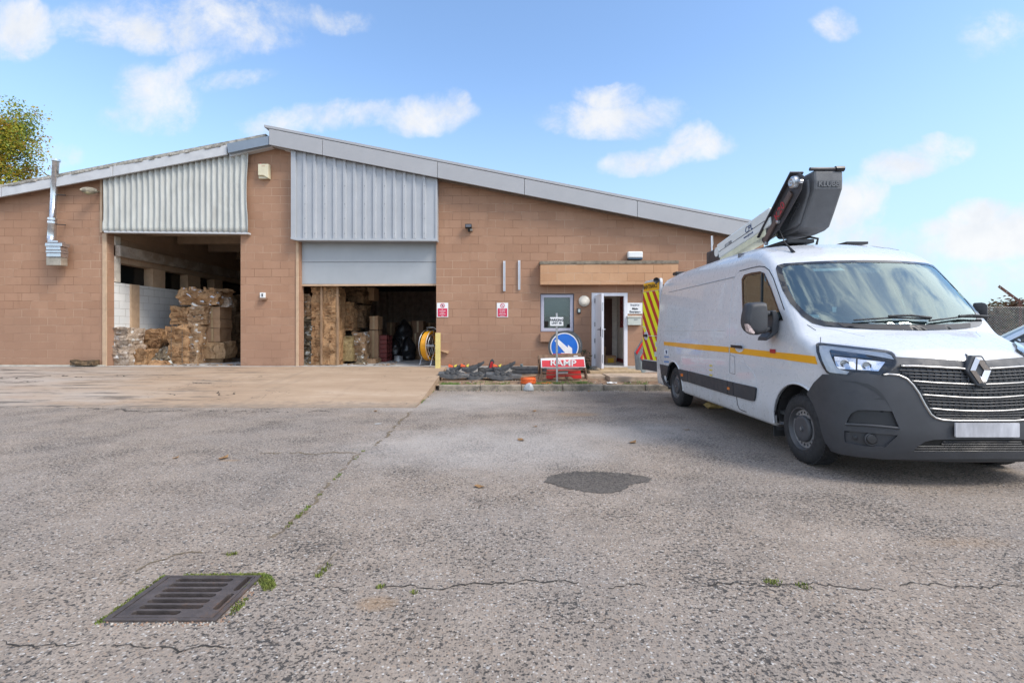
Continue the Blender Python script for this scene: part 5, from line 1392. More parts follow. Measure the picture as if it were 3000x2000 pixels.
bale('cardboard_bale', 990, 1032, 888, 968, 14.3, .8, BALE1, 'brown leaning cardboard bale on the greenish bale in the second bay', 'bale', .06, 45, lean=-.08, flaps=10)
bale('cardboard_bale', 993, 1030, 985, 1054, 14.0, .8, card_mat('greenish brown cardboard', [(.26, .19, .09), (.34, .26, .13), (.42, .33, .19)]), 'greenish brown bale on the floor right of the tallest stack', 'bale', .03, 46, z0=FL+.08)
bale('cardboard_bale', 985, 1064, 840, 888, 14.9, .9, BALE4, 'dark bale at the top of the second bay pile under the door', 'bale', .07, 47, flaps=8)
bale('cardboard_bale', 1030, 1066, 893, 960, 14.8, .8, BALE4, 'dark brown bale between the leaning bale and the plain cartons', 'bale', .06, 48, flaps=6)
bale('cardboard_bale', 1030, 1068, 975, 1050, 14.3, .8, BALE2, 'brown bale with pale paper in the middle of the second bay', 'bale', .05, 49, z0=FL+.06, flaps=8)
bale('scrap_heap', 1034, 1068, 1040, 1061, 13.8, .4, BALE5, 'small low heap of grey scrap on the floor of the second bay', 'scrap heap', .06, 50, z0=FL, taper=.6)
def carton(px0, px1, py0, py1, y, label, mat=BOXM, z0=None, dep=.55):
    x0, x1 = FX(px0, y), FX(px1, y); zb_ = FZ(py1, y) if z0 is None else z0
    t = thing('carton', ((x0+x1)/2, y+dep/2, zb_), label, 'box', 'cartons in the second bay')
    V, Fc = rough_box(x0, x1, y, y+dep, zb_, FZ(py0, y), .012, n=5, seed=px0); put('box', V, Fc, mat, t)
    MB().box((x0+x1)/2-.03, (x0+x1)/2+.03, y-.018, y-.008, zb_+.02, FZ(py0, y)).put('tape', TAPE, t); return t
carton(1063, 1096, 842, 880, 15.4, 'square carton high in the second bay under the raised door')
carton(1083, 1107, 926, 966, 14.9, 'upper of two plain brown cartons beside the red pallets')
carton(1080, 1108, 968, 1040, 14.9, 'tall lower carton of two beside the red pallets', z0=FL+.12)
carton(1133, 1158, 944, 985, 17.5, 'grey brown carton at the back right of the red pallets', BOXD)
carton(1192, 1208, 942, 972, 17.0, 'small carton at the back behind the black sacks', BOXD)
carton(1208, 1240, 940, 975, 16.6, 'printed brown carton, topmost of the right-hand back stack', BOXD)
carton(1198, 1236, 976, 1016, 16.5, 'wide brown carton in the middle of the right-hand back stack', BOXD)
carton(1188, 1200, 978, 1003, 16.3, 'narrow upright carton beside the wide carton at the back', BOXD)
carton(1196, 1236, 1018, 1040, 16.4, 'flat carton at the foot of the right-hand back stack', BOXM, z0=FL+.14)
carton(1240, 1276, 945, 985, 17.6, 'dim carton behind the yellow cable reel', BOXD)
RP = M('red pallet paint', (.16, .03, .025), .7, var=.3, scale=5)
def pallet(x0, x1, y0, y1, z, label, mat, n=1):
    for i in range(n):
        zz_ = z+i*.14; t = thing('pallet', ((x0+x1)/2, (y0+y1)/2, zz_), label, 'pallet', None if n == 1 else 'red pallets stacked in the second bay')
        for j in range(5): a = x0+(x1-x0)*(j+.1)/5; MB().box(a, a+(x1-x0)*.16, y0, y1, zz_+.11, zz_+.13).put('deck_board', mat, t)
        for yy in (y0, (y0+y1)/2-.05, y1-.1): MB().box(x0, x1, yy, yy+.1, zz_+.0, zz_+.108).put('bearer', mat, t)
pallet(FX(1109, 15), FX(1133, 15), 15.0, 15.7, FL, 'dark red wooden pallet, one of a tall stack beside the plain cartons', RP, 6)
pallet(FX(1194, 16.3), FX(1240, 16.3), 16.3, 17.2, FL, 'pale wooden pallet under the right-hand back stack of cartons', WOODM)
pallet(FX(1060, 14.2), FX(1100, 14.2), 14.2, 14.85, FL, 'brown wooden pallet under the plain brown cartons', WOODM)
SACK = M('black plastic sack', (.014, .014, .016), .32, var=.2, bump=.9, bscale=9)
def sack(px, py0, py1, w, y, seed, label, mat=SACK, name='rubbish_sack'):
    c = Vector((FX(px, y), y+.3, 0)); zt_ = FZ(py0, y); zb_ = FZ(py1, y) if py1 else FL; V = []; Fc = []; n, m = 20, 14
    for j in range(m+1):
        t = j/m; r_ = w*(math.sin(math.pi*min(1, t*.8+.2))**.6 if t < .85 else .35*(1-t)/.15+.16)
        for i in range(n):
            a = 2*math.pi*i/n; q = Vector((math.cos(a), math.sin(a), t*3))*1.6+Vector((seed*5, 0, 0)); d = 1+mnoise.noise(q)*.35+mnoise.noise(q*2.6)*.16
            V.append((c.x+math.cos(a)*r_*d, c.y+math.sin(a)*r_*d, zb_+(zt_-zb_)*t))
    for j in range(m):
        for i in range(n): k = (i+1) % n; Fc.append((j*n+i, j*n+k, (j+1)*n+k, (j+1)*n+i))
    Fc.append(tuple(reversed(range(n)))); Fc.append(tuple(range(m*n, m*n+n)))
    o = put(name, V, Fc, mat, smooth=True); return tag(o, label, 'sack', 'black sacks in the second bay')
sack(1178, 935, 1040, .33, 16.2, 1, 'tall black plastic sack at the back, middle of the sacks'); sack(1150, 990, None, .26, 15.9, 2, 'slumped black sack beside the red pallets'); sack(1190, 985, None, .24, 15.6, 3, 'black sack leaning right of the tall sack')
t = thing('paint_tin', (FX(1165, 15), 15, FL), 'shiny round metal tin on the floor in front of the black sacks', 'tin')
MB().lathe((FX(1165, 15), 15.1, FL), (0, 0, 1), [(0, .12), (.01, .135), (.16, .135), (.17, .14), (.18, .13), (.165, .12)], 24).put('can', STEEL, t, auto=40)
# yellow rodding reel on its stand
t = thing('cable_reel', (FX(1254, 13.35), 13.45, FL), 'yellow duct rod coiled on a tubular steel reel stand by the yellow post', 'reel')
rc = Vector((FX(1258, 13.5), 13.55, FZ(1013, 13.5))); REELY = M('yellow duct rod', (.72, .33, .01), .45, var=.1, scale=9)
ax = Vector((.94, -.34, 0)); a1 = Vector((.34, .94, 0))
rc.x += .02
for i, (rr_, off) in enumerate(((.40, -.07), (.40, -.035), (.40, 0), (.40, .035), (.40, .07), (.37, -.05), (.37, 0), (.37, .05), (.345, .02))):
    MB().tube([rc+ax*off+(a1*math.cos(a)+Vector((0, 0, 1))*math.sin(a))*rr_ for a in [2*math.pi*k/44 for k in range(45)]], .024, 6).put('coil', REELY, t, smooth=True)
for off in (-.11, .11):
    for rr_ in (.33, .45): MB().tube([rc+ax*off+(a1*math.cos(a)+Vector((0, 0, 1))*math.sin(a))*rr_ for a in [2*math.pi*k/36 for k in range(37)]], .009, 6).put('ring', STEEL, t, smooth=True)
    for k in range(8):
        a = 2*math.pi*k/8; MB().tube([rc+ax*off*.5, rc+ax*off+(a1*math.cos(a)+Vector((0, 0, 1))*math.sin(a))*.45], .007, 5).put('spoke', STEEL, t)
MB().lathe(rc, ax, [(-.14, .05), (.14, .05)], 14).put('hub', STEEL, t)
for off in (-.17, .17):
    for s_ in (-1, 1): MB().tube([rc+ax*off, Vector((rc.x, rc.y, FL+.015))+ax*off+a1*.30*s_], .013, 6).put('stand_leg', STEEL, t)
    MB().tube([Vector((rc.x, rc.y, FL+.015))+ax*off+a1*s_*.34 for s_ in (-1, 1)], .013, 6).put('foot', STEEL, t)
MB().tube([rc+ax*-.15+a1*.12+Vector((0, 0, .44)), rc+ax*-.12+Vector((0, 0, .52)), rc+ax*.12+Vector((0, 0, .52)), rc+ax*.15+a1*.12+Vector((0, 0, .44))], .012, 6).put('carry_handle', STEEL, t, smooth=True)

# torn scraps of card strewn over the bay floors
rr_ = random.Random(77); mb = MB()
for i in range(150):
    if i < 80: x, y = rr_.uniform(FX(320), FX(700)), 13.25+abs(rr_.gauss(0, .35))
    else: x, y = rr_.uniform(FX(890), FX(1150)), 13.25+abs(rr_.gauss(0, .5))
    a = rr_.uniform(0, 6.28); s_ = rr_.uniform(.02, .075); c_, n_ = math.cos(a), math.sin(a); k = rr_.uniform(.4, 1)
    mb.add([(x+(u*c_-w*n_*k)*s_, y+(u*n_+w*c_*k)*s_, FL+.004+rr_.uniform(0, .03)) for u, w in ((-1, -.8), (1, -1), (.8, 1), (-.9, .7))], [(0, 1, 2, 3)])
tag(mb.put('cardboard_scraps', BALE1), kind='stuff')
# ================================================================== things fixed to the front of the warehouse
CRM = M('cream plastic', (.66, .60, .42), .45, var=.06); WPL = M('white plastic', (.74, .74, .72), .4, var=.05)
def fr(px0, px1, py0, py1, y0, y1, mb=None): return (mb or MB()).box(FX(px0, y0), FX(px1, y0), y0, y1, FZ(py1, y0), FZ(py0, y0))
t = thing('alarm_box', (FX(770), D-.1, FZ(523)), 'cream alarm box with red beacon high on the pillar between the bays', 'alarm')
V = [P(x, y, d) for x, y, d in ((757,481,D-.13),(785,480,D-.13),(786,522,D-.05),(774,514,D-.16),(757,514,D-.16),(757,481,D-.001),(785,480,D-.001),(786,522,D-.001),(757,523,D-.001),(771,481,D-.2))]
mb = MB(); mb.prism([(757, 514), (772, 514), (787, 523), (787, 481), (757, 481)], lambda u, w, d: Vector((FX(u, D-.12), d, FZ(w, D-.12))), D-.14, D-.001); mb.prism([(757, 523), (785, 523), (772, 514), (757, 514)], lambda u, w, d: Vector((FX(u, D-.1), d, FZ(w, D-.1))), D-.09, D-.001)
mb.put('case', CRM, t, bevel=.006)
MB().lathe((FX(768), D-.075, FZ(481, D-.12)), (0, 0, 1), [(-.01, .035), (.02, .034), (.04, .024), (.048, 0)], 14).put('beacon', M('red beacon', (.25, .01, .02), .3), t, auto=40)
text('lettering', 'ALARM', .03, (FX(779), D-.142, FZ(492)), M('orange lettering', (.5, .2, .08), .5), t)
t = thing('flood_lamp', (FX(262), D-.25, FZ(570)), 'old weathered street-type lamp head on the left wall below the eaves', 'lamp')
LMP = M('weathered lamp metal', (.28, .25, .19), .7, .3, var=.4, scale=12)
mb = MB(); c0 = P(234, 556, D-.42); c1 = P(284, 560, D-.2)
mb.tube([c0, c0.lerp(c1, .15), c0.lerp(c1, .45), c0.lerp(c1, .75), c1], [.02, .065, .09, .085, .05], 14); mb.put('head', LMP, t, smooth=True)
mb = MB(); mb.tube([c0.lerp(c1, .15)+Vector((0, 0, -.03)), c0.lerp(c1, .45)+Vector((0, 0, -.05)), c0.lerp(c1, .8)+Vector((0, 0, -.04))], [.03, .075, .05], 12); mb.put('lens', M('dirty lamp glass', (.30, .26, .16), .3), t, smooth=True)
MB().tube([c1, P(289, 562, D-.1), P(288, 564, D+.0)], .022, 8).put('bracket', LMP, t, smooth=True)
t = thing('flue_pipe', (FX(155), D-.2, FZ(777)), 'shiny steel flue pipe rising past the left eaves above a ribbed cowl', 'flue')
FLM = M('shiny flue steel', (.62, .64, .67), .24, .95, var=.12, scale=6, stretch=(1, 1, 4))
pt = lambda x, y: P(x, y, D-.24)
mb = MB(); mb.tube([pt(150, 706), pt(151.5, 690), pt(153, 645)], [.10, .098, .095], 20); mb.put('lower_pipe', FLM, t, smooth=True)
mb = MB(); mb.tube([pt(153, 645), pt(158, 570), pt(163.5, 474)], [.075, .075, .075], 20); mb.put('upper_pipe', FLM, t, smooth=True)
for a, b, r_ in ((153, 642, .105), (152.6, 652, .108), (164, 470, .10), (158, 570, .08)): mb = MB(); mb.tube([pt(a, b+3), pt(a+.2, b-3)], r_, 20); mb.put('band', FLM, t)
for yy in (570, 657): MB().tube([pt(160, yy), P(190, yy+2, D-.2), P(192, yy+2, D)], .012, 6).put('wall_bracket', RUBB, t)
mb = MB(); a = (131, 707), (173, 707)
for i, (x0, x1, y0, y1) in enumerate(((138, 168, 704, 711), (131, 181, 711, 722), (134, 176, 722, 733), (133, 178, 733, 741), (135, 177, 741, 753))):
    w0, w1 = FX(x0, D-.36), FX(x1, D-.36); MB().box(w0, w1, D-.36, D-.12, FZ(y1-.4, D-.36), FZ(y0+.4, D-.36)).put('cowl', FLM, t, bevel=.012)
MB().box(FX(135, D-.34), FX(178, D-.34), D-.34, D-.14, FZ(777, D-.34), FZ(754, D-.34)).put('lower_cowl', M('dull zinc', (.42, .37, .30), .5, .5, var=.2), t, bevel=.008)
t = thing('security_lamp', (FX(1373), D-.12, FZ(677)), 'small black floodlight alone on the blocks right of the second bay', 'lamp')
mb = MB(); mb.box(FX(1364), FX(1383), D-.16, D-.05, FZ(671), FZ(660), Matrix.Rotation(R(-12), 3, 'X')); mb.put('case', RUBB, t, bevel=.008)
MB().box(FX(1366), FX(1381), D-.168, D-.161, FZ(669), FZ(662), Matrix.Rotation(R(-12), 3, 'X')).put('glass', M('lamp front glass', (.12, .12, .13), .1), t)
fr(1371, 1376, 668, 678, D-.06, D-.001).put('bracket', RUBB, t); fr(1377, 1384, 670, 676, D-.10, D-.001).put('sensor', M('sensor lens', (.2, .18, .15), .3), t)
for px, l in ((1477.5, 'left one of two white vertical channels fixed beside the canopy'), (1521, 'white vertical channel nearer the canopy, right one of two')):
    mb = MB(); a, b = (765, 853) if px < 1500 else (763, 849)
    xx = FX(px); mb.box(xx-.030, xx+.030, D-.012, D-.001, FZ(b), FZ(a)); mb.box(xx-.030, xx-.020, D-.05, D-.012, FZ(b), FZ(a)); mb.box(xx+.020, xx+.030, D-.05, D-.012, FZ(b), FZ(a))
    for k in range(9): z_ = FZ(b)+(FZ(a)-FZ(b))*(k+.5)/9; mb.lathe((xx, D-.012, z_), (0, -1, 0), [(0, .007), (.004, .006)], 8)
    o = mb.put('wall_channel', M('white channel', (.72, .72, .74), .35, .2, var=.08, scale=4)); tag(o, l, 'channel')
t = thing('security_light', (FX(1862), D-.2, FZ(761)), 'white rounded emergency light above the canopy', 'lamp')
fr(1840, 1884, 736, 755, D-.16, D-.001).put('case', WPL, t, bevel=.03)
fr(1841, 1883, 755, 760, D-.15, D-.001).put('diffuser', M('dark blue lens', (.03, .06, .10), .2), t, bevel=.01)
t = thing('bulkhead_lamp', (FX(1711), D-.1, FZ(898)), 'round cream bulkhead lamp between the window and the white door', 'lamp')
c = P(1711, 882, D); MB().lathe(c, (0, -1, 0), [(0, .155), (.04, .155), (.05, .148)], 32).put('base', M('cream lamp base', (.55, .50, .42), .5), t, auto=40)
MB().lathe(c, (0, -1, 0), [(.045, .142), (.075, .125), (.09, .085), (.096, 0)], 32).put('diffuser', M('cream diffuser', (.68, .62, .52), .35), t, smooth=True)
t = thing('entry_keypad', (FX(1697), D-.05, FZ(918)), 'small dark entry keypad under the round bulkhead lamp', 'keypad')
fr(1691, 1702, 903, 918, D-.045, D-.001).put('case', RUBB, t, bevel=.006); fr(1693.5, 1700, 905.5, 915, D-.052, D-.044).put('panel', M('pale keypad', (.42, .50, .48), .3), t, bevel=.004)
t = thing('socket_box', (FX(768), D-.08, FZ(879)), 'small white socket box low on the pillar between the bays', 'socket')
fr(761, 776, 857, 872, D-.06, D-.001).put('case', WPL, t, bevel=.006); fr(760, 778, 872, 878, D-.10, D-.001).put('lid', M('brown lid', (.23, .14, .09), .7), t, bevel=.004); fr(766, 770, 860, 869, D-.064, D-.06).put('switch', RUBB, t)
SGW = M('white sign', (.78, .78, .77), .4, var=.04); SGR = M('red sign', (.60, .035, .09), .4, var=.05); SGK = M('black sign lettering', (.015, .015, .02), .5)
def red_sign(px, label, lines, dot):
    t = thing('notice', (FX(px), D-.01, FZ(929)), label, 'sign')
    fr(px-16.5, px+16.5, 887, 929, D-.012, D-.001).put('board', SGW, t, bevel=.002)
    fr(px-14, px+14, 903, 927, D-.016, D-.0125).put('red_panel', SGR, t)
    c = P(px, 895, D-.013); MB().plate(circ(c.x, c.z, .062, 28), [circ(c.x, c.z, .046, 28)], lambda u, w, d: (u, d, w), c.y-.003, c.y).put('ring', SGR, t)
    if dot: MB().lathe(c, (0, -1, 0), [(0, .024), (.003, .024)], 12).put('pictogram', SGK, t)
    s_ = Vector((-.04, 0, .04)); MB().bar(c-s_+Vector((0, -.004, 0)), c+s_+Vector((0, -.004, 0)), .004, .012).put('slash', SGR, t)
    for k, l in enumerate(lines): text('lettering', l, .032, (FX(px), D-.017, FZ(906+k*4.6)), SGW, t, bold=.0006)
red_sign(1296.5, 'white and red prohibition sign right beside the second bay opening', ['No', 'unauthorised', 'persons', 'beyond this', 'point'], True)
red_sign(1472, 'white and red prohibition sign below the white wall channels', ['No smoking', 'It is against', 'the law to', 'smoke in these', 'premises'], False)
t = thing('entrance_sign', (FX(1861), D-.01, FZ(920)), 'white Main Entrance sign right of the white door', 'sign')
fr(1837.5, 1882, 887, 919, D-.014, D-.001).put('board', SGW, t, bevel=.002)
GRL = M('grey sign lettering', (.16, .17, .20), .5)
text('lettering', 'Enquiries', .066, (FX(1859.5), D-.016, FZ(893.5)), GRL, t, bold=.002)
text('lettering', 'Main', .085, (FX(1860), D-.016, FZ(904.5)), SGK, t, bold=.003); text('lettering', 'Entrance', .085, (FX(1860), D-.016, FZ(913.5)), SGK, t, bold=.003)
t = thing('letter_box', (FX(1859), D-.1, FZ(952)), 'pale green grey letter box under the Main Entrance sign', 'letter box')
fr(1840, 1879, 927, 952, D-.11, D-.001).put('case', M('pale green box', (.50, .53, .47), .45, var=.06), t, bevel=.006)
fr(1838.5, 1880, 925, 929.5, D-.13, D-.001).put('lid', M('pale cream lid', (.62, .60, .52), .45), t, bevel=.005)
text('lettering', 'post', .05, (FX(1860), D-.112, FZ(936)), GRL, t)
o = MB().tube([P(2088, 690, D-.03), P(2089, 715, D-.04), P(2086, 722, D-.03), P(2086, 765, D-.03)], .016, 8).put('white_cable_pipe', WPL, smooth=True); tag(o, 'thin white pipe running down under the right verge behind the van', 'pipe')
t = thing('gate_hook', (FX(1878), D-.05, FZ(853)), 'rusty steel hook on the wall above the right-hand window', 'hook')
MB().tube([P(1878, 852, D-.05), P(1890, 851, D-.06), P(1893, 856, D-.04)], .012, 6).put('rod', M('rust', (.12, .055, .03), .8), t)

# ================================================================== yellow post, signs, rubber kerbs and oddments on the bed
YPOST = M('chipped yellow post paint', (.68, .55, .20), .6, var=.1, scale=3, col2=(.32, .36, .42), c2amt=.30)
t = thing('guard_post', (FX(1282, 12.7), 12.7, .3), 'chipped pale yellow steel post guarding the right jamb of the second bay', 'post')
mb = MB(); mb.box(FX(1275, 12.7), FX(1289, 12.7), 12.7, 12.82, .30, FZ(975, 12.7)); mb.put('post', YPOST, t, bevel=.008)
MB().box(FX(1273, 12.7), FX(1291, 12.7), 12.68, 12.84, .26, .32).put('foot', YPOST, t)
o = MB().prism([(1290, 1027), (1313, 1035), (1314, 1028)], lambda u, w, d: Vector((FX(u, D-.05), d, FZ(w, D-.05))), D-.10, D-.002).put('timber_wedge', M('fresh timber', (.55, .36, .21), .8)); tag(o, 'small pale timber wedge sticking out of the wall beside the yellow post', 'wood')
# stacked black rubber traffic kerbs
RK = M('dusty black rubber kerb', (.060, .062, .066), .85, var=.35, scale=7, bump=.6, bscale=50, col2=(.12, .12, .12), c2amt=.35)
RG = M('grey dusty rubber kerb', (.085, .088, .092), .85, var=.3, scale=7, bump=.6, bscale=40, col2=(.17, .15, .13), c2amt=.4)
REFO = M('orange reflector', (.85, .13, .04), .3, coat=.3); REFY = M('yellow reflector', (.80, .66, .10), .3, coat=.3)
rk_n = [0]
def rubber_kerb(px0, px1, pyl, pyr, y, label, mat, bow=.06, th=.16, refl=False, dep=.30, nub=0):
    """long rubber section; pyl, pyr: heights of the top at its two ends in the photo"""
    A = P(px0, pyl, y); Bq = P(px1, pyr, y); t = thing('rubber_kerb', ((A.x+Bq.x)/2, y+dep/2, min(A.z, Bq.z)-th), label, 'rubber kerb', 'rubber traffic kerbs heaped by the wall')
    n = 18; V = []; Fc = []
    for i in range(n+1):
        k = i/n; x = A.x+(Bq.x-A.x)*k; zt_ = A.z+(Bq.z-A.z)*k-bow*math.sin(math.pi*k)*1.0
        h = th*(.55+.45*math.sin(math.pi*min(1, k*1.15+.05)))*(1 if k < .9 else .75)
        r_ = (rk_n[0]*.37+k*9); dz = mnoise.noise(Vector((r_, 1, 0)))*.006
        for dy, dz2 in ((0, -h), (0, -h*.35), (.03, -.012), (.07, 0), (dep-.07, 0), (dep-.03, -.012), (dep, -h*.35), (dep, -h)): V.append((x, y+dy, zt_+dz2+dz))
    for i in range(n):
        for j in range(8): q = (j+1) % 8; Fc.append((i*8+j, i*8+q, (i+1)*8+q, (i+1)*8+j))
    Fc.append(tuple(range(8))); Fc.append(tuple(reversed(range(n*8, n*8+8))))
    put('body', V, Fc, mat, t, auto=35)
    for k in (.22, .5, .78):
        x = A.x+(Bq.x-A.x)*k; z_ = A.z+(Bq.z-A.z)*k-bow*math.sin(math.pi*k)
        MB().lathe((x, y+dep*.45, z_-.004), (0, 0, 1), [(0, .036), (.014, .034), (.016, .018), (.004, .016)], 12).put('bolt_hole', RUBB, t)
    for k in range(nub):
        x = A.x+(Bq.x-A.x)*(.3+.5*k/max(1, nub)); z_ = A.z+(Bq.z-A.z)*(.3+.5*k/max(1, nub))-bow
        MB().box(x-.05, x+.05, y-.012, y+.1, z_-.05, z_+.035, Matrix.Rotation(R(25*(-1)**k), 3, 'Y')).put('lug', mat, t, bevel=.008)
    if refl:
        q = Vector((A.x+.03, y+.06, A.z+.005)); MB().prism([(q.x-.06, q.z-.01), (q.x+.07, q.z-.01), (q.x+.04, q.z+.03), (q.x-.05, q.z+.065)], lambda u, w, d: (u, d, w), y+.03, y+.12).put('reflector', REFO, t, bevel=.004)
        MB().prism([(q.x+.10, q.z-.01), (q.x+.14, q.z-.01), (q.x+.16, q.z+.06), (q.x+.12, q.z+.05), (q.x+.08, q.z+.02)], lambda u, w, d: (u, d, w), y+.03, y+.12).put('reflector', REFY, t, bevel=.004)
    rk_n[0] += 1
    return t
rubber_kerb(1300, 1420, 1098, 1088, 12.35, 'flat black rubber kerb lying under the upturned ones nearest the yellow post', RK, .02)
rubber_kerb(1395, 1500, 1098, 1090, 12.40, 'flat black rubber kerb under the middle of the heap', RK, .02)
rubber_kerb(1500, 1610, 1086, 1084, 12.55, 'dark flat rubber kerb at the right end of the heap by the wall', RK, .005, th=.09)
rubber_kerb(1495, 1602, 1074, 1076, 12.60, 'dark rubber kerb lying against the wall on the right end of the heap', RK, .01, th=.10)
rubber_kerb(1316, 1358, 1075, 1066, 12.15, 'short upturned rubber kerb with orange and yellow reflectors nearest the yellow post', RK, .02, refl=True)
rubber_kerb(1352, 1417, 1074, 1058, 12.05, 'upturned rubber kerb with orange and yellow reflectors, second from the yellow post', RK, .045, refl=True)
rubber_kerb(1447, 1510, 1074, 1058, 12.1, 'upturned rubber kerb with orange and yellow reflectors in the middle of the heap', RK, .045, refl=True)
rubber_kerb(1400, 1455, 1078, 1078, 12.3, 'black rubber kerb joining the two upturned ones with reflectors', RK, .01)
rubber_kerb(1284, 1374, 1090, 1098, 11.45, 'long grey rubber kerb lying at the front by the apron edge', RG, -.035, nub=3, th=.17)
rubber_kerb(1366, 1430, 1096, 1096, 11.5, 'short grey rubber kerb at the front of the heap, tilted in the middle', RG, -.02, nub=3, th=.17)
rubber_kerb(1424, 1530, 1091, 1099, 11.42, 'long grey rubber kerb at the front next to the orange reel', RG, -.02, nub=3, th=.18)
t = thing('reflector_block', (FX(1440, 12.6), 12.6, FZ(1082, 12.6)), 'black wedge block with a red reflector leaning behind the rubber kerbs', 'reflector')
MB().prism([(1428, 1082), (1446, 1082), (1448, 1058), (1442, 1051), (1436, 1056)], lambda u, w, d: Vector((FX(u, 12.6), d, FZ(w, 12.6))), 12.6, 12.75).put('block', RK, t, bevel=.01)
MB().prism([(1433, 1078), (1441, 1078), (1445, 1060), (1438, 1059)], lambda u, w, d: Vector((FX(u, 12.59), d, FZ(w, 12.59))), 12.585, 12.6).put('reflector', M('dark red reflector', (.45, .012, .02), .25, coat=.4), t)
t = thing('valve_cap', (FX(1528, 12.7), 12.7, FZ(1076, 12.7)), 'small grey plastic plug standing on the rubber kerb by the wall', 'plug')
MB().lathe(P(1528, 1075, 12.68), (0, 0, 1), [(0, .018), (.02, .018), (.03, .04), (.075, .042), (.085, .02), (.085, 0)], 14).put('plug', M('grey plug', (.16, .20, .21), .5), t, auto=40)
# orange cable drum
ORG = M('orange plastic', (.80, .15, .03), .45, var=.08, scale=6)
t = thing('cable_drum', (FX(1548, 11.0), 11.0, .13), 'orange cable drum with a flat timber on it at the kerb edge', 'drum')
q = P(1548, 1121, 10.95); MB().lathe((q.x, 11.02, .118), (0, 0, 1), [(0, .175), (.02, .18), (.03, .15), (.10, .15), (.11, .17), (.15, .165)], 28).put('drum', ORG, t, auto=40)
mb = MB(); mb.tube([(q.x+.17*math.cos(a), 11.02+.17*math.sin(a), .125+.016*a/3) for a in [k*.35 for k in range(54)]], .012, 6); mb.tube([(q.x+.17, 11.0, .125), (q.x+.34, 10.93, .128), (q.x+.52, 10.96, .13), (q.x+.42, 11.05, .14)], .011, 6); mb.put('cable', ORG, t, smooth=True)
MB().box(FX(1527, 10.95), FX(1572, 10.95), 10.9, 11.05, .275, .295, Matrix.Rotation(R(-6), 3, 'Y')).put('timber', WOODM, t)
# scrap of grey plastic on the tarmac against the kerb
t = thing('plastic_scoop', (FX(1548, 10.45), 10.5, 0), 'broken translucent grey plastic dome lying against the kerb', 'plastic scrap')
V = []; Fc = []; n = 12; c = G(1552, 1145); 
for i in range(n+1):
    for j in range(9):
        a = math.pi*i/n; b = math.pi/2*j/8; V.append((c.x+math.cos(a)*math.cos(b)*.13*(1.15 if math.cos(a) < 0 else .75), c.y+.06-math.sin(a)*math.cos(b)*.09, .003+math.sin(b)*.17+mnoise.noise(Vector((i*.5, j*.5, 0)))*.01))
for i in range(n):
    for j in range(8): a = i*9+j; Fc.append((a, a+9, a+10, a+1))
put('shell', V, Fc, M('cloudy plastic', (.34, .36, .37), .3, var=.2), t, smooth=True, solid=.004)
# RAMP sign and its frame
SFR = M('weathered brown sign frame', (.17, .105, .065), .8, .2, var=.35, scale=8); SRD = M('red road sign', (.66, .03, .035), .35, var=.1, scale=5, coat=.2); SWT = M('white road sign border', (.78, .76, .74), .4, var=.08)
def quad_sign(name, px, y, t, mat, thick=.004, off=0.0, yt=None, bev=0):
    """plate between photo points; the upper edge may stand further back"""
    yt = y if yt is None else yt; ys = [y, y, yt, yt]; pts = [P(a, b, yy) for (a, b), yy in zip(px, ys)]
    nrm = (pts[1]-pts[0]).cross(pts[3]-pts[0]).normalized(); nrm = nrm if nrm.y < 0 else -nrm
    a = [p+nrm*(off+thick) for p in pts]; b = [p+nrm*off for p in pts]
    return put(name, a+b, [(0,1,2,3),(7,6,5,4),(0,4,5,1),(1,5,6,2),(2,6,7,3),(3,7,4,0)], mat, t, bevel=bev)
def z5(*p): return zz(1560, 880, 5.8075, *p)
t = thing('ramp_sign', (FX(1648, 11.35), 11.4, .15), 'red temporary RAMP road sign on a low folding frame', 'sign')
quad_sign('board', z5((148,1146),(902,1142),(882,960),(138,986)), 11.25, t, SWT, .012, 0, 11.32)
quad_sign('red_panel', z5((165,1134),(888,1130),(868,974),(157,998)), 11.25, t, SRD, .003, .0125, 11.32)
c = P(1560+520/5.8075, 880+1066/5.8075, 11.27); mt = Matrix.Translation(c+Vector((0, -.018, 0))) @ Matrix.Rotation(R(1.6), 4, 'Y') @ Matrix.Rotation(R(83), 4, 'X')
text('lettering', 'RAMP', .20, None, SWT, t, mtx=mt @ Matrix.Translation((0, .004, .004)), sx=1.2, bold=.004, ext=.001)
for a, b in (((152,1146),(150,1360)), ((895,1140),(930,1340))): MB().bar(P(*z5(a)[0], 11.27), P(*z5(b)[0], 11.2), .035, .035).put('leg', SFR, t)
for a, b in (((155,1215),(890,1180)), ((150,1262),(905,1255))): MB().bar(P(*z5(a)[0], 11.25), P(*z5(b)[0], 11.25), .02, .02).put('cross_bar', SFR, t)
for a, b in (((140,990),(100,1330)), ((870,1000),(900,1330))): MB().bar(P(*z5(a)[0], 11.35), P(*z5(b)[0], 11.75), .03, .03).put('rear_leg', SFR, t)
t = thing('folded_sign', (FX(1640, 11.7), 11.75, .2), 'brown backed road sign folded between the RAMP sign and the blue sign', 'sign')
quad_sign('board', z5((98,1010),(850,985),(818,905),(100,938)), 11.62, t, SFR, .02, 0, 11.72)
quad_sign('label', z5((700,955),(772,952),(772,932),(700,935)), 11.60, t, SWT, .002, .0)
for a, b in (((100,938),(104,1320)), ((812,905),(905,1320))): MB().bar(P(*z5(a)[0], 11.7), P(*z5(b)[0], 11.62), .03, .03).put('leg', SFR, t)
quad_sign('red_edge', z5((330,925),(640,915),(640,900),(350,905)), 11.74, t, SRD, .01)
t = thing('barrier_foot', (FX(1652, 11.5), 11.55, .16), 'red plastic barrier foot with white band lying under the RAMP sign', 'barrier')
RPL = M('red barrier plastic', (.68, .035, .03), .4, var=.1, scale=5)
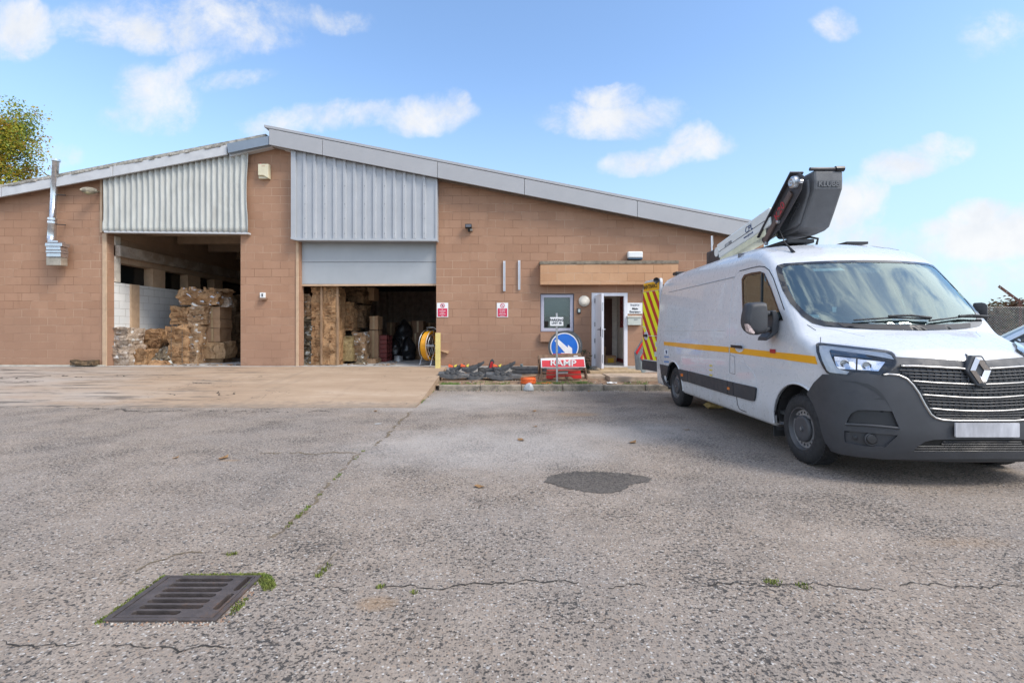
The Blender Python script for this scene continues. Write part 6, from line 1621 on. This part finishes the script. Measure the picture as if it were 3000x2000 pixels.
pl = list(reversed(z5((235,1328),(250,1185),(815,1180),(838,1330),(700,1332),(650,1292),(400,1296),(330,1336))))
MB().prism(pl, lambda u, w, d: Vector((FX(u, 11.45), d, FZ(w, 11.45))), 11.45, 11.6).put('foot', RPL, t, bevel=.012)
MB().prism(list(reversed(z5((436,1243),(440,1200),(606,1198),(602,1240)))), lambda u, w, d: Vector((FX(u, 11.44), d, FZ(w, 11.44))), 11.44, 11.449).put('band', SWT, t)
MB().prism(list(reversed(z5((436,1222),(438,1200),(606,1198),(604,1220)))), lambda u, w, d: Vector((FX(u, 11.436), d, FZ(w, 11.436))), 11.436, 11.4395).put('grey_band', M('grey band', (.25, .27, .29), .4), t)
# round blue arrow sign with a second disc behind it
SBL = M('blue road sign', (.0, .12, .52), .35, var=.08, scale=6, coat=.2); SGY = M('sign rim rubber', (.07, .075, .08), .6)
def disc(name, y, px, py, rpx, label, front, lean=.05):
    t = thing(name, (FX(px, y), y+.1, FZ(py+rpx, y)), label, 'sign'); c = P(px, py, y); k = y/F
    def fn(u, w, d): return (c.x+u, c.y+d+w*lean, c.z+w)
    MB().prism(circ(0, 0, rpx*k*1.14, 48), fn, 0, .05).put('rim', SGY, t, auto=40)
    MB().prism(circ(0, 0, rpx*k, 48), fn, -.004, .0).put('white_border', SWT, t)
    if front:
        MB().prism(circ(0, 0, rpx*k*.93, 48), fn, -.008, -.0045).put('blue_face', SBL, t)
        a = [(-.062, .0), (-.03, .0)]; s_ = rpx*k
        ar = [(-.62,.52),(-.50,.66),(.26,.02),(.28,.24),(.56,.02),(.60,-.62),(.0,-.52),(-.22,-.38),(.06,-.36),(.10,-.10)]
        ar = [(-.70,.44),(-.50,.60),(.245,-.05),(.245,.155),(.54,-.10),(.56,-.70),(-.01,-.66),(-.26,-.40),(.05,-.42)]
        MB().prism([(u*s_, w*s_) for u, w in ar], fn, -.0115, -.0085).put('arrow', SWT, t)
    else: MB().prism(circ(0, 0, rpx*k*.93, 48), fn, -.008, -.0045).put('face', SGY, t)
    return t
disc('blue_arrow_sign', 11.9, 1560+543/5.8075, 880+790/5.8075, 41.5, 'round blue keep right arrow sign in a black rim behind the parking post', True)
disc('round_sign', 12.35, 1560+585/5.8075, 880+775/5.8075, 40, 'dark round sign with white edge showing behind the blue arrow sign', False)
# parking post
t = thing('parking_post', (FX(1632, 11.05), 11.05, .13), 'white PARKING plate on a thin galvanised pole in the bed', 'sign')
MB().cyl((FX(1632, 11.05), 11.06, .10), (FX(1631, 11.05), 11.06, FZ(917, 11.05)), .024, 14).put('pole', STEEL, t, smooth=False)
MB().box(FX(1611.5, 11.0), FX(1650.5, 11.0), 11.01, 11.022, FZ(954.5, 11.0), FZ(929, 11.0)).put('plate', SGW, t, bevel=.002)
text('lettering', 'PARKING', .082, (FX(1631, 11), 11.007, FZ(937.5, 11)), SGK, t, bold=.002, sx=.92); text('lettering', 'UNIT 5B', .066, (FX(1631, 11), 11.007, FZ(946.5, 11)), SGK, t, bold=.001, sx=.95)
# two folded warning signs behind the open rear door
t = thing('triangle_sign', (FX(1880, 11.2), 11.3, .15), 'grey plastic sign stand with red triangle edge, leaning behind the van door', 'sign')
GPL = M('grey sign plastic', (.22, .235, .245), .6, var=.12, scale=5)
def z5p(u, w, d): return Vector((FX(u, 11.0), d, FZ(w, 11.0)))
MB().prism(list(reversed(z5((1765,880),(1900,670),(1960,700),(1905,1000),(1880,1190),(1790,1190)))), z5p, 11.12, 11.2).put('panel', GPL, t, bevel=.008)
MB().prism(list(reversed(z5((1775,885),(1905,680),(1912,730),(1800,925)))), z5p, 11.10, 11.118).put('red_edge', SRD, t)
t = thing('triangle_sign', (FX(1890, 10.9), 11.0, .15), 'nearer grey sign stand with bright red corner beside the van door', 'sign')
MB().prism(list(reversed(z5((1810,965),(1910,790),(1960,800),(1960,1100),(1900,1225),(1850,1225)))), z5p, 10.93, 11.0).put('panel', M('pale grey sign plastic', (.34, .38, .37), .6), t, bevel=.008)
MB().prism(list(reversed(z5((1818,968),(1905,815),(1925,1005),(1850,1010)))), z5p, 10.91, 10.928).put('red_face', M('bright red sign face', (.75, .08, .06), .35), t)
MB().prism(list(reversed(z5((1872,975),(1900,905),(1908,930),(1885,985)))), z5p, 10.904, 10.909).put('white_mark', SWT, t)
# cardboard box and oddments in the lobby
t = thing('carton', (FX(1790, 14.4), 14.5, FL), 'cardboard box with yellow print on the lobby floor behind the white door', 'box')
MB().box(FX(1774, 14.4), FX(1805, 14.4), 14.4, 14.8, FL, FZ(1042, 14.4)).put('box', BOXM, t, bevel=.005)
MB().box(FX(1781, 14.39), FX(1798, 14.39), 14.393, 14.399, FZ(1062, 14.39), FZ(1049, 14.39)).put('print', M('yellow print', (.62, .40, .03), .6), t)
o = MB().box(FX(1767, 14.7), FX(1774, 14.7), 14.7, 14.76, FL, FZ(1015, 14.7), Matrix.Rotation(R(5), 3, 'Y')).put('timber_offcut', WOODM); tag(o, 'brown timber offcut leaning in the lobby beside the cardboard box', 'wood')
o = bale('rotten_log', 204, 272, 1054, 1069, 12.95, .22, M('rotten bark', (.13, .085, .045), .95, var=.5, scale=12, bump=1, bscale=30), 'dark rotten piece of timber lying on the plinth at the left wall', 'wood', .03, 60, z0=.385)
# litter
LIT = M('white litter', (.75, .76, .75), .6)
def crumple(name, c, r_, mat, label, cat, seed, fl=.35):
    bm_ = bmesh.new(); bmesh.ops.create_icosphere(bm_, subdivisions=2, radius=1)
    v = [q.co.copy() for q in bm_.verts]; f = [[w.index for w in p.verts] for p in bm_.faces]; bm_.free()
    v = [Vector((q.x*r_*1.4, q.y*r_, q.z*r_*fl))*(1+.5*mnoise.noise(q*1.7+Vector((seed, 0, 0)))) for q in v]; m_ = min(q.z for q in v)
    o = put(name, [Vector(c)+q-Vector((0, 0, m_)) for q in v], f, mat); return tag(o, label, cat)
crumple('plastic_litter', (FX(1786, 10.95), 10.95, bed_z(10.95)), .06, LIT, 'white crumpled plastic wrapper on the soil in front of the slabs', 'litter', 3)
crumple('plastic_litter', (FX(1802, 11.0), 11.0, bed_z(11.0)), .035, LIT, 'smaller white scrap beside the crumpled wrapper on the soil', 'litter', 5)
crumple('cardboard_litter', tuple(G(2096, 1198)[:2])+(0.002,), .13, M('yellowed card', (.50, .35, .14), .8, var=.3), 'crumpled yellow card lying under the side of the van', 'litter', 9, .5)
crumple('paper_litter', tuple(G(1108, 1242)[:2])+(.004,), .035, M('grey paper', (.42, .42, .41), .8), 'small white paper scrap on the tarmac near the apron corner', 'litter', 12, .1)
LEAF = M('dead leaf', (.27, .15, .06), .8, var=.35, scale=20)
def leaf_at(px, py, k, seed):
    rr_ = random.Random(seed); c = G(px, py); a = rr_.uniform(0, 6.28); s_ = rr_.uniform(.03, .055)*k
    pts = [(-1,0,.3),(-.5,.45,.5),(.1,.55,.15),(.7,.25,.35),(1.05,0,.7),(.7,-.25,.45),(.1,-.5,.1),(-.5,-.4,.4)]
    V = [(c.x+(x*math.cos(a)-y*math.sin(a))*s_, c.y+(x*math.sin(a)+y*math.cos(a))*s_, .004+z*s_*.5) for x, y, z in pts]+[(c.x, c.y, .006)]
    o = put('dead_leaf', V, [(i, (i+1) % 8, 8) for i in range(8)], LEAF); return tag(o, 'small curled brown dead leaf lying on the tarmac', 'leaf', 'dead leaves on the tarmac')
for i, (x, y, k) in enumerate(((1526, 1290, 1.4), (1854, 1297, 1.3), (1405, 1427, 1), (655, 1343, 1.6), (515, 1342, 1.2), (1565, 1205, 1.3), (1100, 1205, 1), (1650, 1146, 1), (1725, 1147, 1), (1398, 1147, 1), (1568, 1250, 1), (2012, 1260, 1))): leaf_at(x, y, k, i)

# ================================================================== drain in the foreground
IRON = M('cast iron', (.085, .070, .066), .6, .2, var=.25, scale=14, bump=.4, bscale=120, col2=(.15, .085, .05), c2amt=.36)
t = thing('drain_grate', ((GX0+GX1)/2, (GY0+GY1)/2, 0), 'rusty cast iron drain grate set in the tarmac of the foreground', 'drain')
zt_ = .010
inn = [(GX0+.028, GY0+.020), (GX1-.024, GY0+.020), (GX1-.024, GY1-.012), (GX0+.028, GY1-.012)]
MB().plate([(GX0, GY0), (GX1, GY0), (GX1, GY1), (GX0, GY1)], [inn], lambda u, w, d: (u, w, d), zt_+.002, -.06).put('frame', IRON, t, bevel=.003)
a0, a1_, b0_, b1_ = inn[0][0]+.006, inn[1][0]-.005, inn[0][1]+.005, inn[2][1]-.004
sl_ = []
for i in range(7):
    y_ = b0_+.020+i*(b1_-b0_-.05)/6.3; xl = a0+.055; xr = a1_-.10
    if i == 0: xr -= .075
    sl_.append(rrect(xl, xr, y_-.002, y_+.032, .0165, 4))
for q in (0, 1): sl_.append(rrect(a1_-.042, a1_-.012, b0_+.06+q*.165, b0_+.20+q*.165, .0145, 4))
MB().plate([(a0, b0_), (a1_, b0_), (a1_, b1_), (a0, b1_)], sl_, lambda u, w, d: (u, w, d), zt_, -.024).put('grid', IRON, t, bevel=.0025)
mb = MB(); e = .012
for q in ((GX0+e, GX0+e+.01, GY0, GY1), (GX1-e-.01, GX1-e, GY0, GY1), (GX0+e, GX1-e, GY0+e, GY0+e+.01), (GX0+e, GX1-e, GY1-e-.01, GY1-e)): mb.box(q[0], q[1], q[2], q[3], -.5, -.062)
mb.put('shaft', M('wet brick', (.06, .05, .045), .6, var=.3), t)
MB().box(GX0, GX1, GY0, GY1, -.52, -.5).put('silt', M('drain silt', (.03, .025, .02), .5), t)
# moss, grass and weeds: too many to count
MOSSG = M('bright moss', (.15, .175, .035), .95, var=.4, scale=18, col2=(.11, .19, .03), c2amt=.45); GRASS = M('weed green', (.11, .20, .035), .85, var=.4, scale=12, col2=(.24, .24, .07), c2amt=.3)
def tufts(name, spots, mat, h, wd, per, seed):
    rr_ = random.Random(seed); mb = MB()
    for (x, y, z, r_, n) in spots:
        for i in range(int(n*per)):
            a = rr_.uniform(0, 6.283); d = r_*math.sqrt(rr_.random()); bx, by = x+math.cos(a)*d, y+math.sin(a)*d; hh = h*rr_.uniform(.4, 1.2); w = wd*rr_.uniform(.6, 1.3); t_ = rr_.uniform(0, 6.283); lx, ly = math.cos(t_), math.sin(t_); ln = hh*rr_.uniform(.1, .8)
            mb.add([(bx-ly*w, by+lx*w, z), (bx+ly*w, by-lx*w, z), (bx+lx*ln*.5+ly*w*.7, by+ly*ln*.5-lx*w*.7, z+hh*.6), (bx+lx*ln, by+ly*ln, z+hh), (bx+lx*ln*.5-ly*w*.7, by+ly*ln*.5+lx*w*.7, z+hh*.6)], [(0, 1, 2, 4), (4, 2, 3)])
    return tag(mb.put(name, mat), kind='stuff')
sp_ = []
for i in range(46): k = i/45; sp_.append((GX0-.012+mnoise.noise(Vector((i, 0, 0)))*.012, GY0+(GY1-GY0)*k, .0, .016, 14*max(0, mnoise.noise(Vector((i*.35, 5, 0)))+.35)))
for i in range(34): k = i/33; sp_.append((GX0+.10+(GX1-GX0-.1)*k, GY1+.010, .0, .014+.010*k, 8+22*k*k))
for i in range(14): sp_.append((GX1+.02+i*.006, GY1-.005-i*.008, 0, .035, 24))
for (px, py, r_, n) in ((738, 1712, .02, 26), (716, 1722, .015, 18), (700, 1772, .03, 34), (690, 1785, .022, 22), (682, 1798, .012, 8), (312, 1817, .015, 12), (720, 1756, .014, 14)): q = G(px, py); sp_.append((q.x, q.y, 0, r_, n))
tufts('moss', sp_, MOSSG, .012, .0028, 2.6, 3)
sp_ = []
rr_ = random.Random(11)
for (x0, y0, x1, y1, n) in ((930, 1690, 965, 1655, 14), (840, 1545, 905, 1485, 26), (905, 1485, 1000, 1385, 14), (1066, 1320, 1040, 1345, 8), (670, 1626, 690, 1623, 8), (1108, 1720, 1130, 1719, 6), (1210, 1735, 1240, 1735, 4)):
    a, b = G(x0, y0), G(x1, y1)
    for i in range(n//2): k = rr_.random(); sp_.append((a.x+(b.x-a.x)*k, a.y+(b.y-a.y)*k, .002, .02, 4+8*rr_.random()))
for (px, py) in ((2260, 1706), (2275, 1708), (2350, 1717), (2360, 1719), (2252, 1704)): q = G(px, py); sp_.append((q.x, q.y, .002, .03, 14))
tufts('joint_moss', sp_, MOSSG, .014, .003, 2.2, 5)
sp_ = []
for i in range(300):
    x = rr_.uniform(-1.65, 6.5); y = 10.72+abs(rr_.gauss(0, .28)); n = 6 if mnoise.noise(Vector((x*1.6, y*2, 7))) > .05 else .6
    sp_.append((x, y, bed_z(y), .07, n))
for i in range(46): sp_.append((rr_.uniform(.55, 1.75), rr_.uniform(10.8, 11.15), bed_z(11), .07, 13))
for i in range(40): k = rr_.random(); sp_.append((-1.66-.10*k, 8.3+2.6*k, .0, .05, 8*max(0, mnoise.noise(Vector((k*6, 1, 2)))+.3)))
for i in range(20): sp_.append((rr_.uniform(-1.6, -1.2), rr_.uniform(10.72, 10.95), bed_z(10.8), .06, 14))
for i in range(50): sp_.append((rr_.uniform(-1.5, 6), 10.54, .0, .05, 5*max(0, mnoise.noise(Vector((i, 3, 2)))+.2)))
tufts('weeds', sp_, GRASS, .045, .004, 1.6, 7)
sp_ = []
o = tufts('small_bush', [(FX(1712, 12.9)+rr_.gauss(0, .07), 12.85+rr_.gauss(0, .06), .2+abs(rr_.gauss(.15, .17)), .09, 10) for i in range(70)], M('dark shrub green', (.035, .06, .025), .8, var=.4), .05, .012, 1.0, 9)
del o['kind']; tag(o, 'small dark green shrub growing against the wall left of the white door', 'shrub')
# grit lying about on the tarmac close by
PEB = [M('pale chipping', (.42, .39, .35), .9, var=.3, scale=30), M('dark chipping', (.07, .07, .075), .9, var=.3, scale=30), M('reddish chipping', (.30, .19, .13), .9, var=.3, scale=30)]
rr_ = random.Random(21); mbs = [MB(), MB(), MB()]
def chip(x, y, z, s_):
    mb = rr_.choice(mbs); a = rr_.uniform(0, 6.28); V = []
    for k in range(5): r_ = s_*rr_.uniform(.6, 1.1); V.append((x+math.cos(a+k*1.257)*r_, y+math.sin(a+k*1.257)*r_, z))
    for k in range(5): r_ = s_*rr_.uniform(.3, .7); V.append((x+math.cos(a+k*1.257)*r_, y+math.sin(a+k*1.257)*r_, z+s_*rr_.uniform(.4, .9)))
    mb.add(V, [(k, (k+1) % 5, 5+(k+1) % 5, 5+k) for k in range(5)]+[(5, 6, 7, 8, 9)])
for i in range(1500):
    y = 1.75+rr_.random()**1.6*5; x = rr_.uniform(-1.1, 1.1)*y
    if GX0-.01 < x < GX1+.01 and GY0-.01 < y < GY1+.01: continue
    chip(x, y, 0, rr_.uniform(.0015, .0045))
for i in range(260):          # loose stones gathered round the drain
    s_ = rr_.random(); x, y = (GX0+(GX1-GX0)*s_+.0, GY0-abs(rr_.gauss(0, .018))) if i < 150 else (GX1+.01+abs(rr_.gauss(0, .025)), GY0+(GY1-GY0)*s_)
    chip(x, y, 0, rr_.uniform(.003, .0075))
for i in range(500): y = 10.55-abs(rr_.gauss(0, .06)); chip(rr_.uniform(-1.6, 6), y, 0, rr_.uniform(.004, .014))
for i in range(700): y = rr_.uniform(10.75, 12.9); chip(rr_.uniform(-1.6, 6), y, bed_z(y), rr_.uniform(.006, .022))
for i, mb in enumerate(mbs): tag(mb.put('loose_gravel', PEB[i]), kind='stuff')
# ================================================================== vegetation, fence, car behind
def leafy(name, centres, n, size, mats, seed, parent=None, spread=1.0):
    """many separate leaf faces in irregular clumps; one mesh with several leaf materials"""
    rr_ = random.Random(seed); V = []; Fc = []; mi = []
    for i in range(n):
        c, r_ = centres[rr_.randrange(len(centres))] if True else None
        d = Vector((rr_.gauss(0, 1), rr_.gauss(0, 1), rr_.gauss(0, 1))).normalized()*r_*spread*rr_.random()**.45
        p = c+d; a = Vector((rr_.gauss(0, 1), rr_.gauss(0, 1), rr_.gauss(0, .7))).normalized(); b = a.cross(Vector((rr_.gauss(0, 1), rr_.gauss(0, 1), rr_.gauss(0, 1)))).normalized()
        s_ = size*rr_.uniform(.6, 1.3); k = len(V)
        V += [p-a*s_, p-a*s_*.1+b*s_*.55, p+a*s_, p-a*s_*.1-b*s_*.55]; Fc.append((k, k+1, k+2, k+3))
        h = mnoise.noise(c*.9+Vector((seed, 0, 0)))+rr_.gauss(0, .28); mi.append(min(len(mats)-1, max(0, int((h+.75)/1.5*len(mats)))))
    o = put(name, V, Fc, mats, parent)
    o.data.polygons.foreach_set('material_index', mi)
    return o
def lm(name, col):
    m, N, b = new_mat(name); n = N.noise(N.coord(), 3, 4); k = N.cramp(n, [(.3, tuple(q*.75 for q in col)), (.7, tuple(q*1.2 for q in col))])
    N.wire(k, b.inputs['Base Color']); b.inputs['Roughness'].default_value = .6
    tr = N.new('ShaderNodeBsdfTranslucent'); N.wire(k, tr.inputs[0]); mx = N.new('ShaderNodeMixShader'); mx.inputs[0].default_value = .45
    N.wire(b.outputs[0], mx.inputs[1]); N.wire(tr.outputs[0], mx.inputs[2]); N.wire(mx.outputs[0], N.n['Material Output'].inputs[0]); return m
BARK = M('grey bark', (.13, .11, .085), .95, var=.3, scale=6, bump=.6, bscale=20, stretch=(1, 1, .3))
def branchy(base, top, rad, n, seed, ctr, spread, parent, lv=2):
    rr_ = random.Random(seed); mb = MB(); ends = []
    pts = [base.lerp(top, k/8)+Vector((mnoise.noise(Vector((seed, k*.4, 0)))*.35, mnoise.noise(Vector((seed, 9, k*.4)))*.35, 0)) for k in range(9)]
    mb.tube(pts, [rad*(1-.85*k/8) for k in range(9)], 10)
    for i in range(n):
        k = rr_.uniform(.25, .98); a = pts[int(k*8)].lerp(pts[min(8, int(k*8)+1)], k*8 % 1); an = rr_.uniform(0, 6.283); L = spread*(1.15-k*.75)*rr_.uniform(.7, 1.1)
        e = a+Vector((math.cos(an)*L*.75, math.sin(an)*L*.75, L*rr_.uniform(.45, .95)))
        m = a.lerp(e, .5)+Vector((0, 0, -.08*L)); mb.tube([a, m, e], [rad*.32*(1.1-k), rad*.2*(1.1-k), .012], 6); ends += [e, a.lerp(e, .7), m.lerp(e, .35)]
        for j in range(4):
            q = m.lerp(e, rr_.random()); an2 = rr_.uniform(0, 6.283); l2 = L*rr_.uniform(.25, .5); e2 = q+Vector((math.cos(an2)*l2, math.sin(an2)*l2, l2*rr_.uniform(.3, .9))); mb.tube([q, e2], [.02, .006], 5); ends += [e2, q.lerp(e2, .6)]
    mb.put('trunk', BARK, parent); return ends
# autumn poplar behind the left end of the roof
ty = 30.0; tx = FX(32, ty); t = thing('autumn_tree', (tx, ty, 0), 'tall tree turning yellow and green behind the left end of the roof', 'tree')
ends = branchy(Vector((tx-.6, ty, 0)), Vector((tx-.8, ty, FZ(372, ty))), .32, 60, 4, None, 4.0, t)
ends = [e for e in ends if e.z > 6.5]
LG = [lm('deep green leaf', (.12, .18, .035)), lm('green leaf', (.25, .32, .05)), lm('yellow green leaf', (.46, .44, .05)), lm('golden leaf', (.38, .30, .035)), lm('orange leaf', (.42, .24, .03))]
leafy('crown', [(e, .72) for e in ends], 34000, .085, LG, 5, t)
# brown hedge beyond the fence on the right
by = 24.0
HB = [lm('rust leaf', (.10, .048, .024)), lm('brown leaf', (.13, .075, .035)), lm('olive leaf', (.095, .085, .035)), lm('tan leaf', (.20, .135, .07)), lm('dull green leaf', (.055, .065, .03))]
rr_ = random.Random(3)
for i, (px, pt_, w, l) in enumerate(((2905, 905, 1.5, 'low brown and green autumn shrub just right of the van behind the wire fence'), (2965, 868, 1.9, 'taller rusty autumn shrub behind the wire fence at the right edge'))):
    y = by+i*.9; x = FX(px, y); h = FZ(pt_, y); t = thing('autumn_shrub', (x, y, 0), l, 'shrub', 'shrubs behind the wire fence')
    e = branchy(Vector((x, y, 0)), Vector((x, y, h*.75)), .08, 26, 30+i, None, w*.85, t)
    cs = [(Vector((x+rr_.gauss(0, w*.5), y+rr_.gauss(0, .5), min(h-.25, abs(rr_.gauss(h*.55, h*.28)))), ), .42) for k in range(46)]
    leafy('foliage', cs+[(q, .3) for q in e if q.z < h-.1], 5200, .085, HB, 33+i, t)
# wire fence on a cranked angle-iron post
fy = 14.0; RUST = M('rusty angle iron', (.10, .042, .03), .85, .2, var=.4, scale=10, bump=.3, bscale=60)
t = thing('wire_fence', (FX(3000, fy), fy, 0), 'chain-link fence on a rusty cranked angle-iron post at the right edge', 'fence')
pb = FX(2990, fy); top_ = P(2989, 884, fy); tip = P(2926, 838, fy)
mb = MB(); mb.box(pb-.045, pb+.045, fy, fy+.008, 0, top_.z-.03); mb.box(pb+.037, pb+.045, fy+.008, fy+.09, 0, top_.z-.05); mb.put('post', RUST, t)
mb = MB(); dv_ = (tip-top_).normalized(); up_ = Vector((-dv_.z, 0, dv_.x)); up_ = up_ if up_.z > 0 else -up_; L_ = (tip-top_).length
hs_ = [circ(L_*k, 0, .012, 10) for k in (.08, .30, .62, .92)][1:]
mb.plate([(-.06, -.04), (L_, -.04), (L_, .04), (-.02, .04)], hs_, lambda u, w, d: top_+dv_*u+up_*w+Vector((0, d, 0)), .0, .008); mb.put('arm', RUST, t)
WIRE = M('galvanised wire', (.40, .41, .40), .5, .5, var=.2); mb = MB(); x0, x1, z1 = FX(2740, fy), FX(3000, fy)+3.2, FZ(900, fy)
st_ = .075; n = int((x1-x0)/st_)
def wseg(a, b): mb.bar(a, b, .0045, .0045)
k = -int(z1/st_)-1
while x0+k*st_ < x1:
    for sg in (1, -1):
        a = x0+k*st_ if sg > 0 else x1-k*st_; b = a+sg*z1; xa, za, xb, zb_ = a, 0.0, b, z1
        if sg > 0:
            if xa < x0: za = x0-xa; xa = x0
            if xb > x1: zb_ = z1-(xb-x1); xb = x1
        else:
            if xa > x1: za = xa-x1; xa = x1
            if xb < x0: zb_ = z1-(x0-xb); xb = x0
        if zb_ > za+.01: wseg((xa, fy-.01 if sg > 0 else fy-.004, za), (xb, fy-.01 if sg > 0 else fy-.004, zb_))
    k += 1
for z_ in (.1, z1*.5, z1): mb.tube([(x0, fy-.007, z_), (x1, fy-.007, z_)], .004, 5)
tag(mb.put('mesh', WIRE, t), kind='stuff')
# car parked across, nose hidden by the van
CT = curve([(-.3, .45), (0, .72), (.12, .86), (.5, .98), (1.02, 1.10), (1.85, 1.66), (2.1, 1.72), (3.2, 1.73), (3.9, 1.66), (4.3, 1.2), (4.6, .9)], .05, -.6, 5, 1500)
CS = (CT[0], np.sqrt(1+np.gradient(CT[1], CT[0])**2))
CWD = curve([(.1, .80), (.35, .86), (.7, .89), (1.0, .87), (1.6, .68), (1.9, .6)], .06, -.2, 2.2)
CPL = curve([(-.2, .7), (0, .80), (.3, .93), (.8, 1), (3.8, 1), (4.3, .93)], .1, -.5, 5)
def car_f(t, v, w):
    av = np.abs(v); u = av/.9; z = np.interp(t-.18*u**2.4*(1-s01(t, 1.5, 2.2)), *CT)-.05*u*u
    f = smax((w-z)/np.interp(t, *CS), av-np.interp(w, *CWD)*np.interp(t, *CPL), .14)
    f = smax(f, .06*u*u+np.interp(w, [.2, .5, .8, 1], [.06, 0, .03, .12])-t, .14); f = smax(f, t-4.25+.1*s01(w, .9, 1.6), .14)
    return smax(f, .24-w, .08)
KX, KY = 8.47, 9.98; CA, CB = (.69, -.724), (-.724, -.69)      # nose, direction nose to tail, direction of the near side
CAR = Skin(car_f, lambda p: np.stack([KX+p[:, 0]*CA[0]+p[:, 1]*CB[0], KY+p[:, 0]*CA[1]+p[:, 1]*CB[1], p[:, 2]], 1), lambda p: np.stack([(p[:, 0]-KX)*CA[0]+(p[:, 1]-KY)*CA[1], (p[:, 0]-KX)*CB[0]+(p[:, 1]-KY)*CB[1], p[:, 2]], 1), True)
def cw(t, v, w): return Vector((KX+t*CA[0]+v*CB[0], KY+t*CA[1]+v*CB[1], w))
car = thing('parked_car', tuple(cw(2.1, 0, 0)), 'pale silver blue car partly hidden behind the bonnet of the van at the right edge', 'car')
h_ = .04; ts = np.arange(-.12, 4.5, h_); vs = np.arange(-1.08, 1.1, h_); w_ = np.arange(.12, 1.9, h_)
T3, V3, W3 = np.meshgrid(ts, vs, w_, indexing='ij'); g_ = car_f(T3, V3, W3); g_ = np.maximum(g_, -(g_+.12))
for a in (.82, 3.42): g_ = np.maximum(g_, -np.maximum(np.hypot(T3-a, W3-.32)-.37, .5-np.abs(V3)))
cv, cq = snets(g_, (ts[0], vs[0], w_[0]), h_); f_ = car_f(*cv.T); nr = np.abs(f_) < .02; cv[nr] -= CAR.nrm(cv[nr])*f_[nr][:, None]
nv = CAR.nrm(cv); nv[car_f(*cv.T) < -.06] *= -1
cb_ = put('body', CAR.to_w(cv), cq[:, ::-1].tolist(), paint_mat('silver blue car paint', (.50, .58, .66)), car, smooth=True); cb_.data.normals_split_custom_set_from_vertices([tuple(CAR.to_w(q[None])[0]-CAR.to_w(np.zeros((1, 3)))[0]) for q in nv])
CGL = M('dark car glass', (.02, .028, .03), .05, coat=.3)
for nm, pl in (('side_window', [(1.30,1.12),(1.82,1.50),(2.3,1.58),(2.3,1.12)]), ('side_window', [(2.38,1.12),(2.38,1.58),(3.3,1.56),(3.6,1.3),(3.6,1.14)])):
    for sg in (-1, 1):
        p_ = CAR.side(tri2d(densify(pl, .06), [], .08)[0], sg); v2, tr, bd = tri2d(densify(pl, .06), [], .08); V, Fc = CAR.sheet(p_, tr, bd, .004, 0, False); put(nm, V, Fc, CGL, car, smooth=True)
V, Fc = CAR.panel([(-.62,1.12),(.62,1.12),(.54,1.58),(-.54,1.58)], 'front', off=.004, dens=.06); put('windscreen', V, Fc, CGL, car, smooth=True)
for a in (.82, 3.42):
    for sg in (-1, 1):
        wc = cw(a, sg*.87, .32); w2 = thing('wheel', tuple(wc), None, None); w2.parent = car; w2.location = wc-wloc(car); ax = (-sg*CB[0], -sg*CB[1], 0)
        MB().lathe(wc, ax, [(.02, .2), (0, .24), (.02, .30), (.05, .318), (.17, .318), (.2, .28)], 32).put('tyre', TYRE, w2, auto=40)
        MB().lathe(wc, ax, [(.005, .205), (.03, .19), (.02, .05), (.02, 0)], 24).put('rim', HUBM, w2, auto=40)
for sg in (-1, 1):
    V, Fc = CAR.panel([(sg*.45,.70),(sg*.74,.72),(sg*.74,.82),(sg*.45,.80)][::sg], 'front', off=.01, thick=.01, dens=.06); put('headlight', V, Fc, LAMPL, car)
V, Fc = CAR.panel([(-.38,.42),(.38,.42),(.38,.66),(-.38,.66)], 'front', off=.006, dens=.06); put('grille', V, Fc, BLK, car)
